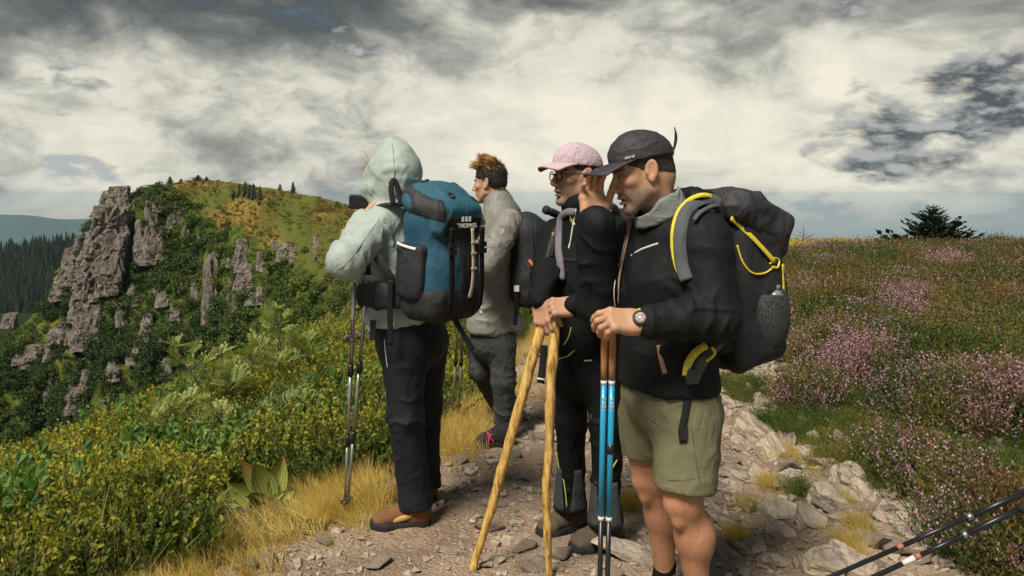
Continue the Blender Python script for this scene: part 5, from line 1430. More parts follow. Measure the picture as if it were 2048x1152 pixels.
# ================================================================== MAN IN BLACK JACKET AND OLIVE SHORTS
M_STITCH = plain('olive_stitching', (.075, .072, .042), .9, .2, 60, 0)  # darker olive for the seam cords of the shorts
def man_black():
    root = empty('person', (.60, 2.80, 0)); tag(root, 'person in black jacket and olive shorts holding his dark cap brim, watch on wrist', 'person')
    fD = np.array([-.90, -.42, 0]); lD = np.array([.42, -.90, 0])
    # ---------------- jacket
    hem, waist, chest, sh, nb = pk([(1338, 764, 2.80), (1334, 690, 2.80), (1333, 560, 2.79), (1338, 478, 2.78), (1330, 432, 2.77)])
    LS, LE, LW = pk([(1408, 482, 2.64), (1430, 634, 2.56), (1298, 645, 2.51)])
    RS, RE, RW = pk([(1268, 486, 2.92), (1198, 606, 2.80), (1193, 447, 2.70)])
    f = Field((.15, 2.36, .72), (.98, 3.12, 1.58), .0072)
    f.limb([hem, waist, chest, sh], (.195, .18, .20, .17), (.158, .150, .150, .115), lD, .04)
    f.limb([sh, nb], (.15, .085), (.10, .075), lD, .05)
    f.rc(LS, LE, .088, .073, .05); f.rc(LE, LW, .074, .050, .02)
    f.ell(LE+np.array([.012, .01, -.012]), .070, None, .03)
    f.rc(RS, RE, .084, .072, .05); f.rc(RE, RW, .076, .060, .02)
    hoodc = P(1386, 404, 2.80)
    f.ell(hoodc, (.058, .10, .040), rot_axes((.9, .42, -.2), (0, 0, 1)), .02); f.ell(P(1372, 392, 2.76), (.035, .09, .028), rot_axes((.9, .42, .3), (0, 0, 1)), .012)
    f.ell(P(1395, 440, 2.78), (.05, .12, .05), rot_axes((.9, .42, -.2), (0, 0, 1)), .03)
    hz = hem[2]
    f.fn(lambda p, D: np.maximum(D, (hz-.012)-p[..., 2]-.04*(p[..., 0]-hem[0])))
    V, F = f.mesh(1)
    V = wrinkle(V, F, .012, 5.5, (1.1, 1.1, .7), 3.0); V = wrinkle(V, F, .005, 12, (1, 1, .6), 8.0)
    V = rings(V, F, LS, LE, 7, .013, .12, .35, 1.05, 1.0); V = rings(V, F, LE, LW, 8, .013, .11, -.05, .95, 2.0); V = rings(V, F, RE, RW, 7, .012, .11, -.1, .95, 3.0); V = rings(V, F, chest, hem, 6, .009, .26, .45, 1.0, 4.0)
    jk = obj('jacket', V, F, M_JBLACK, root); SURF['black'] = V; JV = V
    # grey stand-up collar around the neck
    Rn = rot_axes((-.86, -.30, -.42), (-.42, -.15, .90)); cc = P(1318, 414, 2.74)
    V = []; n = 40; m = 6
    for j in range(m):
        t = j/(m-1)
        for i in range(n):
            a = -2.75+5.5*i/(n-1); rx = .098-.012*t; ry = .082-.008*t
            h_ = .075*t*(1-.45*sstep(np.cos(a), .2, 1)) - .035
            V.append(cc+Rn @ np.array([rx*math.cos(a)*(-1), ry*math.sin(a)*(-1), h_]))
    # front opening faces forward: rotate so the gap is at +x of Rn
    V = np.array(V); loc = (V-cc) @ Rn; loc[:, 0] *= -1; V = cc+loc @ Rn.T
    V = V+.004*np.stack([gnoise(V*40), gnoise(V*40+5), gnoise(V*40+9)], -1)
    F = [(j*n+i, j*n+i+1, (j+1)*n+i+1, (j+1)*n+i) for j in range(m-1) for i in range(n-1)]
    col = obj('collar', V, F, M_GREYCOL, jk); sm = col.modifiers.new('thick', 'SOLIDIFY'); sm.thickness = .006
    # zips and trims
    zp = pk([(1262, 430, 2.625), (1250, 475, 2.60), (1236, 560, 2.585), (1234, 610, 2.585)])
    cord('zip', snap(JV, [(1262, 446, 2.632), (1250, 500, 2.612), (1238, 560, 2.60), (1235, 640, 2.615)], .004), .004, M_BEIGEZIP, jk)
    cord('zip_cord', snap(JV, [(1257, 440, 2.60), (1246, 500, 2.59), (1229, 570, 2.585), (1231, 620, 2.59), (1237, 650, 2.60)], .006), .0016, M_WHITE, jk)
    cord('zip_puller', snap(JV, [(1260, 443, 2.615), (1257, 452, 2.608), (1254, 466, 2.606)], .006), .0032, M_REDORANGE, jk)
    ribbon('chest_pocket_zip', snap(JV, [(1262, 512, 2.605), (1280, 500, 2.60), (1298, 493, 2.6), (1316, 487, 2.598)], .001), .0035, M_WHITE, jk, up=(0, -1, .2))
    ribbon('pocket_zip', snap(JV, [(1318, 690, 2.618), (1322, 718, 2.615), (1330, 747, 2.618)], .001), .008, M_BEIGEZIP, jk, up=(-.2, -1, .1))
    # ---------------- shorts
    f = Field((.18, 2.45, .35), (.90, 3.12, .98), .0075)
    hip = P(1336, 790, 2.81)
    lh, lk = pk([(1374, 830, 2.73), (1370, 985, 2.70)]); rh, rk = pk([(1296, 830, 2.90), (1300, 925, 2.92)])
    f.limb([P(1336, 755, 2.80), hip], (.175, .185), (.140, .150), lD, .03)
    f.rc(lh, lk, .118, .104, .05); f.rc(rh, rk, .108, .094, .03)
    lz, rz = P(0, 972, 2.70)[2], P(0, 908, 2.92)[2]
    f.fn(lambda p, D: np.maximum(D, np.where(p[..., 1]-2.81 < .35*(p[..., 0]-.50), lz-p[..., 2]-.05*(p[..., 0]-.6), rz-p[..., 2])))
    V, F = f.mesh(1); V = wrinkle(V, F, .009, 8, (1, 1, .8), 5.0); V = rings(V, F, lh, lk, 3, .008, .16, -.3, .7, 6.0)
    so = obj('shorts', V, F, M_SHORTS, root); SURF['shorts'] = V
    cord('leg_seam', snap(V, [(1376, 800, 2.6), (1384, 860, 2.6), (1392, 920, 2.6), (1400, 965, 2.6)], .0005), .0011, M_STITCH, so)
    cord('hem_seam', snap(V, [(1312, 955, 2.6), (1335, 960, 2.6), (1360, 961, 2.6), (1385, 958, 2.6), (1402, 954, 2.6)], .0003), .0009, M_STITCH, so)
    cord('pocket_seam', snap(V, [(1255, 800, 2.655), (1290, 830, 2.60), (1330, 862, 2.585)], .0003), .0012, M_STITCH, so)
    # hem stitching line
    # ---------------- body: legs, torso core, head, hands
    parts = []; cols = []
    f = Field((.18, 2.35, -.16), (.96, 3.15, .95), .0062)
    lkn, lcalf, lank, lft = pk([(1368, 1000, 2.69), (1385, 1075, 2.72), (1398, 1205, 2.75), (1396, 1238, 2.76)])
    rkn, rcalf, rank, rft = pk([(1302, 955, 2.92), (1322, 1030, 2.95), (1330, 1150, 2.97), (1328, 1175, 2.97)])
    for hp, kn, cf, an in ((lh, lkn, lcalf, lank), (rh, rkn, rcalf, rank)):
        f.rc(hp, kn, .088, .060, .03); f.rc(kn, cf, .054, .056, .03); f.rc(cf, an, .055, .036, .03)
        f.ell(kn+np.array([-.034, -.012, -.004]), (.036, .040, .046), None, .022)
        f.ell(kn+np.array([-.024, -.022, -.060]), (.022, .024, .03), None, .02)
        f.ell(cf+np.array([.030, -.006, .01]), (.044, .050, .085), None, .03)
        f.rc(an, an+np.array([-.02, 0, -.06]), .036, .04, .02)
        f.ell(kn+np.array([-.02, 0, .07]), (.055, .062, .06), None, .03)
    f.rc(lh, hem, .09, .12, .03); f.rc(rh, hem, .09, .12, .03)
    V, F = f.mesh(1)
    c = np.tile(np.array(SKIN_D)*np.array([.95, .84, .78]), (len(V), 1))
    hairn = gnoise(V*np.array([190, 190, 45])+2*gnoise(V*20)[:, None])*.6+gnoise(V*np.array([200, 200, 50])+4)*.5
    c = c*(1+.08*fbm(V*24, 3))[:, None]; hm = (sstep(hairn, .05, .45)*.30*(1-sstep(V[:, 2], .48, .56)))[:, None]
    c = c*(1-hm)+np.array([.09, .05, .035])*hm
    kn_r = np.maximum(np.exp(-(np.linalg.norm(V-lkn-np.array([-.05, -.02, 0]), axis=1)/.05)**2), np.exp(-(np.linalg.norm(V-rkn-np.array([-.05, -.02, 0]), axis=1)/.05)**2))[:, None]
    c = c*(1-.35*kn_r)+np.array([.50, .20, .13])*.35*kn_r
    parts.append((V, F)); cols.append(c)
    f = Field((.2, 2.45, .7), (.95, 3.1, 1.5), .016)
    f.limb([hem, waist, chest, sh], (.14, .13, .15, .13), (.10, .10, .10, .08), lD, .04); f.rc(sh, nb, .08, .06, .04)
    f.rc(LS, LE, .05, .042, .03); f.rc(LE, LW, .042, .03, .02); f.rc(RS, RE, .05, .042, .03); f.rc(RE, RW, .042, .03, .02)
    V, F = f.mesh(1); parts.append((V, F)); cols.append(np.tile(SKIN_D, (len(V), 1)))
    hd = Head(P(1284, 344, 2.735), (-.955, -.17, -.24), (-.25, -.02, .96), 1.01, P(1338, 428, 2.77), mouth=.0045)
    parts.append((hd.V, hd.F)); cols.append(skin_cols(hd.Vl, SKIN_D, (.15, .125, .11), .95))
    V, F = hand_mesh(LW+np.array([-.030, -.004, .004]), (-1, -.22, .10), (-.15, -.72, .68), [(.62, .62, .35), (.75, .75, .4), (.85, .8, .4), (.95, .75, .4)], True, ((.80, .50, -.75), .22), 1.10)
    parts.append((V, F)); cols.append(np.tile(SKIN_D, (len(V), 1)))
    hw = P(1188, 446, 2.725)
    V, F = hand_mesh(hw, (-.09, .05, 1), (-.25, .95, -.02), [(.25, .55, .45), (.20, .50, .40), (.25, .50, .4), (.35, .55, .4)], False, ((.95, .42, -.12), .10), 1.12, spread=.4)
    parts.append((V, F)); cols.append(np.tile(np.array(SKIN_D)*np.array([1.1, 1.05, 1.0]), (len(V), 1)))
    V, F = joinm(parts); body = obj('body', V, F, M_SKIN, root, col=np.clip(np.concatenate(cols), 0, 1))
    for s in (-1, 1): eye_mesh(hd, s, root)
    # ---------------- cropped hair
    g = Field((-.14, -.11, -.10), (.10, .11, .14), .0036)
    g.ell((-.012, 0, .045), (.1025, .0795, .0875), None, 0); g.ell((-.06, 0, -.018), (.0515, .057, .052), None, .03)
    def hairmask(p, D):
        x, y, z = p[..., 0], p[..., 1], p[..., 2]
        a = np.minimum(np.maximum(x+.022, -.058-z), 1)                       # behind the ear
        b = np.maximum(np.maximum(np.abs(x-.026)-.017+.10*np.maximum(-z, 0), -.022-z), .045-np.abs(y))  # sideburn
        c_ = np.maximum(-.03-x*0-z+.055, x-.06)
        return np.maximum(D, np.minimum(np.minimum(a, b), c_)+.0*x)
    g.fn(hairmask); V, F = g.mesh(0); V = V+vnormals(V, F)*(.0022*gnoise(V*260)+.001)[:, None]
    obj('hair', hd.w(V), F, M_HAIR, root)
    # ---------------- cap with brim, lettering and back flap
    g = Field((-.15, -.12, -.03), (.14, .12, .17), .0036)
    g.ell((-.010, 0, .044), (.112, .0875, .094), None, 0); g.ell((.01, 0, .070), (.080, .068, .062), None, .03)
    g.fn(lambda p, D: np.maximum(D, (.044+.03*np.maximum(p[..., 0], 0)-.10*np.maximum(-p[..., 0]-.02, 0))-p[..., 2]))
    g.ell((-.012, 0, .040), (.1045, .0815, .088), None, .0, True)
    V, F = g.mesh(1); V = wrinkle(V, F, .0038, 15, (.8, 1, 2.6), 2.0)
    cap = obj('cap', hd.w(V), F, M_DARKCAP, root)
    bv = []; nu, nv = 26, 9
    for j in range(nv):
        t = j/(nv-1)
        for i in range(nu):
            a = -1.22+2.44*i/(nu-1)
            r0 = np.array([-.010+.112*math.cos(a), .0885*math.sin(a)])
            r1 = np.array([.03+.168*math.cos(a*.78)**.7*1.0, .088*math.sin(a)*1.02])
            q = r0*(1-t)+r1*t
            z = .052-.004*t-.012*t*t-2.3*(q[1]**2)*(.25+.75*t)
            bv.append((q[0], q[1], z))
    F = [(j*nu+i, j*nu+i+1, (j+1)*nu+i+1, (j+1)*nu+i) for j in range(nv-1) for i in range(nu-1)]
    br = obj('brim', hd.w(bv), F, M_DARKCAP, cap); sm = br.modifiers.new('thick', 'SOLIDIFY'); sm.thickness = .004; sm.offset = 0
    fl = []; 
    for i in range(9):
        t = i/8; w_ = .012*math.sin(math.pi*(.12+.86*t))
        c0 = np.array([-.118-.028*t-.008*math.sin(t*3), .012, .035+.085*t]); fl += [c0+np.array([w_*.6, .004, -w_*.2]), c0-np.array([w_*.6, .004, -w_*.2])]
    F = [(2*i, 2*i+1, 2*i+3, 2*i+2) for i in range(8)]
    b2 = obj('back_flap', hd.w(fl), F, M_DARKCAP, cap); sm = b2.modifiers.new('thick', 'SOLIDIFY'); sm.thickness = .003
    V, F = tube(hd.w([(-.114, .014, .028), (-.120, .014, .040), (-.120, .014, .05)]), .003, 6); obj('buckle', V, F, M_WHITE, cap)
    lettering('etirel', .016, hd.w((.056, .0800, .060)), hd.R @ np.array([-.88, .46, .0]), hd.R @ np.array([.03, -.20, 1]), M_WHITE, cap, depth=.001)
    # ---------------- watch
    wn = np.array([-.18, -.86, .48]); wn /= np.linalg.norm(wn)
    ax = np.array([-1, -.22, .06]); ax /= np.linalg.norm(ax); e1 = wn-ax*(wn @ ax); e1 /= np.linalg.norm(e1); e2 = np.cross(ax, e1)
    wcen = LW+np.array([-.026, -.006, .004]); w0 = wcen+wn*.024
    cse = MB(); cse.add(*tube([w0-wn*.004, w0, w0+wn*.012, w0+wn*.014], [.020, .0245, .0245, .021], 28)); wt = cse.obj('watch_case', M_BUCKLE, root)
    m, n, b = material('watch_dial'); co = n.node('ShaderNodeTexCoord').outputs['Object']
    n.put(b.inputs['Base Color'], n.mix(n.smooth(n.noise(co, 240, 2, .5), .5, .6), (.42, .38, .35), (.20, .18, .17))); b.inputs['Roughness'].default_value = .3
    V, F = tube([w0+wn*.0142, w0+wn*.0152], [.0165, .016], 28); obj('dial', V, F, m, wt)
    V, F = tube([w0+wn*.0142, w0+wn*.0158], [.0195, .0185], 28, cap=False); obj('bezel', V, F, M_CHROME, wt)
    V, F = tube([w0+e2*.024+wn*.006, w0+e2*.031+wn*.006], .005, 8); obj('button', V, F, M_LIME, wt)
    m_y = plain('yellow_strap', (.66, .60, .06), .6, .1, 60, .1)
    pass
    ring = [wcen+.031*math.cos(a)*e1+.037*math.sin(a)*e2 for a in np.linspace(.35, 5.93, 30)]
    V, F = tube(ring, 1.0, 8, True, flat=(.003, .013), up=ax); obj('watch_strap', V, F, m_y, wt)
    # ---------------- socks and shoes
    for an, ft in ((lank, lft), (rank, rft)):
        f = Field(an-np.array([.12, .12, .16]), an+np.array([.12, .12, .10]), .006)
        f.rc(an+np.array([0, 0, .045 if an is rank else .0]), an+np.array([-.01, 0, -.085]), .041, .046, .01); V, F = f.mesh(1); obj('sock', V, F, M_SOCK, root)
    for an in (lank, rank):
        z0 = gz(an[0], an[1]); heel = np.array([an[0]+.055, an[1]+.02, z0]); toe = heel+np.array([-.255, -.11, 0])
        boot(root, heel, toe, .085, M_BOOT2, M_RUBBER, 'shoe', shaft=False)
    return root, hd
man_black()

# ------------------------------------------------------------------ his blue trekking poles
gp = 'blue trekking poles under one hand'
zt = gz(P(1195, 0, 2.62)[0], 2.62)
def bluepole(label, g, tp, band, group=gp):
    mats = dict(grip=M_CORK, tip=M_BUCKLE, strap=M_WEB)
    g = P(*g); tp = np.array([P(tp[0], 0, tp[1])[0], tp[1], gz(P(tp[0], 0, tp[1])[0], tp[1])])
    L = np.linalg.norm(tp-g); f1 = .17/L; f2 = (.17+.44)/L
    r = pole(label, g, tp, .0098, mats, [(f1, f1+.012, 1.08, M_WHITE, 'collar_ring'), (f1+.012, f2, 1.0, M_BLUEPOLE, 'upper_shaft'), (f2, f2+.012, 1.06, M_WHITE, 'lower_ring'), (f2+.012, .99, .86, M_BLACKPOLE, 'lower_shaft')], group, grip_len=.17, grip_r=.0122)
    u = (tp-g)/L
    if band: V, F = tube([g+u*.375, g+u*.405], .0115, 12); obj('clip', V, F, M_BUCKLE, r)
    lettering('KAELI', .017, g+u*.245+np.array([0, -.0104, 0]), u, np.array([-u[2], 0, u[0]]), M_WHITE, r, depth=.0004)
    return r
bluepole('blue shafted trekking pole with cork grip and white lettering', (1210, 655, 2.585), (1196, 2.60), False)
bluepole('blue shafted trekking pole with cork grip and a black clip', (1226, 655, 2.575), (1211, 2.59), True)
# ================================================================== MAN WITH PINK CAP, GLASSES AND WOODEN STICKS
def man_cap():
    root = empty('person', (.32, 3.55, 0)); tag(root, 'person with pink cap and round glasses in black fleece leaning on two wooden sticks', 'person')
    fC = np.array([-.85, -.52, 0]); lC = np.array([.52, -.85, 0])
    hem, waist, chest, sh, nb = pk([(1172, 690, 3.52), (1170, 640, 3.52), (1168, 540, 3.51), (1172, 462, 3.52), (1160, 428, 3.50)])
    RS, RE, RW = pk([(1114, 470, 3.62), (1092, 552, 3.42), (1080, 600, 3.24)]); LS, LE, LW = pk([(1228, 468, 3.38), (1232, 590, 3.28), (1148, 612, 3.20)])
    f = Field((-.02, 3.0, .70), (.70, 3.86, 1.56), .0075)
    f.limb([hem, waist, chest, sh], (.180, .168, .185, .16), (.150, .148, .135, .105), lC, .04)
    f.limb([sh, nb], (.14, .07), (.09, .07), lC, .05)
    f.rc(RS, RE, .076, .060, .04); f.rc(RE, RW, .060, .041, .02); f.rc(LS, LE, .076, .062, .04); f.rc(LE, LW, .062, .042, .02)
    f.limb([nb, P(1152, 408, 3.48)], (.072, .066), (.068, .062), lC, .02)
    f.fn(lambda p, D: np.maximum(D, hem[2]-.01-p[..., 2]))
    V, F = f.mesh(1); V = wrinkle(V, F, .008, 7, (1, 1, .8), 13.0)
    # gathered sleeve rings
    N = vnormals(V, F); t = ((V-RE) @ (RW-RE))/((RW-RE) @ (RW-RE)); dist = np.linalg.norm(V-RE-np.clip(t, 0, 1)[:, None]*(RW-RE), axis=1)
    V = V+N*(.004*np.sin(t*38)*((t > -.4) & (t < 1.05) & (dist < .09)))[:, None]
    jk = obj('fleece', V, F, M_FLEECE, root); SURF['fleece'] = V; JV = V
    cord('zip', snap(JV, [(1152, 418, 3.395), (1147, 445, 3.375), (1141, 480, 3.368), (1137, 497, 3.366)], .001), .0035, M_WHITE, jk)
    cord('zip_edge', snap(JV, [(1148, 424, 3.385), (1144, 448, 3.372), (1138, 490, 3.362)], .001), .003, M_BUCKLE, jk)
    ribbon('lime_flash', snap(JV, [(1139, 424, 3.40), (1143, 440, 3.385), (1149, 450, 3.375)], .001), .006, M_LIME, jk, up=(-.5, -1, 0))
    ribbon('sleeve_flash', snap(JV, [(1168, 594, 3.150), (1176, 590, 3.150), (1180, 588, 3.152)], .001), .005, M_LIME, jk, up=(0, -1, .3))
    cord('pocket_line', snap(JV, [(1142, 655, 3.365), (1138, 672, 3.362), (1128, 690, 3.362)], .001), .003, M_LIME, jk)
    cord('hem_line', snap(JV, [(1113, 719, 3.36), (1135, 712, 3.352), (1152, 698, 3.352)], .001), .003, M_LIME, jk)
    # ---------------- trousers
    lh, lk, la = pk([(1206, 735, 3.45), (1212, 845, 3.42), (1212, 1025, 3.46)]); rh, rk, ra = pk([(1138, 735, 3.60), (1142, 845, 3.58), (1142, 995, 3.64)])
    f = Field((-.02, 3.1, -.04), (.70, 3.9, .98), .0075)
    f.limb([P(1172, 672, 3.52), P(1172, 735, 3.52)], (.168, .172), (.140, .145), lC, .03)
    for a, b, c in ((lh, lk, la), (rh, rk, ra)):
        f.rc(a, b, .096, .068, .04); f.rc(b, c, .066, .058, .03); f.rc(c, c+np.array([0, 0, -.03]), .066, .074, .02)
    f.fn(lambda p, D: np.maximum(D, .075-p[..., 2]+.35*(p[..., 0]-.3)*0))
    V, F = f.mesh(1); V = wrinkle(V, F, .009, 7, (1, 1, .7), 17.0)
    for i_, (a, b, c) in enumerate(((lh, lk, la), (rh, rk, ra))): V = rings(V, F, b, c, 8, .012, .12, -.15, 1.0, 11.0+i_)
    tr = obj('trousers', V, F, M_BTROU, root); TV = V
    # grey flared ankle panels with lime piping
    for c, k, sx in ((la, lk, 1), (ra, rk, 0)):
        d = k-c; d = d/np.linalg.norm(d)
        for side, m in ((-1, M_GTROU), (1, M_GTROU)):
            V = []; nu, nv = 12, 10
            for j in range(nv):
                t = j/(nv-1); q = c+d*(-.045+.20*t); rad = .078-.014*t
                for i in range(nu):
                    a0 = math.atan2(-.55, -.85) if side < 0 else math.atan2(-.9, .4)
                    a = a0+(-.55+1.1*i/(nu-1))*(1-.55*t); V.append(q+np.array([math.cos(a), math.sin(a), 0])*rad)
            Fq = [(j*nu+i, j*nu+i+1, (j+1)*nu+i+1, (j+1)*nu+i) for j in range(nv-1) for i in range(nu-1)]
            o = obj('ankle_panel', V, Fq, m, tr); sm = o.modifiers.new('thick', 'SOLIDIFY'); sm.thickness = .004; sm.offset = 1
    cord('piping', snap(TV, [(1113, 905, 3.52), (1118, 935, 3.525), (1128, 965, 3.545), (1134, 1015, 3.565)], .006), .003, M_LIME, tr)
    cord('piping', snap(TV, [(1234, 920, 3.385), (1222, 942, 3.385), (1216, 960, 3.385)], .006), .003, M_LIME, tr)
    cord('piping', snap(TV, [(1200, 992, 3.38), (1190, 1004, 3.385), (1180, 1022, 3.385)], .006), .003, M_LIME, tr)
    # ---------------- body
    parts = []; cols = []
    f = Field((-.02, 3.0, .05), (.70, 3.9, 1.5), .018)
    f.limb([hem, waist, chest, sh], (.13, .12, .14, .12), (.10, .10, .09, .07), lC, .04); f.rc(sh, nb, .07, .055, .04)
    f.rc(LS, LE, .05, .04, .03); f.rc(LE, LW, .04, .03, .02); f.rc(RS, RE, .05, .04, .03); f.rc(RE, RW, .04, .03, .02)
    for a, b, c in ((lh, lk, la), (rh, rk, ra)): f.rc(hem, a, .1, .08, .03); f.rc(a, b, .075, .052, .03); f.rc(b, c, .05, .04, .02)
    V, F = f.mesh(1); parts.append((V, F)); cols.append(np.tile(SKIN_C, (len(V), 1)))
    hd = Head(P(1153, 352, 3.50), (-.90, -.43, .02), (.0, 0, 1), 1.0, nb, mouth=.004)
    parts.append((hd.V, hd.F)); cols.append(skin_cols(hd.Vl, SKIN_C, (.15, .12, .10), .62))
    V, F = hand_mesh(RW+np.array([0, -.008, -.005]), (.10, -.30, -.95), (-.62, -.76, .18), [(.35, .55, .3), (.45, .65, .35), (.50, .7, .4), (.55, .7, .4)], False, ((.85, .35, -.5), .2), 1.0, back=.02)
    parts.append((V, F)); cols.append(np.tile(SKIN_C, (len(V), 1)))
    V, F = hand_mesh(LW+np.array([.0, -.003, 0]), (-1, -.06, -.04), (.05, -.86, .50), [(.75, 1.25, .8), (.85, 1.3, .8), (.9, 1.3, .8), (.95, 1.3, .8)], True, ((.8, .15, -.6), .3), 1.0)
    parts.append((V, F)); cols.append(np.tile(SKIN_C, (len(V), 1)))
    V, F = joinm(parts); obj('body', V, F, M_SKIN, root, col=np.clip(np.concatenate(cols), 0, 1))
    for s in (-1, 1): eye_mesh(hd, s, root)
    g = Field((-.14, -.11, -.10), (.10, .11, .14), .0045)
    g.ell((-.012, 0, .045), (.1025, .0795, .0875), None, 0); g.ell((-.06, 0, -.005), (.056, .064, .058), None, .03)
    g.fn(lambda p, D: np.maximum(D, np.minimum(np.maximum(p[..., 0]+.03, -.055-p[..., 2]), np.maximum(.02-p[..., 2], p[..., 0]-.055)))); V, F = g.mesh(0)
    obj('hair', hd.w(V), F, M_HAIR, root)
    # ---------------- pink cap
    g = Field((-.15, -.12, -.03), (.14, .12, .17), .004)
    g.ell((-.010, 0, .044), (.112, .0885, .098), None, 0); g.ell((.025, 0, .07), (.076, .068, .066), None, .03)
    g.fn(lambda p, D: np.maximum(D, .042+.06*np.maximum(p[..., 0], 0)-p[..., 2])); g.ell((-.012, 0, .040), (.1045, .0815, .088), None, 0, True)
    V, F = g.mesh(1); V = wrinkle(V, F, .0035, 16, (1, 1, 1.5), 22.0); cap = obj('cap', hd.w(V), F, M_PINKCAP, root)
    V, F = tube(hd.w([(0, 0, .143), (0, 0, .150)]), [.009, .005], 10); obj('button', V, F, M_PINKCAP, cap)
    for a in (-1.05, 0, 1.05):
        c = np.array([-.010+.104*math.cos(a)*.75, .082*math.sin(a)*.75, .044+.098*.66]); 
        V, F = tube(hd.w([c+np.array([math.cos(a), math.sin(a), .8])*.006, c+np.array([math.cos(a), math.sin(a), .8])*.010]), [.005, .0035], 8); obj('eyelet', V, F, M_DARKCAP, cap)
    for nm, m, dz, th in (('brim', M_PINKCAP, .0, .003), ('brim_underside', M_PINKUNDER, -.0035, .0025)):
        bv = []; nu, nv = 26, 9
        for j in range(nv):
            t = j/(nv-1)
            for i in range(nu):
                a = -1.15+2.3*i/(nu-1); r0 = np.array([-.010+.112*math.cos(a), .0885*math.sin(a)]); r1 = np.array([.035+.140*math.cos(a*.8)**.7, .088*math.sin(a)*1.02])
                q = r0*(1-t)+r1*t; bv.append((q[0], q[1], .054+dz-.002*t-.018*t*t-2.4*(q[1]**2)*(.30+.70*t)))
        Fq = [(j*nu+i, j*nu+i+1, (j+1)*nu+i+1, (j+1)*nu+i) for j in range(nv-1) for i in range(nu-1)]
        o = obj(nm, hd.w(bv), Fq, m, cap); sm = o.modifiers.new('thick', 'SOLIDIFY'); sm.thickness = th; sm.offset = 0
    cord('brim_seam', hd.w([(-.010+.113*math.cos(a), .0895*math.sin(a), .053-2.4*(.0885*math.sin(a))**2*.3) for a in np.linspace(-1.15, 1.15, 16)]), .0018, M_DARKCAP, cap)
    # ---------------- round glasses
    gl = None; m, n, b = material('lens_glass'); tr_ = n.node('ShaderNodeBsdfTransparent'); gs_ = n.node('ShaderNodeBsdfGlossy'); gs_.inputs['Roughness'].default_value = .03; mx_ = n.node('ShaderNodeMixShader'); mx_.inputs[0].default_value = .07; n.l.new(tr_.outputs[0], mx_.inputs[1]); n.l.new(gs_.outputs[0], mx_.inputs[2]); n.l.new(mx_.outputs[0], [q for q in n.n if q.type == 'OUTPUT_MATERIAL'][0].inputs[0])
    fr = MB()
    for s in (-1, 1):
        ring = [(.108-.30*abs(.022*math.cos(a)+.033)*.35, s*(.033+.0225*math.cos(a)), -.004+.0205*math.sin(a)) for a in np.linspace(0, 2*math.pi, 28)]
        fr.add(*tube(hd.w(ring), .0024, 6))
        fr.add(*tube(hd.w(spline([(.102, s*.055, .006), (.06, s*.078, .006), (.0, s*.084, .008)], 8)), .0022, 6))
    fr.add(*tube(hd.w(spline([(.1075, -.012, .002), (.113, 0, .007), (.1075, .012, .002)], 6)), .002, 6))
    gl = fr.obj('glasses', M_BUCKLE, root)
    for s in (-1, 1):
        disc = [(.1065-.01*.35, s*.033, -.004)]+[(.108-.30*abs(.0215*math.cos(a)+.033)*.35, s*(.033+.0215*math.cos(a)), -.004+.0195*math.sin(a)) for a in np.linspace(0, 2*math.pi, 24, endpoint=False)]
        o = obj('lens', hd.w(disc), [(0, 1+i, 1+(i+1) % 24) for i in range(24)], m, gl); sm = o.modifiers.new('thick', 'SOLIDIFY'); sm.thickness = .0015
    # ---------------- boots
    for heel, toe in (((1170, 1038), (1074, 1064)), ((1242, 1070), (1153, 1092))):
        Yh = 2410/(heel[1]-390); Yt = 2410/(toe[1]-390); a = P(heel[0], heel[1], Yh); b_ = P(toe[0], toe[1], Yt); d = b_-a; d = d/np.linalg.norm(d)
        z0 = gz(a[0], a[1])
        a[2] = z0; d[2] = 0; d /= np.linalg.norm(d); boot(root, a, a+d*.27, .13, M_BOOT2, M_RUBBER, 'boot', width=.055)
man_cap()

# ------------------------------------------------------------------ wooden sticks
def stick(label, pts, rad, seed):
    pts = pk(pts); x, y, _ = pts[-1]; pts[-1] = np.array([x, y, gz(x, y)-.004])
    q = spline(pts, 60); r = np.interp(np.linspace(0, 1, 60), np.linspace(0, 1, len(rad)), rad)
    q = q+.004*np.stack([gnoise(q*9+seed), gnoise(q*9+seed+5), 0*q[:, 0]], -1)
    V, F = tube(q, r, 14); N = V-np.repeat(q, 14, axis=0); N /= np.linalg.norm(N, axis=1)[:, None]
    V = V+N*(.0022*fbm(V*np.array([60, 60, 14])+seed, 3)+.003*np.maximum(gnoise(V*np.array([9, 9, 13])+seed)-.25, 0)*3)[:, None]
    o = obj('walking_stick', V, F, M_STICK); tag(o, label, 'walking stick', 'wooden walking sticks'); return o
stick('knobbly yellow wooden stick leaning away from the legs', [(1093, 628, 3.235), (1070, 700, 3.22), (1042, 800, 3.22), (1006, 930, 3.24), (975, 1040, 3.26), (944, 1126, 3.26)], [.021, .022, .0205, .019, .017, .014], 1.0)
stick('knobbly yellow wooden stick standing upright beside the leaning one', [(1109, 626, 3.225), (1106, 700, 3.20), (1100, 800, 3.18), (1098, 900, 3.19), (1092, 1000, 3.19), (1100, 1138, 3.20)], [.021, .0215, .0195, .018, .016, .013], 4.0)
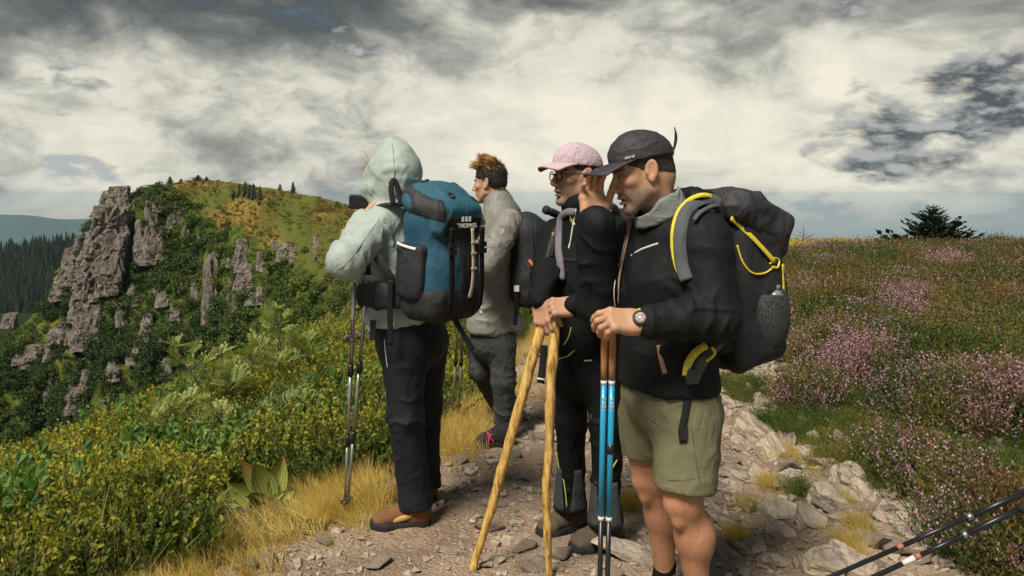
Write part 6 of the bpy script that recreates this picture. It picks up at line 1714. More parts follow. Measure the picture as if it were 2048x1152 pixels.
# ================================================================== HOODED HIKER WITH PHONE
def hooded():
    root = empty('person', (-.47, 3.75, 0)); tag(root, 'person in sage green hooded jacket and dark trousers photographing with a phone', 'person')
    fA = np.array([-.72, .69, 0]); lA = np.array([-.69, -.72, 0])
    hem, waist, chest, sh, nb = pk([(806, 640, 3.72), (808, 600, 3.72), (804, 500, 3.72), (800, 440, 3.72), (792, 412, 3.72)])
    LS, LE, LW = pk([(762, 448, 3.60), (694, 520, 3.42), (724, 440, 3.62)]); RS, RE, RW = pk([(838, 448, 3.86), (800, 520, 4.10), (752, 428, 3.86)])
    f = Field((-1.0, 3.2, .80), (-.22, 4.3, 1.85), .0078)
    f.limb([P(804, 628, 3.72), waist, chest, sh], (.182, .165, .180, .155), (.150, .140, .130, .105), lA, .04)
    f.limb([sh, nb], (.13, .085), (.10, .085), lA, .05)
    f.rc(LS, LE, .072, .066, .05); f.rc(LE, LW, .066, .045, .02); f.ell(LE+np.array([-.008, -.012, -.006]), .066, None, .03)
    f.rc(RS, RE, .070, .062, .04); f.rc(RE, RW, .060, .045, .02)
    # hood, peaked forward, gathered at the neck
    hc = P(790, 336, 3.70); Rh = rot_axes(fA, (0, 0, 1))
    f.ell(hc+np.array([0, 0, -.012]), (.126, .108, .122), Rh, .03); f.box(hc+np.array([0, 0, -.05]), (.112, .100, .105), Rh, .075, .03)
    f.ell(hc+np.array([0, 0, .062]), (.088, .066, .068), Rh, .035); f.rc(hc+np.array([-.01, 0, .10]), hc+fA*.07+np.array([0, 0, .085]), .036, .03, .04)
    f.ell(P(757, 372, 3.74), (.07, .08, .085), Rh, .04); f.ell(P(742, 380, 3.72), (.045, .05, .040), Rh, .025); f.rc(P(752, 372, 3.66), P(731, 379, 3.68), .030, .012, .02)
    f.rc(P(790, 400, 3.71), P(794, 424, 3.71), .098, .115, .05)
    f.ell(hc+fA*.13+np.array([0, 0, -.02]), (.07, .072, .10), Rh, .01, True)
    f.fn(lambda p, D: np.maximum(D, hem[2]-.008-p[..., 2]+.03*np.sin(p[..., 0]*14)*.2))
    V, F = f.mesh(1)
    V = wrinkle(V, F, .013, 5.0, (1, 1, .7), 31.0); V = wrinkle(V, F, .006, 11, (1, 1, .6), 33.0); V = rings(V, F, LS, LE, 6, .012, .11, .0, 1.0, 14.0); V = rings(V, F, P(800, 420, 3.70), P(806, 640, 3.72), 8, .010, .26, .5, .95, 15.0); V = rings(V, F, P(788, 300, 3.70), P(794, 430, 3.71), 6, .010, .16, .45, 1.05, 16.0); hz = hc[2]
    N = vnormals(V, F); hm = sstep(V[:, 2], hz-.12, hz-.06)*(1-sstep(V[:, 2], hz+.07, hz+.11))
    sd = np.abs(V[:, 0]-P(789, 0, 3.6)[0]); seam = np.exp(-(sd/.055)**2)*(V[:, 1] < hc[1]-.03)
    V = V-N*(hm*seam*.0028*np.maximum(np.sin(V[:, 2]*115+25*sd+2*gnoise(V*30)), -.2))[:, None]
    jk = obj('jacket', V, F, M_SAGE, root); SURF['sage'] = V
    # hood seam on top of the surface
    def on_surf(p):
        d = np.linalg.norm(V-p, axis=1); i = np.argmin(d); return V[i]+N[i]*.001
    sp = snap(V, [(784, 288, 3.56), (787, 304, 3.56), (788, 322, 3.56), (789, 340, 3.56), (789, 360, 3.56), (790, 378, 3.56), (792, 396, 3.56)], .0005, 6)
    cord('hood_seam', sp, .002, M_GREYCOL, jk, 30)
    sp = snap(V, [(762, 432, 3.3), (745, 458, 3.3), (726, 484, 3.3), (706, 512, 3.3), (690, 530, 3.3), (680, 538, 3.3)], .0003, 6)
    cord('back_seam', snap(V, [(768, 450, 3.4), (762, 480, 3.4), (764, 520, 3.4), (768, 560, 3.4)], .0003, 6), .0016, M_GREYCOL, jk)
    cord('sleeve_seam', sp, .002, M_GREYCOL, jk, 26)
    # stray hair blown out of the hood
    rr = np.random.default_rng(5); hb = MB()
    for k in range(16):
        a = P(742+rr.uniform(-2, 4), 325+rr.uniform(-8, 26), 3.72); e = P(722+rr.uniform(-10, 12), 312+rr.uniform(-14, 44), 3.74); m_ = (a+e)/2+np.array([0, 0, rr.uniform(-.02, .03)])
        hb.add(*tube(spline([a, m_, e], 6), [.0011, .001, .0009, .0008, .0006, .0003], 4))
    hb.obj('hair', plain('ginger_hair', (.34, .17, .06), .5, .3, 60, 0), root)
    # ---------------- trousers
    lh, lk, la = pk([(806, 690, 3.66), (812, 832, 3.66), (830, 995, 3.70)]); rh, rk, ra = pk([(854, 680, 3.82), (852, 812, 3.90), (852, 965, 3.97)])
    f = Field((-.80, 3.35, .0), (-.10, 4.2, 1.05), .0075)
    f.limb([P(816, 630, 3.72), P(822, 680, 3.73)], (.165, .172), (.135, .145), lA, .03)
    f.rc(lh, lk, .100, .080, .04); f.rc(lk, la, .078, .068, .03); f.rc(rh, rk, .098, .074, .04); f.rc(rk, ra, .072, .064, .03)
    for c in (la, ra): f.rc(c, c+np.array([.004, 0, -.05]), .070, .074, .02)
    f.fn(lambda p, D: np.maximum(D, .062-p[..., 2]))
    V, F = f.mesh(1); V = wrinkle(V, F, .010, 6.5, (1, 1, .8), 37.0)
    for i_, (a, b, c) in enumerate(((lh, lk, la), (rh, rk, ra))): V = rings(V, F, a, b, 5, .009, .13, .5, 1.1, 17.0+i_); V = rings(V, F, b, c, 8, .013, .12, -.1, 1.1, 19.0+i_)
    tr = obj('trousers', V, F, M_NAVY, root)
    cord('knee_zip', snap(V, [(779, 795, 3.58), (800, 798, 3.565), (830, 796, 3.575), (846, 790, 3.60)], .0005), .003, M_WEB, tr)
    cord('pocket_zip', snap(V, [(769, 680, 3.575), (771, 705, 3.575), (775, 735, 3.58)], .0005), .0022, M_WHITE, tr)
    # ---------------- body
    parts = []; cols = []
    f = Field((-1.0, 3.2, .05), (-.15, 4.3, 1.8), .018)
    f.limb([P(804, 640, 3.72), waist, chest, sh], (.13, .12, .14, .12), (.10, .10, .09, .07), lA, .04); f.rc(sh, nb, .07, .055, .04)
    f.rc(nb, hc, .055, .06, .03); f.ell(hc, (.085, .075, .10), Rh, .02)
    f.rc(LS, LE, .05, .04, .03); f.rc(LE, LW, .04, .03, .02); f.rc(RS, RE, .05, .04, .03); f.rc(RE, RW, .04, .03, .02)
    for a, b, c in ((lh, lk, la), (rh, rk, ra)): f.rc(hem, a, .1, .08, .03); f.rc(a, b, .075, .055, .03); f.rc(b, c, .05, .04, .02)
    V, F = f.mesh(1); parts.append((V, F)); cols.append(np.tile(SKIN_B, (len(V), 1)))
    V, F = hand_mesh(LW, (.25, .55, .35), (-.75, .3, .35), (.7, .9, .6), True, ((.7, .6, -.3), .2), .95); parts.append((V, F)); cols.append(np.tile(SKIN_B, (len(V), 1)))
    V, F = hand_mesh(RW, (-.55, -.15, .5), (.2, .9, .2), (.7, .9, .6), False, ((.7, .6, -.3), .2), .95); parts.append((V, F)); cols.append(np.tile(SKIN_B, (len(V), 1)))
    V, F = joinm(parts); obj('body', V, F, M_SKIN, root, col=np.concatenate(cols))
    # ---------------- boots
    for heel, toe in (((863, 1022), (738, 1040)), ((876, 982), (762, 990))):
        Y = 2410/(toe[1]-392); a = P(heel[0], 0, Y); a[2] = gz(a[0], a[1]); e = P(toe[0], 0, Y); d = e-a; d[2] = 0; d[1] = -.03; L = min(np.linalg.norm(d), .285)
        bt = boot(root, a, a+d/np.linalg.norm(d)*L, .12, M_BOOT, M_RUBBER, 'boot', width=.056)
        f = Field(a+np.array([-.26, -.08, .02]), a+np.array([-.06, .0, .10]), .005)
        f.ell(a+d*.44+np.array([0, -.046, .050]), (.055, .010, .014), rot_axes((1, 0, .30), (0, 0, 1)), .004); V, F = f.mesh(1); obj('side_patch', V, F, M_TAN, bt)
    # ---------------- phone
    pc = P(725, 404, 3.70); R = rot_axes((1, .12, -.05), (0, -.15, 1))
    ph = empty('phone', pc); tag(ph, 'black phone held up sideways by the hooded hiker', 'phone')
    f = Field(pc-.12, pc+.12, .004); f.box(pc, (.062, .009, .034), R, .008, 0); V, F = f.mesh(1); obj('case', V, F, M_PHONE, ph)
    V, F = boxm(pc+R @ np.array([0, .0098, 0]), (.056, .0008, .030), R); obj('screen', V, F, M_BUCKLE, ph, False)
hooded()
# ------------------------------------------------------------------ their silver trekking poles
for i, (g, t, lab) in enumerate([((713, 478, 3.50), (689, 962, 3.74), 'silver trekking pole with printed shaft hanging from the elbow of the hooded hiker'), ((742, 475, 3.56), (694, 950, 3.80), 'plain silver trekking pole hanging beside the printed one under the hooded hiker')]):
    a = P(*g); e = P(t[0], t[1], t[2]); e[2] = min(e[2], gz(e[0], e[1])+.02); L = np.linalg.norm(e-a); u = (e-a)/L
    r = pole(lab, a, e, .0088, dict(grip=M_RUBBER, tip=M_BUCKLE, strap=M_WEB), [(.15, .46, 1.0, M_ALU, 'upper_shaft'), (.44, .48, 1.45, M_BUCKLE, 'lever_lock'), (.48, .73, .9, M_ALU, 'middle_shaft'), (.70, .74, 1.35, M_BUCKLE, 'lever_lock'), (.74, .97, .78, M_ALU, 'lower_shaft')], 'silver trekking poles of the hooded hiker', basket=.06, grip_len=.17, grip_r=.0155)
    if i == 0: lettering('CAMPRO', .026, a+u*(L*.32)+np.array([0, -.0092, 0]), -u, np.array([u[2], 0, -u[0]]), M_BUCKLE, r, depth=.0004)
# ================================================================== SHORT-HAIRED HIKER IN GREY RAIN SHELL
def rain():
    root = empty('person', (-.10, 5.05, 0)); tag(root, 'person with windblown short hair in crumpled grey rain jacket, arms folded', 'person')
    fB = np.array([-.92, .39, 0]); lB = np.array([-.39, -.92, 0])
    hem, waist, chest, sh, nb = pk([(988, 655, 5.05), (990, 600, 5.05), (1000, 500, 5.05), (1004, 432, 5.05), (996, 404, 5.05)])
    LS, LE, LW = pk([(1016, 446, 4.90), (968, 534, 4.70), (942, 500, 4.88)]); RS, RE, RW = pk([(990, 446, 5.20), (960, 530, 5.26), (965, 520, 5.02)])
    f = Field((-.48, 4.5, .55), (.28, 5.55, 1.60), .0088)
    f.limb([P(984, 648, 5.05), waist, chest, sh], (.190, .172, .185, .16), (.150, .135, .120, .10), lB, .04)
    f.limb([sh, nb], (.13, .09), (.10, .09), lB, .05)
    f.limb([nb, P(992, 393, 5.05)], (.078, .070), (.078, .070), lB, .02)
    f.rc(LS, LE, .086, .074, .012); f.rc(LE, LW, .074, .056, .010); f.rc(RS, RE, .085, .07, .04); f.rc(RE, RW, .07, .055, .03)
    f.rc(P(1030, 640, 5.0), P(1032, 670, 5.0), .05, .05, .05)
    f.fn(lambda p, D: np.maximum(D, hem[2]-.02+.03*gnoise(np.stack([p[..., 0]*7, p[..., 1]*7, p[..., 0]*0], -1))-p[..., 2]))
    V, F = f.mesh(1); V = wrinkle(V, F, .016, 5.5, (1, 1, .8), 51.0); V = wrinkle(V, F, .007, 10, (1, 1, 1), 55.0); V = rings(V, F, LS, LE, 6, .014, .12, .1, 1.0, 21.0); V = rings(V, F, chest, hem, 7, .014, .26, .3, 1.0, 22.0)
    jk = obj('rain_jacket', V, F, M_RAIN, root); SURF['rain'] = V
    ribbon('reflective_tab', snap(V, [(958, 598, 4.845), (961, 614, 4.842), (963, 628, 4.842)], .001), .010, M_WHITE, jk, up=(-.3, -1, 0))
    # trousers
    lh, lk, la = pk([(1004, 690, 4.98), (1006, 762, 4.98), (1010, 850, 5.02)]); rh, rk, ra = pk([(962, 690, 5.14), (962, 740, 5.14), (1000, 815, 5.36)])
    f = Field((-.48, 4.6, .02), (.25, 5.6, .85), .0085)
    f.limb([P(988, 640, 5.05), P(986, 682, 5.05)], (.165, .165), (.14, .135), lB, .03)
    f.rc(lh, lk, .088, .072, .04); f.rc(lk, la, .070, .062, .03); f.rc(rh, rk, .086, .070, .04); f.rc(rk, ra, .068, .056, .03)
    f.fn(lambda p, D: np.maximum(D, .075-p[..., 2]))
    V, F = f.mesh(1); V = wrinkle(V, F, .008, 7, (1, 1, 1.2), 57.0); V = rings(V, F, lk, la, 8, .012, .11, -.2, 1.0, 23.0); V = rings(V, F, lh, lk, 5, .008, .12, .1, 1.0, 24.0); obj('trousers', V, F, M_JEANS, root)
    # body
    parts = []; cols = []
    f = Field((-.48, 4.5, .05), (.28, 5.6, 1.6), .02)
    f.limb([hem, waist, chest, sh], (.13, .12, .14, .12), (.10, .10, .09, .07), lB, .04); f.rc(sh, nb, .07, .055, .04)
    f.rc(LS, LE, .05, .04, .03); f.rc(LE, LW, .04, .03, .02); f.rc(RS, RE, .05, .04, .03); f.rc(RE, RW, .04, .03, .02)
    for a, b, c in ((lh, lk, la), (rh, rk, ra)): f.rc(hem, a, .1, .08, .03); f.rc(a, b, .075, .055, .03); f.rc(b, c, .05, .04, .02)
    V, F = f.mesh(1); parts.append((V, F)); cols.append(np.tile(SKIN_B, (len(V), 1)))
    hd = Head(P(979, 366, 5.05), (-.93, .34, -.05), (-.08, 0, 1), .95, nb, female=1.0)
    parts.append((hd.V, hd.F)); cols.append(skin_cols(hd.Vl, SKIN_B, beard=0.0))
    for w_, fd, dn_, lf in ((LW, (.2, .8, .1), (-.8, .2, .3), True), (RW, (.1, -.9, .2), (-.7, 0, .6), False)):
        V, F = hand_mesh(w_, fd, dn_, (.4, .5, .4), lf, scale=.9, h=.005); parts.append((V, F)); cols.append(np.tile(SKIN_B, (len(V), 1)))
    V, F = joinm(parts); obj('body', V, F, M_SKIN, root, col=np.concatenate(cols))
    for s in (-1, 1): eye_mesh(hd, s, root)
    # hair: dark cap of hair plus strands standing up in the wind
    g = Field((-.15, -.12, -.10), (.12, .12, .16), .005)
    g.ell((-.014, 0, .050), (.106, .085, .092), None, 0); g.ell((-.055, 0, .0), (.064, .072, .068), None, .03)
    g.fn(lambda p, D: np.maximum(D, np.minimum(np.maximum(p[..., 0]+.024-.2*np.maximum(p[..., 2], 0), -.060-p[..., 2]), np.maximum(.030-p[..., 2], p[..., 0]-.085))))
    V, F = g.mesh(0); V = V+vnormals(V, F)*(.004*gnoise(V*np.array([90, 90, 30])))[:, None]
    me_c = np.tile((.022, .015, .012), (len(V), 1))
    hr = obj('hair', hd.w(V), F, M_HAIRC, root, col=me_c)
    rr = np.random.default_rng(3); sv = []; sf = []; sc = []; n0 = 0
    cl = rr.normal(size=(90, 3)); cl /= np.linalg.norm(cl, axis=1)[:, None]; cdir = rr.normal(size=(90, 3))*.38; clen = rr.uniform(.45, 1.2, 90)
    for k in range(3400):
        a = rr.uniform(0, 6.28); el = rr.uniform(-.45, 1.5); d = np.array([math.cos(a)*math.cos(el), math.sin(a)*math.cos(el), math.sin(el)])
        b0 = np.array([-.014, 0, .05])+d*np.array([.104, .083, .090])
        if (d[0] > .45 and d[2] < .45) or (d[2] < -.1 and d[0] > -.25): continue
        top = sstep(d[2]+.25*d[0], .45, .85); i = int(np.argmax(cl @ d))
        up_ = np.array([.42, 0, 1.0])+cdir[i]+rr.normal(size=3)*.10; up_ /= np.linalg.norm(up_)
        tg = np.array([-.55, 0, -.8]); tg = tg-d*(tg @ d); tg /= np.linalg.norm(tg)+1e-6
        dr = up_*top+(tg*.95+d*.16+rr.normal(size=3)*.12)*(1-top); dr /= np.linalg.norm(dr)
        L = .030*(1-top)+.078*top*clen[i]*rr.uniform(.7, 1.1)
        bend = np.array([.35, 0, -.15])*L*top
        pts = spline([b0-d*.004, b0+dr*L*.55, b0+dr*L+bend*rr.uniform(.2, 1.0)+rr.normal(size=3)*.003], 5)
        V1, F1 = tube(pts, [.0017, .0016, .0013, .0009, .0003], 4, False); sv.append(V1); sf += [tuple(q+n0 for q in ff) for ff in F1]; n0 += len(V1)
        tip = np.repeat(np.linspace(0, 1, 5), 4)*top; gold = np.array([.58, .30, .06])*rr.uniform(.6, 1.2)
        sc.append(np.array([.028, .018, .013])*(1-tip[:, None]**.7)+gold*(tip[:, None]**.7))
    obj('strands', hd.w(np.concatenate(sv)), sf, M_HAIRC, hr, True, np.concatenate(sc))
    # trail shoes: black with red straps
    M_SHOE = plain('black_trail_shoe', (.016, .017, .019), .8, .3, 50, .3); M_RED = plain('crimson_strap', (.50, .035, .09), .6, .15, 60, 0)
    for heel, toe in (((1030, 872), (946, 884)), ((1040, 826), (982, 822))):
        Y = 2410/(toe[1]-392); a = P(heel[0], 0, Y); a[2] = gz(a[0], a[1]); e = P(toe[0], 0, Y-.03); d = e-a; d[2] = 0; d = d/np.linalg.norm(d)*.262
        sh_ = boot(root, a, a+d, .085, M_SHOE, M_RUBBER, 'shoe', width=.052, accent=M_RED)
        R = rot_axes(d, (0, 0, 1))
        for x0, x1 in ((.17, .125), (.13, .17), (.035, .06)):
            pts = [(x0, -.052, .03), ((x0+x1)/2, -.040, .075), (x1, 0, .088), ((x0+x1)/2+.01, .040, .072), (x0, .052, .03)]
            V, F = tube(a+spline(pts, 14) @ R.T, 1.0, 8, True, flat=(.008, .003), up=R[:, 2]); obj('shoe_strap', V, F, M_RED, sh_)
rain()
for i, (g, t, lab) in enumerate([((921, 560, 4.86), (904, 838, 5.30), 'grey trekking pole standing in the dry grass beside the rain jacket'), ((930, 570, 4.92), (917, 832, 5.36), 'second grey trekking pole leaning close to its twin in the dry grass')]):
    a = P(*g); e = P(*t); e[2] = gz(e[0], e[1])
    pole(lab, a, e, .0088, dict(grip=M_RUBBER, tip=M_BUCKLE, strap=M_WEB), [(.12, .55, 1.0, M_ALU, 'upper_shaft'), (.53, .57, 1.4, M_BUCKLE, 'lever_lock'), (.57, .98, .82, M_ALU, 'lower_shaft')], 'grey trekking poles by the rain jacket', basket=.06, grip_len=.14, grip_r=.015)
# ================================================================== RUCKSACKS
class Loc:
    """pack frame: o outwards from the back, s towards the wearer's left, z up"""
    def __init__(s, c, o): s.c = np.asarray(c, float); s.R = rot_axes((o[0], o[1], 0), (0, 0, 1)); s.l = s.R[:, 1]*-1
    def w(s, p): return s.c+np.asarray(p, float) @ s.R.T
def pack_part(L, name, mat, parent, build, lo, hi, h=.006, wr=None):
    f = Field(lo, hi, h); build(f); V, F = f.mesh(1)
    if wr: V = wrinkle(V, F, *wr)
    return obj(name, L.w(V), F, mat, parent)
M_PBLUE = fabric('blue_ripstop', (.026, .105, .150), .7, .2, folds=.35, fscale=9, spec=.3)
M_PBLUE2 = fabric('blue_ripstop_side', (.020, .075, .130), .7, .2, folds=.35, fscale=9, spec=.3)
M_PDARK = fabric('charcoal_nylon', (.020, .021, .024), .7, .3, folds=.4, fscale=10, spec=.35)
M_PGREY = fabric('dark_grey_nylon', (.032, .032, .036), .65, .3, folds=.5, fscale=10, spec=.35)
M_PSLATE = fabric('slate_pad', (.085, .092, .098), .8, .2, folds=.3, fscale=14, spec=.25)
M_BEIGE = plain('beige_webbing', (.50, .42, .31), .8, .15, 120, .3)
M_YEL = plain('yellow_cord', (.66, .53, .035), .6, .15, 80, .1)
M_YELF = fabric('yellow_fabric', (.62, .53, .04), .7, .12, folds=.35, fscale=12)
# in pack frames here: x outwards, y = axis left of outwards (wearer's right), z up.  wearer's left = -y

def blue_pack():
    c = P(880, 512, 3.50); L = Loc(c, (.72, -.69)); root = empty('backpack', c-np.array([0, 0, .29])); tag(root, 'large blue and charcoal rucksack on the hooded hiker', 'backpack')
    lo, hi = (-.24, -.25, -.40), (.26, .25, .40)
    # axis y: rotate so that wearer's left (towards camera, left in picture) is -y
    def body(f):
        f.box((0, 0, -.015), (.105, .145, .235), None, .07, 0); f.ell((.03, 0, -.08), (.115, .150, .19), None, .05); f.ell((0, 0, .15), (.12, .150, .10), None, .05)
    bd = pack_part(L, 'body', M_PBLUE2, root, body, lo, hi, .0065, (.007, 8, (1, 1, .7), 3.0))
    def bottom(f):
        f.box((.005, 0, -.19), (.122, .158, .085), None, .07, 0); f.ell((.045, 0, -.16), (.10, .150, .09), None, .04)
        f.fn(lambda p, D: np.maximum(D, p[..., 2]+.135-.10*np.maximum(p[..., 0], -.1)))
    pack_part(L, 'base', M_PDARK, root, bottom, lo, hi, .0065, (.005, 9, (1, 1, 1), 7.0))
    def lid(f):
        f.ell((-.005, 0, .225), (.150, .168, .082), rot_axes((1, 0, -.30), (0.3, 0, 1)), 0); f.box((.075, 0, .165), (.062, .135, .070), rot_axes((1, 0, -.15), (.15, 0, 1)), .035, .04)
        f.ell((-.03, 0, .265), (.10, .13, .055), None, .04)
    ld = pack_part(L, 'lid', M_PBLUE, root, lid, lo, hi, .006, (.008, 8, (1, 1, 1), 11.0))
    def surf(o):
        n = len(o.data.vertices); V = np.empty(n*3, np.float32); o.data.vertices.foreach_get('co', V); V = V.reshape(-1, 3)
        N = np.empty(n*3, np.float32); o.data.vertex_normals.foreach_get('vector', N); return V.astype(float), N.reshape(-1, 3).astype(float)
    LV, LN = surf(ld); BV, BN = surf(bd)
    def snap(p, VN, off=.004):
        V, N = VN; i = np.argmin(np.linalg.norm(V-L.w(p), axis=1)); return V[i]+N[i]*off
    # charcoal panels of the lid
    def panel(f, cy):
        lid(f); f.D -= .003
        f.fn(lambda p, D: np.maximum(D, np.maximum(np.abs(p[..., 1]-cy)-.055+.5*np.abs(p[..., 0]-.03)*.6, np.maximum(.205-p[..., 2]-.3*(p[..., 0]+.03), p[..., 2]-.285+.4*p[..., 0]))))
    pack_part(L, 'lid_panel', M_PGREY, ld, lambda f: panel(f, -.115), lo, hi, .006, (.008, 8, (1, 1, 1), 11.0))
    def front(f):
        lid(f); f.D -= .003
        f.fn(lambda p, D: np.maximum(D, np.maximum(np.abs(p[..., 1]-.015)-.098, np.maximum(p[..., 2]-.172, .055-p[..., 0]))))
    fp = pack_part(L, 'lid_front', M_PDARK, ld, front, lo, hi, .005, (.008, 8, (1, 1, 1), 11.0))
    # daisy-loop eyelets on the lid
    for y0, x0 in ((-.05, -.03), (-.035, .085), (.10, -.02), (.10, .085)):
        q = snap((x0, y0, .30 if x0 < 0 else .23), (LV, LN), .003); i = np.argmin(np.linalg.norm(LV-q, axis=1)); _, s_, u_ = frame_from(LN[i])
        ring = [q+.013*math.cos(a)*s_+.016*math.sin(a)*u_ for a in np.linspace(0, 2*math.pi, 16)]
        V, F = tube(ring, .0045, 6); obj('loop', V, F, M_BUCKLE, ld)
    # lettering and mountain mark
    tc = L.w((.166, .010, .122)); xd = L.R[:, 1]; yd = L.R @ np.array([-.18, 0, 1]); yd /= np.linalg.norm(yd)
    nrm = np.cross(xd, yd)
    lettering('TRESPASS', .026, tc+yd*.014, xd, yd, M_WHITE, fp, depth=.001)
    mk = MB()
    for k in range(3):
        for j in range(2): 
            b0 = tc+yd*.032+xd*(-.024+.020*k); mk.add([b0+xd*(-.008+j*.006), b0+xd*(.001+j*.006), b0+xd*(.006+j*.006)+yd*.022, b0+xd*(-.001+j*.006)+yd*.022], [(0, 1, 2, 3)])
    o = mk.obj('mountain_mark', M_WHITE, fp, False); o.location += Vector(nrm*.001)
    # side pocket (wearer's left), charcoal with white lining edge
    def pocket(f):
        f.box((-.01, -.150, -.055), (.085, .028, .115), rot_axes((1, 0, -.06), (0, 0, 1)), .024, 0); f.ell((.0, -.165, -.08), (.075, .03, .10), None, .02)
    pk_ = pack_part(L, 'side_pocket', M_PDARK, root, pocket, lo, hi, .0055, (.004, 10, (1, 1, 1), 17.0))
    ribbon('pocket_edge', [L.w((-.085, -.168, .062)), L.w((-.04, -.182, .055)), L.w((.03, -.178, .043)), L.w((.07, -.165, .040))], .006, M_WHITE, pk_, up=L.R @ np.array([0, -1, .3]))
    def pocket2(f): f.box((-.01, .150, -.055), (.085, .028, .115), None, .024, 0)
    pack_part(L, 'side_pocket', M_PDARK, root, pocket2, lo, hi, .007)
    # outer straps, buckles, beige daisy chain
    def fx(y, z): return .118+.028*math.cos(y*8)-.35*max(0, abs(z)-.1)*.3
    for y0, zt, zb in ((-.075, .13, -.30), (.098, .13, -.28)):
        ribbon('compression_strap', [L.w((.165, y0, zt)), L.w((.160, y0, .04)), L.w((.160, y0, -.08)), L.w((.150, y0*.98, -.20)), L.w((.11, y0*.95, zb+.03))], .015, M_WEB, root, up=L.R[:, 0])
        for k in range(2):
            V, F = boxm(L.w((.166, y0, .055-.028*k)), (.006, .019, .011), L.R); obj('buckle', V, F, M_BUCKLE, root, False)
    ds = [(.168, .036, .125), (.172, .036, .06), (.174, .036, -.03), (.170, .034, -.11), (.160, .026, -.17)]
    ribbon('daisy_chain', [L.w(p) for p in ds], .009, M_BEIGE, root, up=L.R[:, 0])
    for z_ in (.065, .02, -.045):
        V, F = boxm(L.w((.177, .036, z_)), (.004, .013, .004), L.R); obj('bar_tack', V, F, M_BEIGE, root, False)
    def fpan(f):
        body(f); f.D -= .006; f.fn(lambda p, D: np.maximum(D, np.maximum(np.abs(p[..., 1]-.02)-.035, np.maximum(.05-p[..., 0], np.abs(p[..., 2]+.05)-.18))))
    pack_part(L, 'center_panel', M_PDARK, root, fpan, lo, hi, .006, (.007, 8, (1, 1, .7), 3.0))
    # haul loop, shoulder straps, load lifter
    ribbon('haul_loop', [L.w((-.125, -.115, .215)), L.w((-.135, -.120, .285)), L.w((-.150, -.135, .33)), L.w((-.150, -.15, .30)), L.w((-.135, -.15, .22))], .012, M_WEB, root, up=(.1, -1, .1))
    for s in (-1, 1):
        st = [L.w((-.10, s*.085, .20)), L.w((-.19, s*.095, .225)), L.w((-.30, s*.105, .205)), L.w((-.395, s*.115, .12)), L.w((-.42, s*.12, -.02)), L.w((-.36, s*.14, -.13)), L.w((-.14, s*.13, -.18))]
        ribbon('shoulder_strap', st, .030, M_PGREY, root, 40, .009, up=(0, 0, 1))
    # hip belt and dangling ends
    def belt(f):
        for s in (-1, 1): f.limb([(-.11, s*.12, -.17), (-.20, s*.185, -.175), (-.32, s*.185, -.18), (-.40, s*.12, -.18)], (.058, .060, .048, .03), (.026, .024, .02, .015), (0, 0, 1), .02)
    pack_part(L, 'hip_belt', M_PDARK, root, belt, (-.48, -.28, -.30), (.0, .28, -.05), .007, (.003, 12, (1, 1, 1), 5.0))
    ribbon('side_strap', [P(755, 512, 3.48), P(764, 530, 3.46), P(778, 552, 3.45), P(792, 575, 3.46)], .022, M_WEB, root, up=(-.4, -1, .2))
    ribbon('strap_end', [P(781, 560, 3.44), P(780, 620, 3.47), P(781, 690, 3.50)], .013, M_WEB, root, up=(-.2, -1, 0))
    ribbon('strap_end', [P(746, 640, 3.52), P(746, 660, 3.52), P(745, 680, 3.52)], .014, M_WEB, root, up=(-.2, -1, 0))
    ribbon('strap_end', [P(902, 622, 3.42), P(916, 650, 3.43), P(945, 700, 3.44)], .012, M_WEB, root, up=(.3, -1, .3))
    cord('cord_end', [P(872, 610, 3.40), P(866, 640, 3.42), P(858, 672, 3.44)], .003, M_WEB, root)
    for k in range(3): cord('cord_end', [P(914+3*k, 622, 3.42), P(918+4*k, 634, 3.42), P(908+7*k, 648, 3.42)], .002, M_WEB, root, 10)
    # tassel charm hanging at the side
    V, F = Field((-.02, -.02, -.03), (.02, .02, .03), .003).ell((0, 0, 0), (.012, .012, .018), None, 0).mesh(1)
    obj('charm', P(966, 444, 3.55)+V, F, plain('cream_charm', (.62, .42, .22), .6, .2, 60, 0), root)
    cord('charm_cord', [P(958, 425, 3.55), P(966, 432, 3.55), P(966, 444, 3.55)], .003, M_CORK, root, 8)
    for k in range(8): cord('charm_tassel', [P(960, 455, 3.55), P(956+random.uniform(-6, 6), 470, 3.55), P(952+random.uniform(-9, 9), 480+random.uniform(-3, 5), 3.55)], .0018, M_CORK, root, 6)
blue_pack()

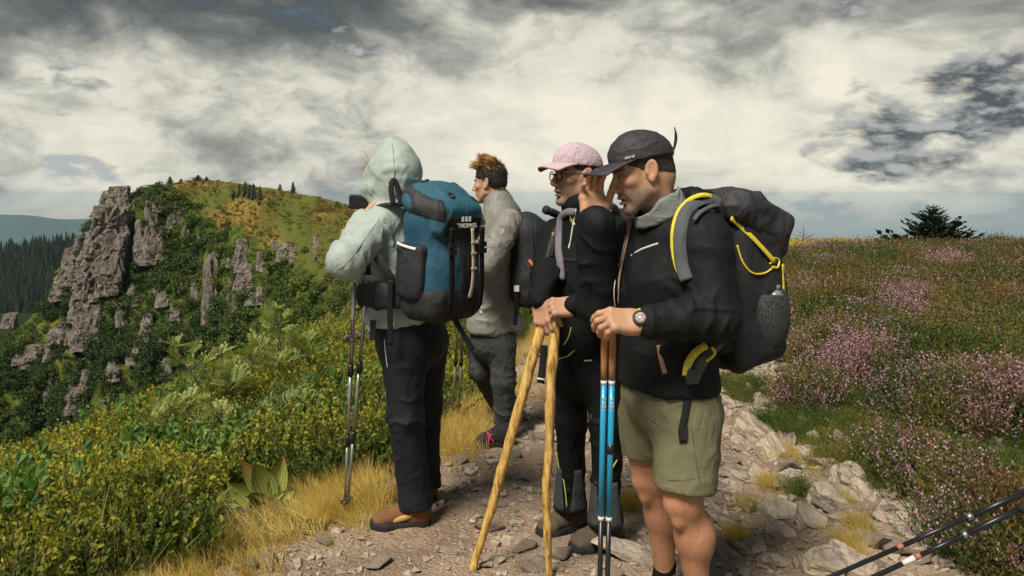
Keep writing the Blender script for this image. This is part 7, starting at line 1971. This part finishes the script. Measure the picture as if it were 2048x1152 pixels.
def black_pack_rain():
    c = P(1060, 522, 4.98); L = Loc(c, (.90, -.43)); root = empty('backpack', c-np.array([0, 0, .30])); tag(root, 'black daypack with an orange red flash on the rain jacket', 'backpack')
    lo, hi = (-.22, -.25, -.40), (.26, .25, .40)
    def body(f): f.box((.0, 0, -.01), (.10, .135, .265), None, .08, 0); f.ell((.03, 0, -.12), (.105, .135, .16), None, .05); f.ell((-.02, 0, .17), (.10, .13, .13), None, .05)
    pack_part(L, 'body', M_PDARK, root, body, lo, hi, .007, (.011, 7, (1, 1, .5), 21.0))
    V = [P(1058, 520, 4.80), P(1068, 533, 4.79), P(1075, 545, 4.80)]
    ribbon('flash', V, .009, M_REDORANGE, root, up=(.2, -1, .1))
    ribbon('grey_panel', [P(1064, 592, 4.80), P(1071, 570, 4.80), P(1076, 552, 4.81)], .022, M_PSLATE, root, up=(.3, -1, .1))
    V, F = boxm(P(1034, 577, 4.84), (.016, .008, .018), L.R); obj('white_buckle', V, F, M_WHITE, root, False)
    for s in (-1, 1):
        st = [L.w((-.08, s*.07, .25)), L.w((-.15, s*.085, .295)), L.w((-.25, s*.09, .26)), L.w((-.335, s*.10, .14)), L.w((-.345, s*.12, .0)), L.w((-.26, s*.145, -.12)), L.w((-.12, s*.13, -.16))]
        ribbon('shoulder_strap', st, .030, M_PGREY, root, 40, .010, up=(0, 0, 1))
    ribbon('haul_loop', [L.w((-.09, -.03, .26)), L.w((-.10, -.03, .31)), L.w((-.085, .02, .32)), L.w((-.08, .03, .26))], .010, M_REDORANGE, root, up=(0, 0, 1))
    ribbon('side_strap', [P(1034, 585, 4.84), P(1033, 615, 4.86), P(1030, 650, 4.88)], .014, M_WEB, root, up=(.2, -1, 0))
black_pack_rain()

def black_pack_cap():
    c = P(1222, 520, 3.74); L = Loc(c, (.85, .52)); root = empty('backpack', c-np.array([0, 0, .28])); tag(root, 'dark rucksack with lilac grey straps worn with the pink cap', 'backpack')
    lo, hi = (-.22, -.25, -.38), (.24, .25, .38)
    pack_part(L, 'body', M_PDARK, root, lambda f: (f.box((.02, 0, -.01), (.10, .14, .25), None, .07, 0), f.ell((.03, 0, -.1), (.11, .14, .15), None, .05)), lo, hi, .009, (.008, 8, (1, 1, .7), 25.0))
    m_l = fabric('lilac_grey_pad', (.16, .145, .165), .75, .2, folds=.25, fscale=14)
    ribbon('shoulder_strap', snap(SURF['fleece'], [(1150, 424, 3.70), (1136, 424, 3.62), (1122, 436, 3.55), (1118, 470, 3.46), (1117, 500, 3.42), (1120, 520, 3.42), (1124, 560, 3.45)], .005), .016, m_l, root, 40, .008, up=(-.5, -1, .3))
    ribbon('shoulder_strap', pk([(1235, 440, 3.60), (1226, 418, 3.48), (1212, 420, 3.40), (1206, 450, 3.33), (1206, 500, 3.32), (1212, 560, 3.36)]), .026, m_l, root, 40, .008, up=(-.3, -1, .5))
    ribbon('lifter_strap', snap(SURF['fleece'], [(1122, 440, 3.56), (1110, 462, 3.50), (1100, 490, 3.46), (1094, 515, 3.48)], .004), .010, M_PGREY, root, 20, .003, up=(-.5, -1, .1))
    ribbon('lifter_strap', snap(SURF['fleece'], [(1116, 458, 3.50), (1108, 480, 3.46), (1102, 512, 3.44)], .004), .008, M_WEB, root, 20, .003, up=(-.5, -1, .1))
    ribbon('chest_strap', snap(SURF['fleece'], [(1119, 518, 3.40), (1130, 520, 3.36), (1144, 521, 3.34), (1170, 520, 3.30), (1206, 510, 3.30)], .004), .009, M_WEB, root, 24, .002, up=(-.4, -1, 0))
    V, F = boxm(snap(SURF['fleece'], [(1108, 468, 3.47)], .006)[0], (.008, .005, .007), L.R); obj('green_tag', V, F, M_LIME, root, False)
    ribbon('strap_end', pk([(1215, 760, 3.36), (1206, 790, 3.37), (1194, 822, 3.38), (1180, 842, 3.385)]), .016, M_PGREY, root, 20, .002, up=(-.4, -1, .1))
    ribbon('strap_end', pk([(1088, 690, 3.36), (1086, 730, 3.37), (1081, 766, 3.38)]), .017, M_WEB, root, 20, .002, up=(-.4, -1, .1))
    ribbon('white_bar', pk([(1074, 757, 3.366), (1082, 758, 3.362), (1091, 760, 3.366)]), .004, M_WHITE, root, 6, .002, up=(-.4, -1, .1))
    ribbon('white_bar', pk([(1168, 722, 3.35), (1176, 721, 3.35), (1184, 721, 3.352)]), .003, M_WHITE, root, 6, .002, up=(-.4, -1, .1))
black_pack_cap()
def stowed_pole():
    a, e = P(1088, 418, 3.66), P(1250, 486, 3.88); root = pole('folded pole with black grip stowed behind the shoulder of the pink cap wearer', a, e, .010, dict(grip=M_RUBBER, tip=M_BUCKLE, strap=M_WEB), [(.15, .95, 1.0, M_BLACKPOLE, 'shaft')], None, grip_len=.12, grip_r=.019)
    u = (e-a)/np.linalg.norm(e-a); V, F = tube([a+u*.024, a+u*.03], .0185, 12); obj('white_ring', V, F, M_WHITE, root)
stowed_pole()

def yellow_pack():
    c = P(1474, 562, 2.94); L = Loc(c, (.90, .42)); root = empty('backpack', c-np.array([0, 0, .32])); tag(root, 'dark grey rucksack with yellow straps and mesh pocket worn over the black jacket', 'backpack')
    # here wearer's left (towards the camera) is +y*-1 -> find sign
    sgn = 1.0 if (L.R[:, 1] @ np.array([.42, -.90, 0])) > 0 else -1.0
    def Y(y): return sgn*y
    lo, hi = (-.26, -.27, -.42), (.28, .27, .45)
    def body(f):
        f.box((.0, 0, -.02), (.108, .138, .25), None, .05, 0); f.box((-.01, 0, -.20), (.125, .145, .09), rot_axes((1, 0, .25), (-.25, 0, 1)), .05, .03); f.ell((.05, 0, .0), (.085, .135, .20), None, .04)
    pack_part(L, 'body', M_PDARK, root, body, lo, hi, .0068, (.010, 7, (1, 1, .6), 41.0))
    def lid(f):
        f.box((.01, 0, .235), (.135, .145, .062), rot_axes((1, 0, -.50), (.50, 0, 1)), .045, 0); f.box((-.055, 0, .275), (.085, .13, .045), rot_axes((1, 0, .1), (-.1, 0, 1)), .04, .03); f.box((.095, 0, .165), (.045, .135, .075), rot_axes((1, 0, -.15), (.15, 0, 1)), .035, .03)
    ld = pack_part(L, 'lid', M_PGREY, root, lid, lo, hi, .0062, (.014, 6.5, (1, 1, 1.4), 45.0))
    PV_ = []
    for o_ in [c_ for c_ in root.children if c_.name.startswith(('body', 'lid'))]:
        n_ = len(o_.data.vertices); q_ = np.empty(n_*3, np.float32); o_.data.vertices.foreach_get('co', q_); PV_.append(q_.reshape(-1, 3).astype(float))
    PV_ = np.concatenate(PV_)
    # mesh side pocket with bottle
    m, n, b = material('mesh_net'); co = n.node('ShaderNodeTexCoord').outputs['Object']
    v = n.node('ShaderNodeTexVoronoi'); n.put(v.inputs['Vector'], co); v.inputs['Scale'].default_value = 210; v.feature = 'F1'
    hole = n.smooth(v.outputs['Distance'], .30, .55)
    n.put(b.inputs['Base Color'], n.mix(hole, (.006, .006, .007), (.045, .05, .054))); b.inputs['Roughness'].default_value = .7
    bump(n, b, hole, .8, .004)
    def pocket(f):
        f.ell((.045, Y(.125), -.115), (.078, .052, .125), None, 0); f.fn(lambda p, D: np.maximum(D, p[..., 2]-(-.035+.75*np.maximum(p[..., 0]-.05, 0))))
    pack_part(L, 'mesh_pocket', m, root, pocket, lo, hi, .0062)
    m_p = plain('clear_bottle', (.16, .19, .21), .25, .1, 40, 0, spec=.6)
    V, F = tube([L.w((.055, Y(.135), -.12)), L.w((.055, Y(.135), -.035)), L.w((.058, Y(.135), -.022))], [.030, .030, .016], 16); bt = obj('water_bottle', V, F, m_p, root)
    V, F = tube([L.w((.058, Y(.135), -.024)), L.w((.06, Y(.135), -.002))], .015, 14); obj('cap', V, F, m_p, bt)
    # yellow side panel and cords
    def ypan(f):
        body(f); f.D -= .004; f.fn(lambda p, D: np.maximum(D, np.maximum(np.abs(p[..., 2]+.06)-.13, np.abs((p[..., 0]-.115)+.0*p[..., 1])-.030+.10*np.maximum(-p[..., 2]-.02, 0))))
    pack_part(L, 'yellow_panel', M_YELF, root, ypan, lo, hi, .006, (.010, 7, (1, 1, .6), 41.0))
    def px(pts, d=0): return [P(a, b_, y) for a, b_, y in pts]
    ribbon('lid_strap', snap(PV_, [(1462, 436, 2.745), (1480, 452, 2.75), (1500, 470, 2.745), (1525, 496, 2.765), (1550, 524, 2.80)], .012, 10), .0085, M_YEL, root, 24, .0018, up=(.2, -1, .3))
    cord('bungee', snap(PV_, [(1474, 490, 2.762), (1486, 525, 2.755), (1505, 546, 2.755), (1530, 546, 2.765), (1550, 532, 2.79)], .004, 10), .0034, M_YEL, root, 30)
    cord('bungee_knot', snap(PV_, [(1540, 528, 2.78), (1548, 516, 2.78), (1558, 521, 2.80), (1555, 535, 2.79), (1544, 534, 2.78)], .006, 12), .0042, M_YEL, root, 24)
    ribbon('rear_strap', px([(1568, 545, 2.86), (1574, 590, 2.87), (1572, 630, 2.88), (1560, 672, 2.88)]), .010, M_WEB, root, 20, .003, up=(1, -.3, 0))
    ribbon('side_strap', snap(PV_, [(1470, 428, 2.77), (1495, 455, 2.75), (1520, 480, 2.765), (1550, 508, 2.80)], .004, 10), .007, M_WEB, root, 20, .003, up=(.2, -1, .3))
    cord('cord_lock', px([(1545, 665, 2.80), (1548, 688, 2.79), (1530, 700, 2.79)]), .003, M_WEB, root, 12)
    # shoulder straps: slate pad with yellow edge
    # slate strap drawn over the near shoulder
    near = px([(1442, 408, 2.72), (1418, 396, 2.66), (1392, 400, 2.61), (1370, 420, 2.585), (1358, 450, 2.57), (1356, 490, 2.565), (1362, 530, 2.57), (1372, 560, 2.58)])
    near = snap(SURF['black'], [(1442, 408, 2.72), (1418, 398, 2.66), (1394, 404, 2.61), (1372, 424, 2.585), (1362, 455, 2.57), (1360, 490, 2.565), (1364, 530, 2.57), (1373, 560, 2.58)], .010, 9)
    edge = snap(SURF['black'], [(1436, 398, 2.70), (1408, 390, 2.645), (1380, 399, 2.595), (1358, 422, 2.565), (1347, 455, 2.553), (1346, 495, 2.55), (1354, 535, 2.558), (1367, 562, 2.572)], .013, 9)
    ribbon('shoulder_strap', near, .022, M_PSLATE, root, 44, .006, up=(-.35, -1, .45))
    ribbon('strap_edge', edge, .0080, M_YELF, root, 44, .004, up=(-.35, -1, .45))
    ribbon('load_lifter', px([(1446, 412, 2.72), (1425, 412, 2.645), (1400, 425, 2.59), (1388, 440, 2.57)]), .007, M_PSLATE, root, 20, .003, up=(-.2, -1, .5))
    far = px([(1430, 415, 2.98), (1370, 400, 3.0), (1300, 440, 2.98), (1270, 500, 2.90), (1275, 580, 2.88)])
    ribbon('shoulder_strap', far, .026, M_PSLATE, root, 30, .010, up=(-.5, .5, .5))
    # hip belt fin
    def fin(f):
        for a_, b_, r1, r2 in (((1432, 688), (1402, 722), .050, .052), ((1402, 722), (1388, 752), .050, .036)): f.limb([P(a_[0], a_[1], 2.66), P(b_[0], b_[1], 2.61)], (r1, r2), (.022, .020), np.array([.7, 0, .7]), .02)
    f = Field(P(1360, 790, 2.50)-np.array([.02, .1, 0]), P(1470, 660, 2.78)+np.array([0, .1, .02]), .0055); fin(f); V, F = f.mesh(1); hb = obj('hip_belt', V, F, M_PSLATE, root)
    mh, n, b = material('yellow_honeycomb'); co = n.node('ShaderNodeTexCoord').outputs['Object']; v = n.node('ShaderNodeTexVoronoi'); n.put(v.inputs['Vector'], co); v.inputs['Scale'].default_value = 140
    n.put(b.inputs['Base Color'], n.mix(n.smooth(v.outputs['Distance'], .15, .45), (.36, .27, .02), (.68, .58, .05))); bump(n, b, v.outputs['Distance'], .6, .003)
    ribbon('belt_padding', px([(1412, 690, 2.610), (1392, 704, 2.592), (1376, 728, 2.585), (1372, 752, 2.586)]), .013, mh, hb, 24, .005, up=(-.3, -1, .2))
    ribbon('belt_lining', px([(1424, 694, 2.60), (1430, 705, 2.595), (1424, 714, 2.595), (1412, 722, 2.592)]), .005, M_YELF, hb, 16, .004, up=(-.2, -1, .2))
    V, F = boxm(P(1387, 752, 2.570), (.022, .006, .018), rot_axes((.9, .0, -.35), (.35, 0, .9))); obj('buckle', V, F, M_BUCKLE, hb, False)
    ribbon('belt_strap', snap(SURF['shorts'], [(1388, 758, 2.572), (1377, 790, 2.575), (1370, 830, 2.572), (1364, 862, 2.57), (1366, 885, 2.57)], .004), .012, M_WEB, hb, 26, .003, up=(-.3, -1, .1))
    V, F = boxm(snap(SURF['shorts'], [(1367, 866, 2.566)], .006)[0], (.012, .006, .022), None); obj('buckle', V, F, M_BUCKLE, hb, False)
    # ladder of belt behind the hip
    ribbon('hip_strap', px([(1440, 700, 2.66), (1470, 680, 2.78), (1480, 660, 2.85)]), .02, M_WEB, root, 12, .004, up=(0, -1, .2))
yellow_pack()
# ------------------------------------------------------------------ two poles propped across the stones
def carried(label, a, e, ringpts, thick, lab):
    L = np.linalg.norm(e-a); root = pole(label, a, e, .0088, dict(grip=M_RUBBER, tip=M_BUCKLE, strap=M_WEB), [(.12, ringpts[0], 1.12, M_BLACKPOLE, 'upper_shaft'), (ringpts[0], ringpts[0]+.012, 1.22, M_ALU, 'lock_ring'), (ringpts[0]+.012, ringpts[1], .92, M_BLACKPOLE, 'middle_shaft'), (ringpts[1], ringpts[1]+.014, 1.05, M_REDBROWN, 'copper_ring'), (ringpts[1]+.014, .99, .95 if lab else .9, M_BLACKPOLE, 'lower_shaft')], 'black trekking poles propped on a boulder', basket=.07, grip_len=.16, grip_r=.017)
    u = (e-a)/L
    if lab: V, F = tube([a+u*L*(ringpts[1]+.016), a+u*L*(ringpts[1]+.05)], .0096, 10); obj('label_band', V, F, M_WHITE, root)
def tip_at(px, Y): x = (px-1024)/FPX*Y; return np.array([x, Y, gz(x, Y)])
carried('black trekking pole with a thick grip, higher of the pair lying propped over the heather', P(2150, 942, 2.66), tip_at(1345, 2.74), (.25, .42), 1, False)
carried('thin black trekking pole with a white label band, lower of the propped pair', P(2130, 976, 2.60), tip_at(1420, 2.68), (.27, .40), 1, True)
# ================================================================== HAZE
def haze():
    V, F = boxm((0, 0, -220), (9700, 9700, 252)); o = obj('haze', V, F, None, None, False)
    m = bpy.data.materials.new('haze_air'); m.use_nodes = True; n = NT(m.node_tree); n.n.clear()
    v = n.node('ShaderNodeVolumePrincipled'); v.inputs['Color'].default_value = (.58, .86, 1.0, 1); v.inputs['Density'].default_value = 0.68e-4; v.inputs['Anisotropy'].default_value = .2
    out = n.node('ShaderNodeOutputMaterial'); n.l.new(v.outputs[0], out.inputs['Volume'])
    o.data.materials.append(m); tag(o, 'pale blue haze lying over the valley and distant mountains', kind='stuff')
haze()
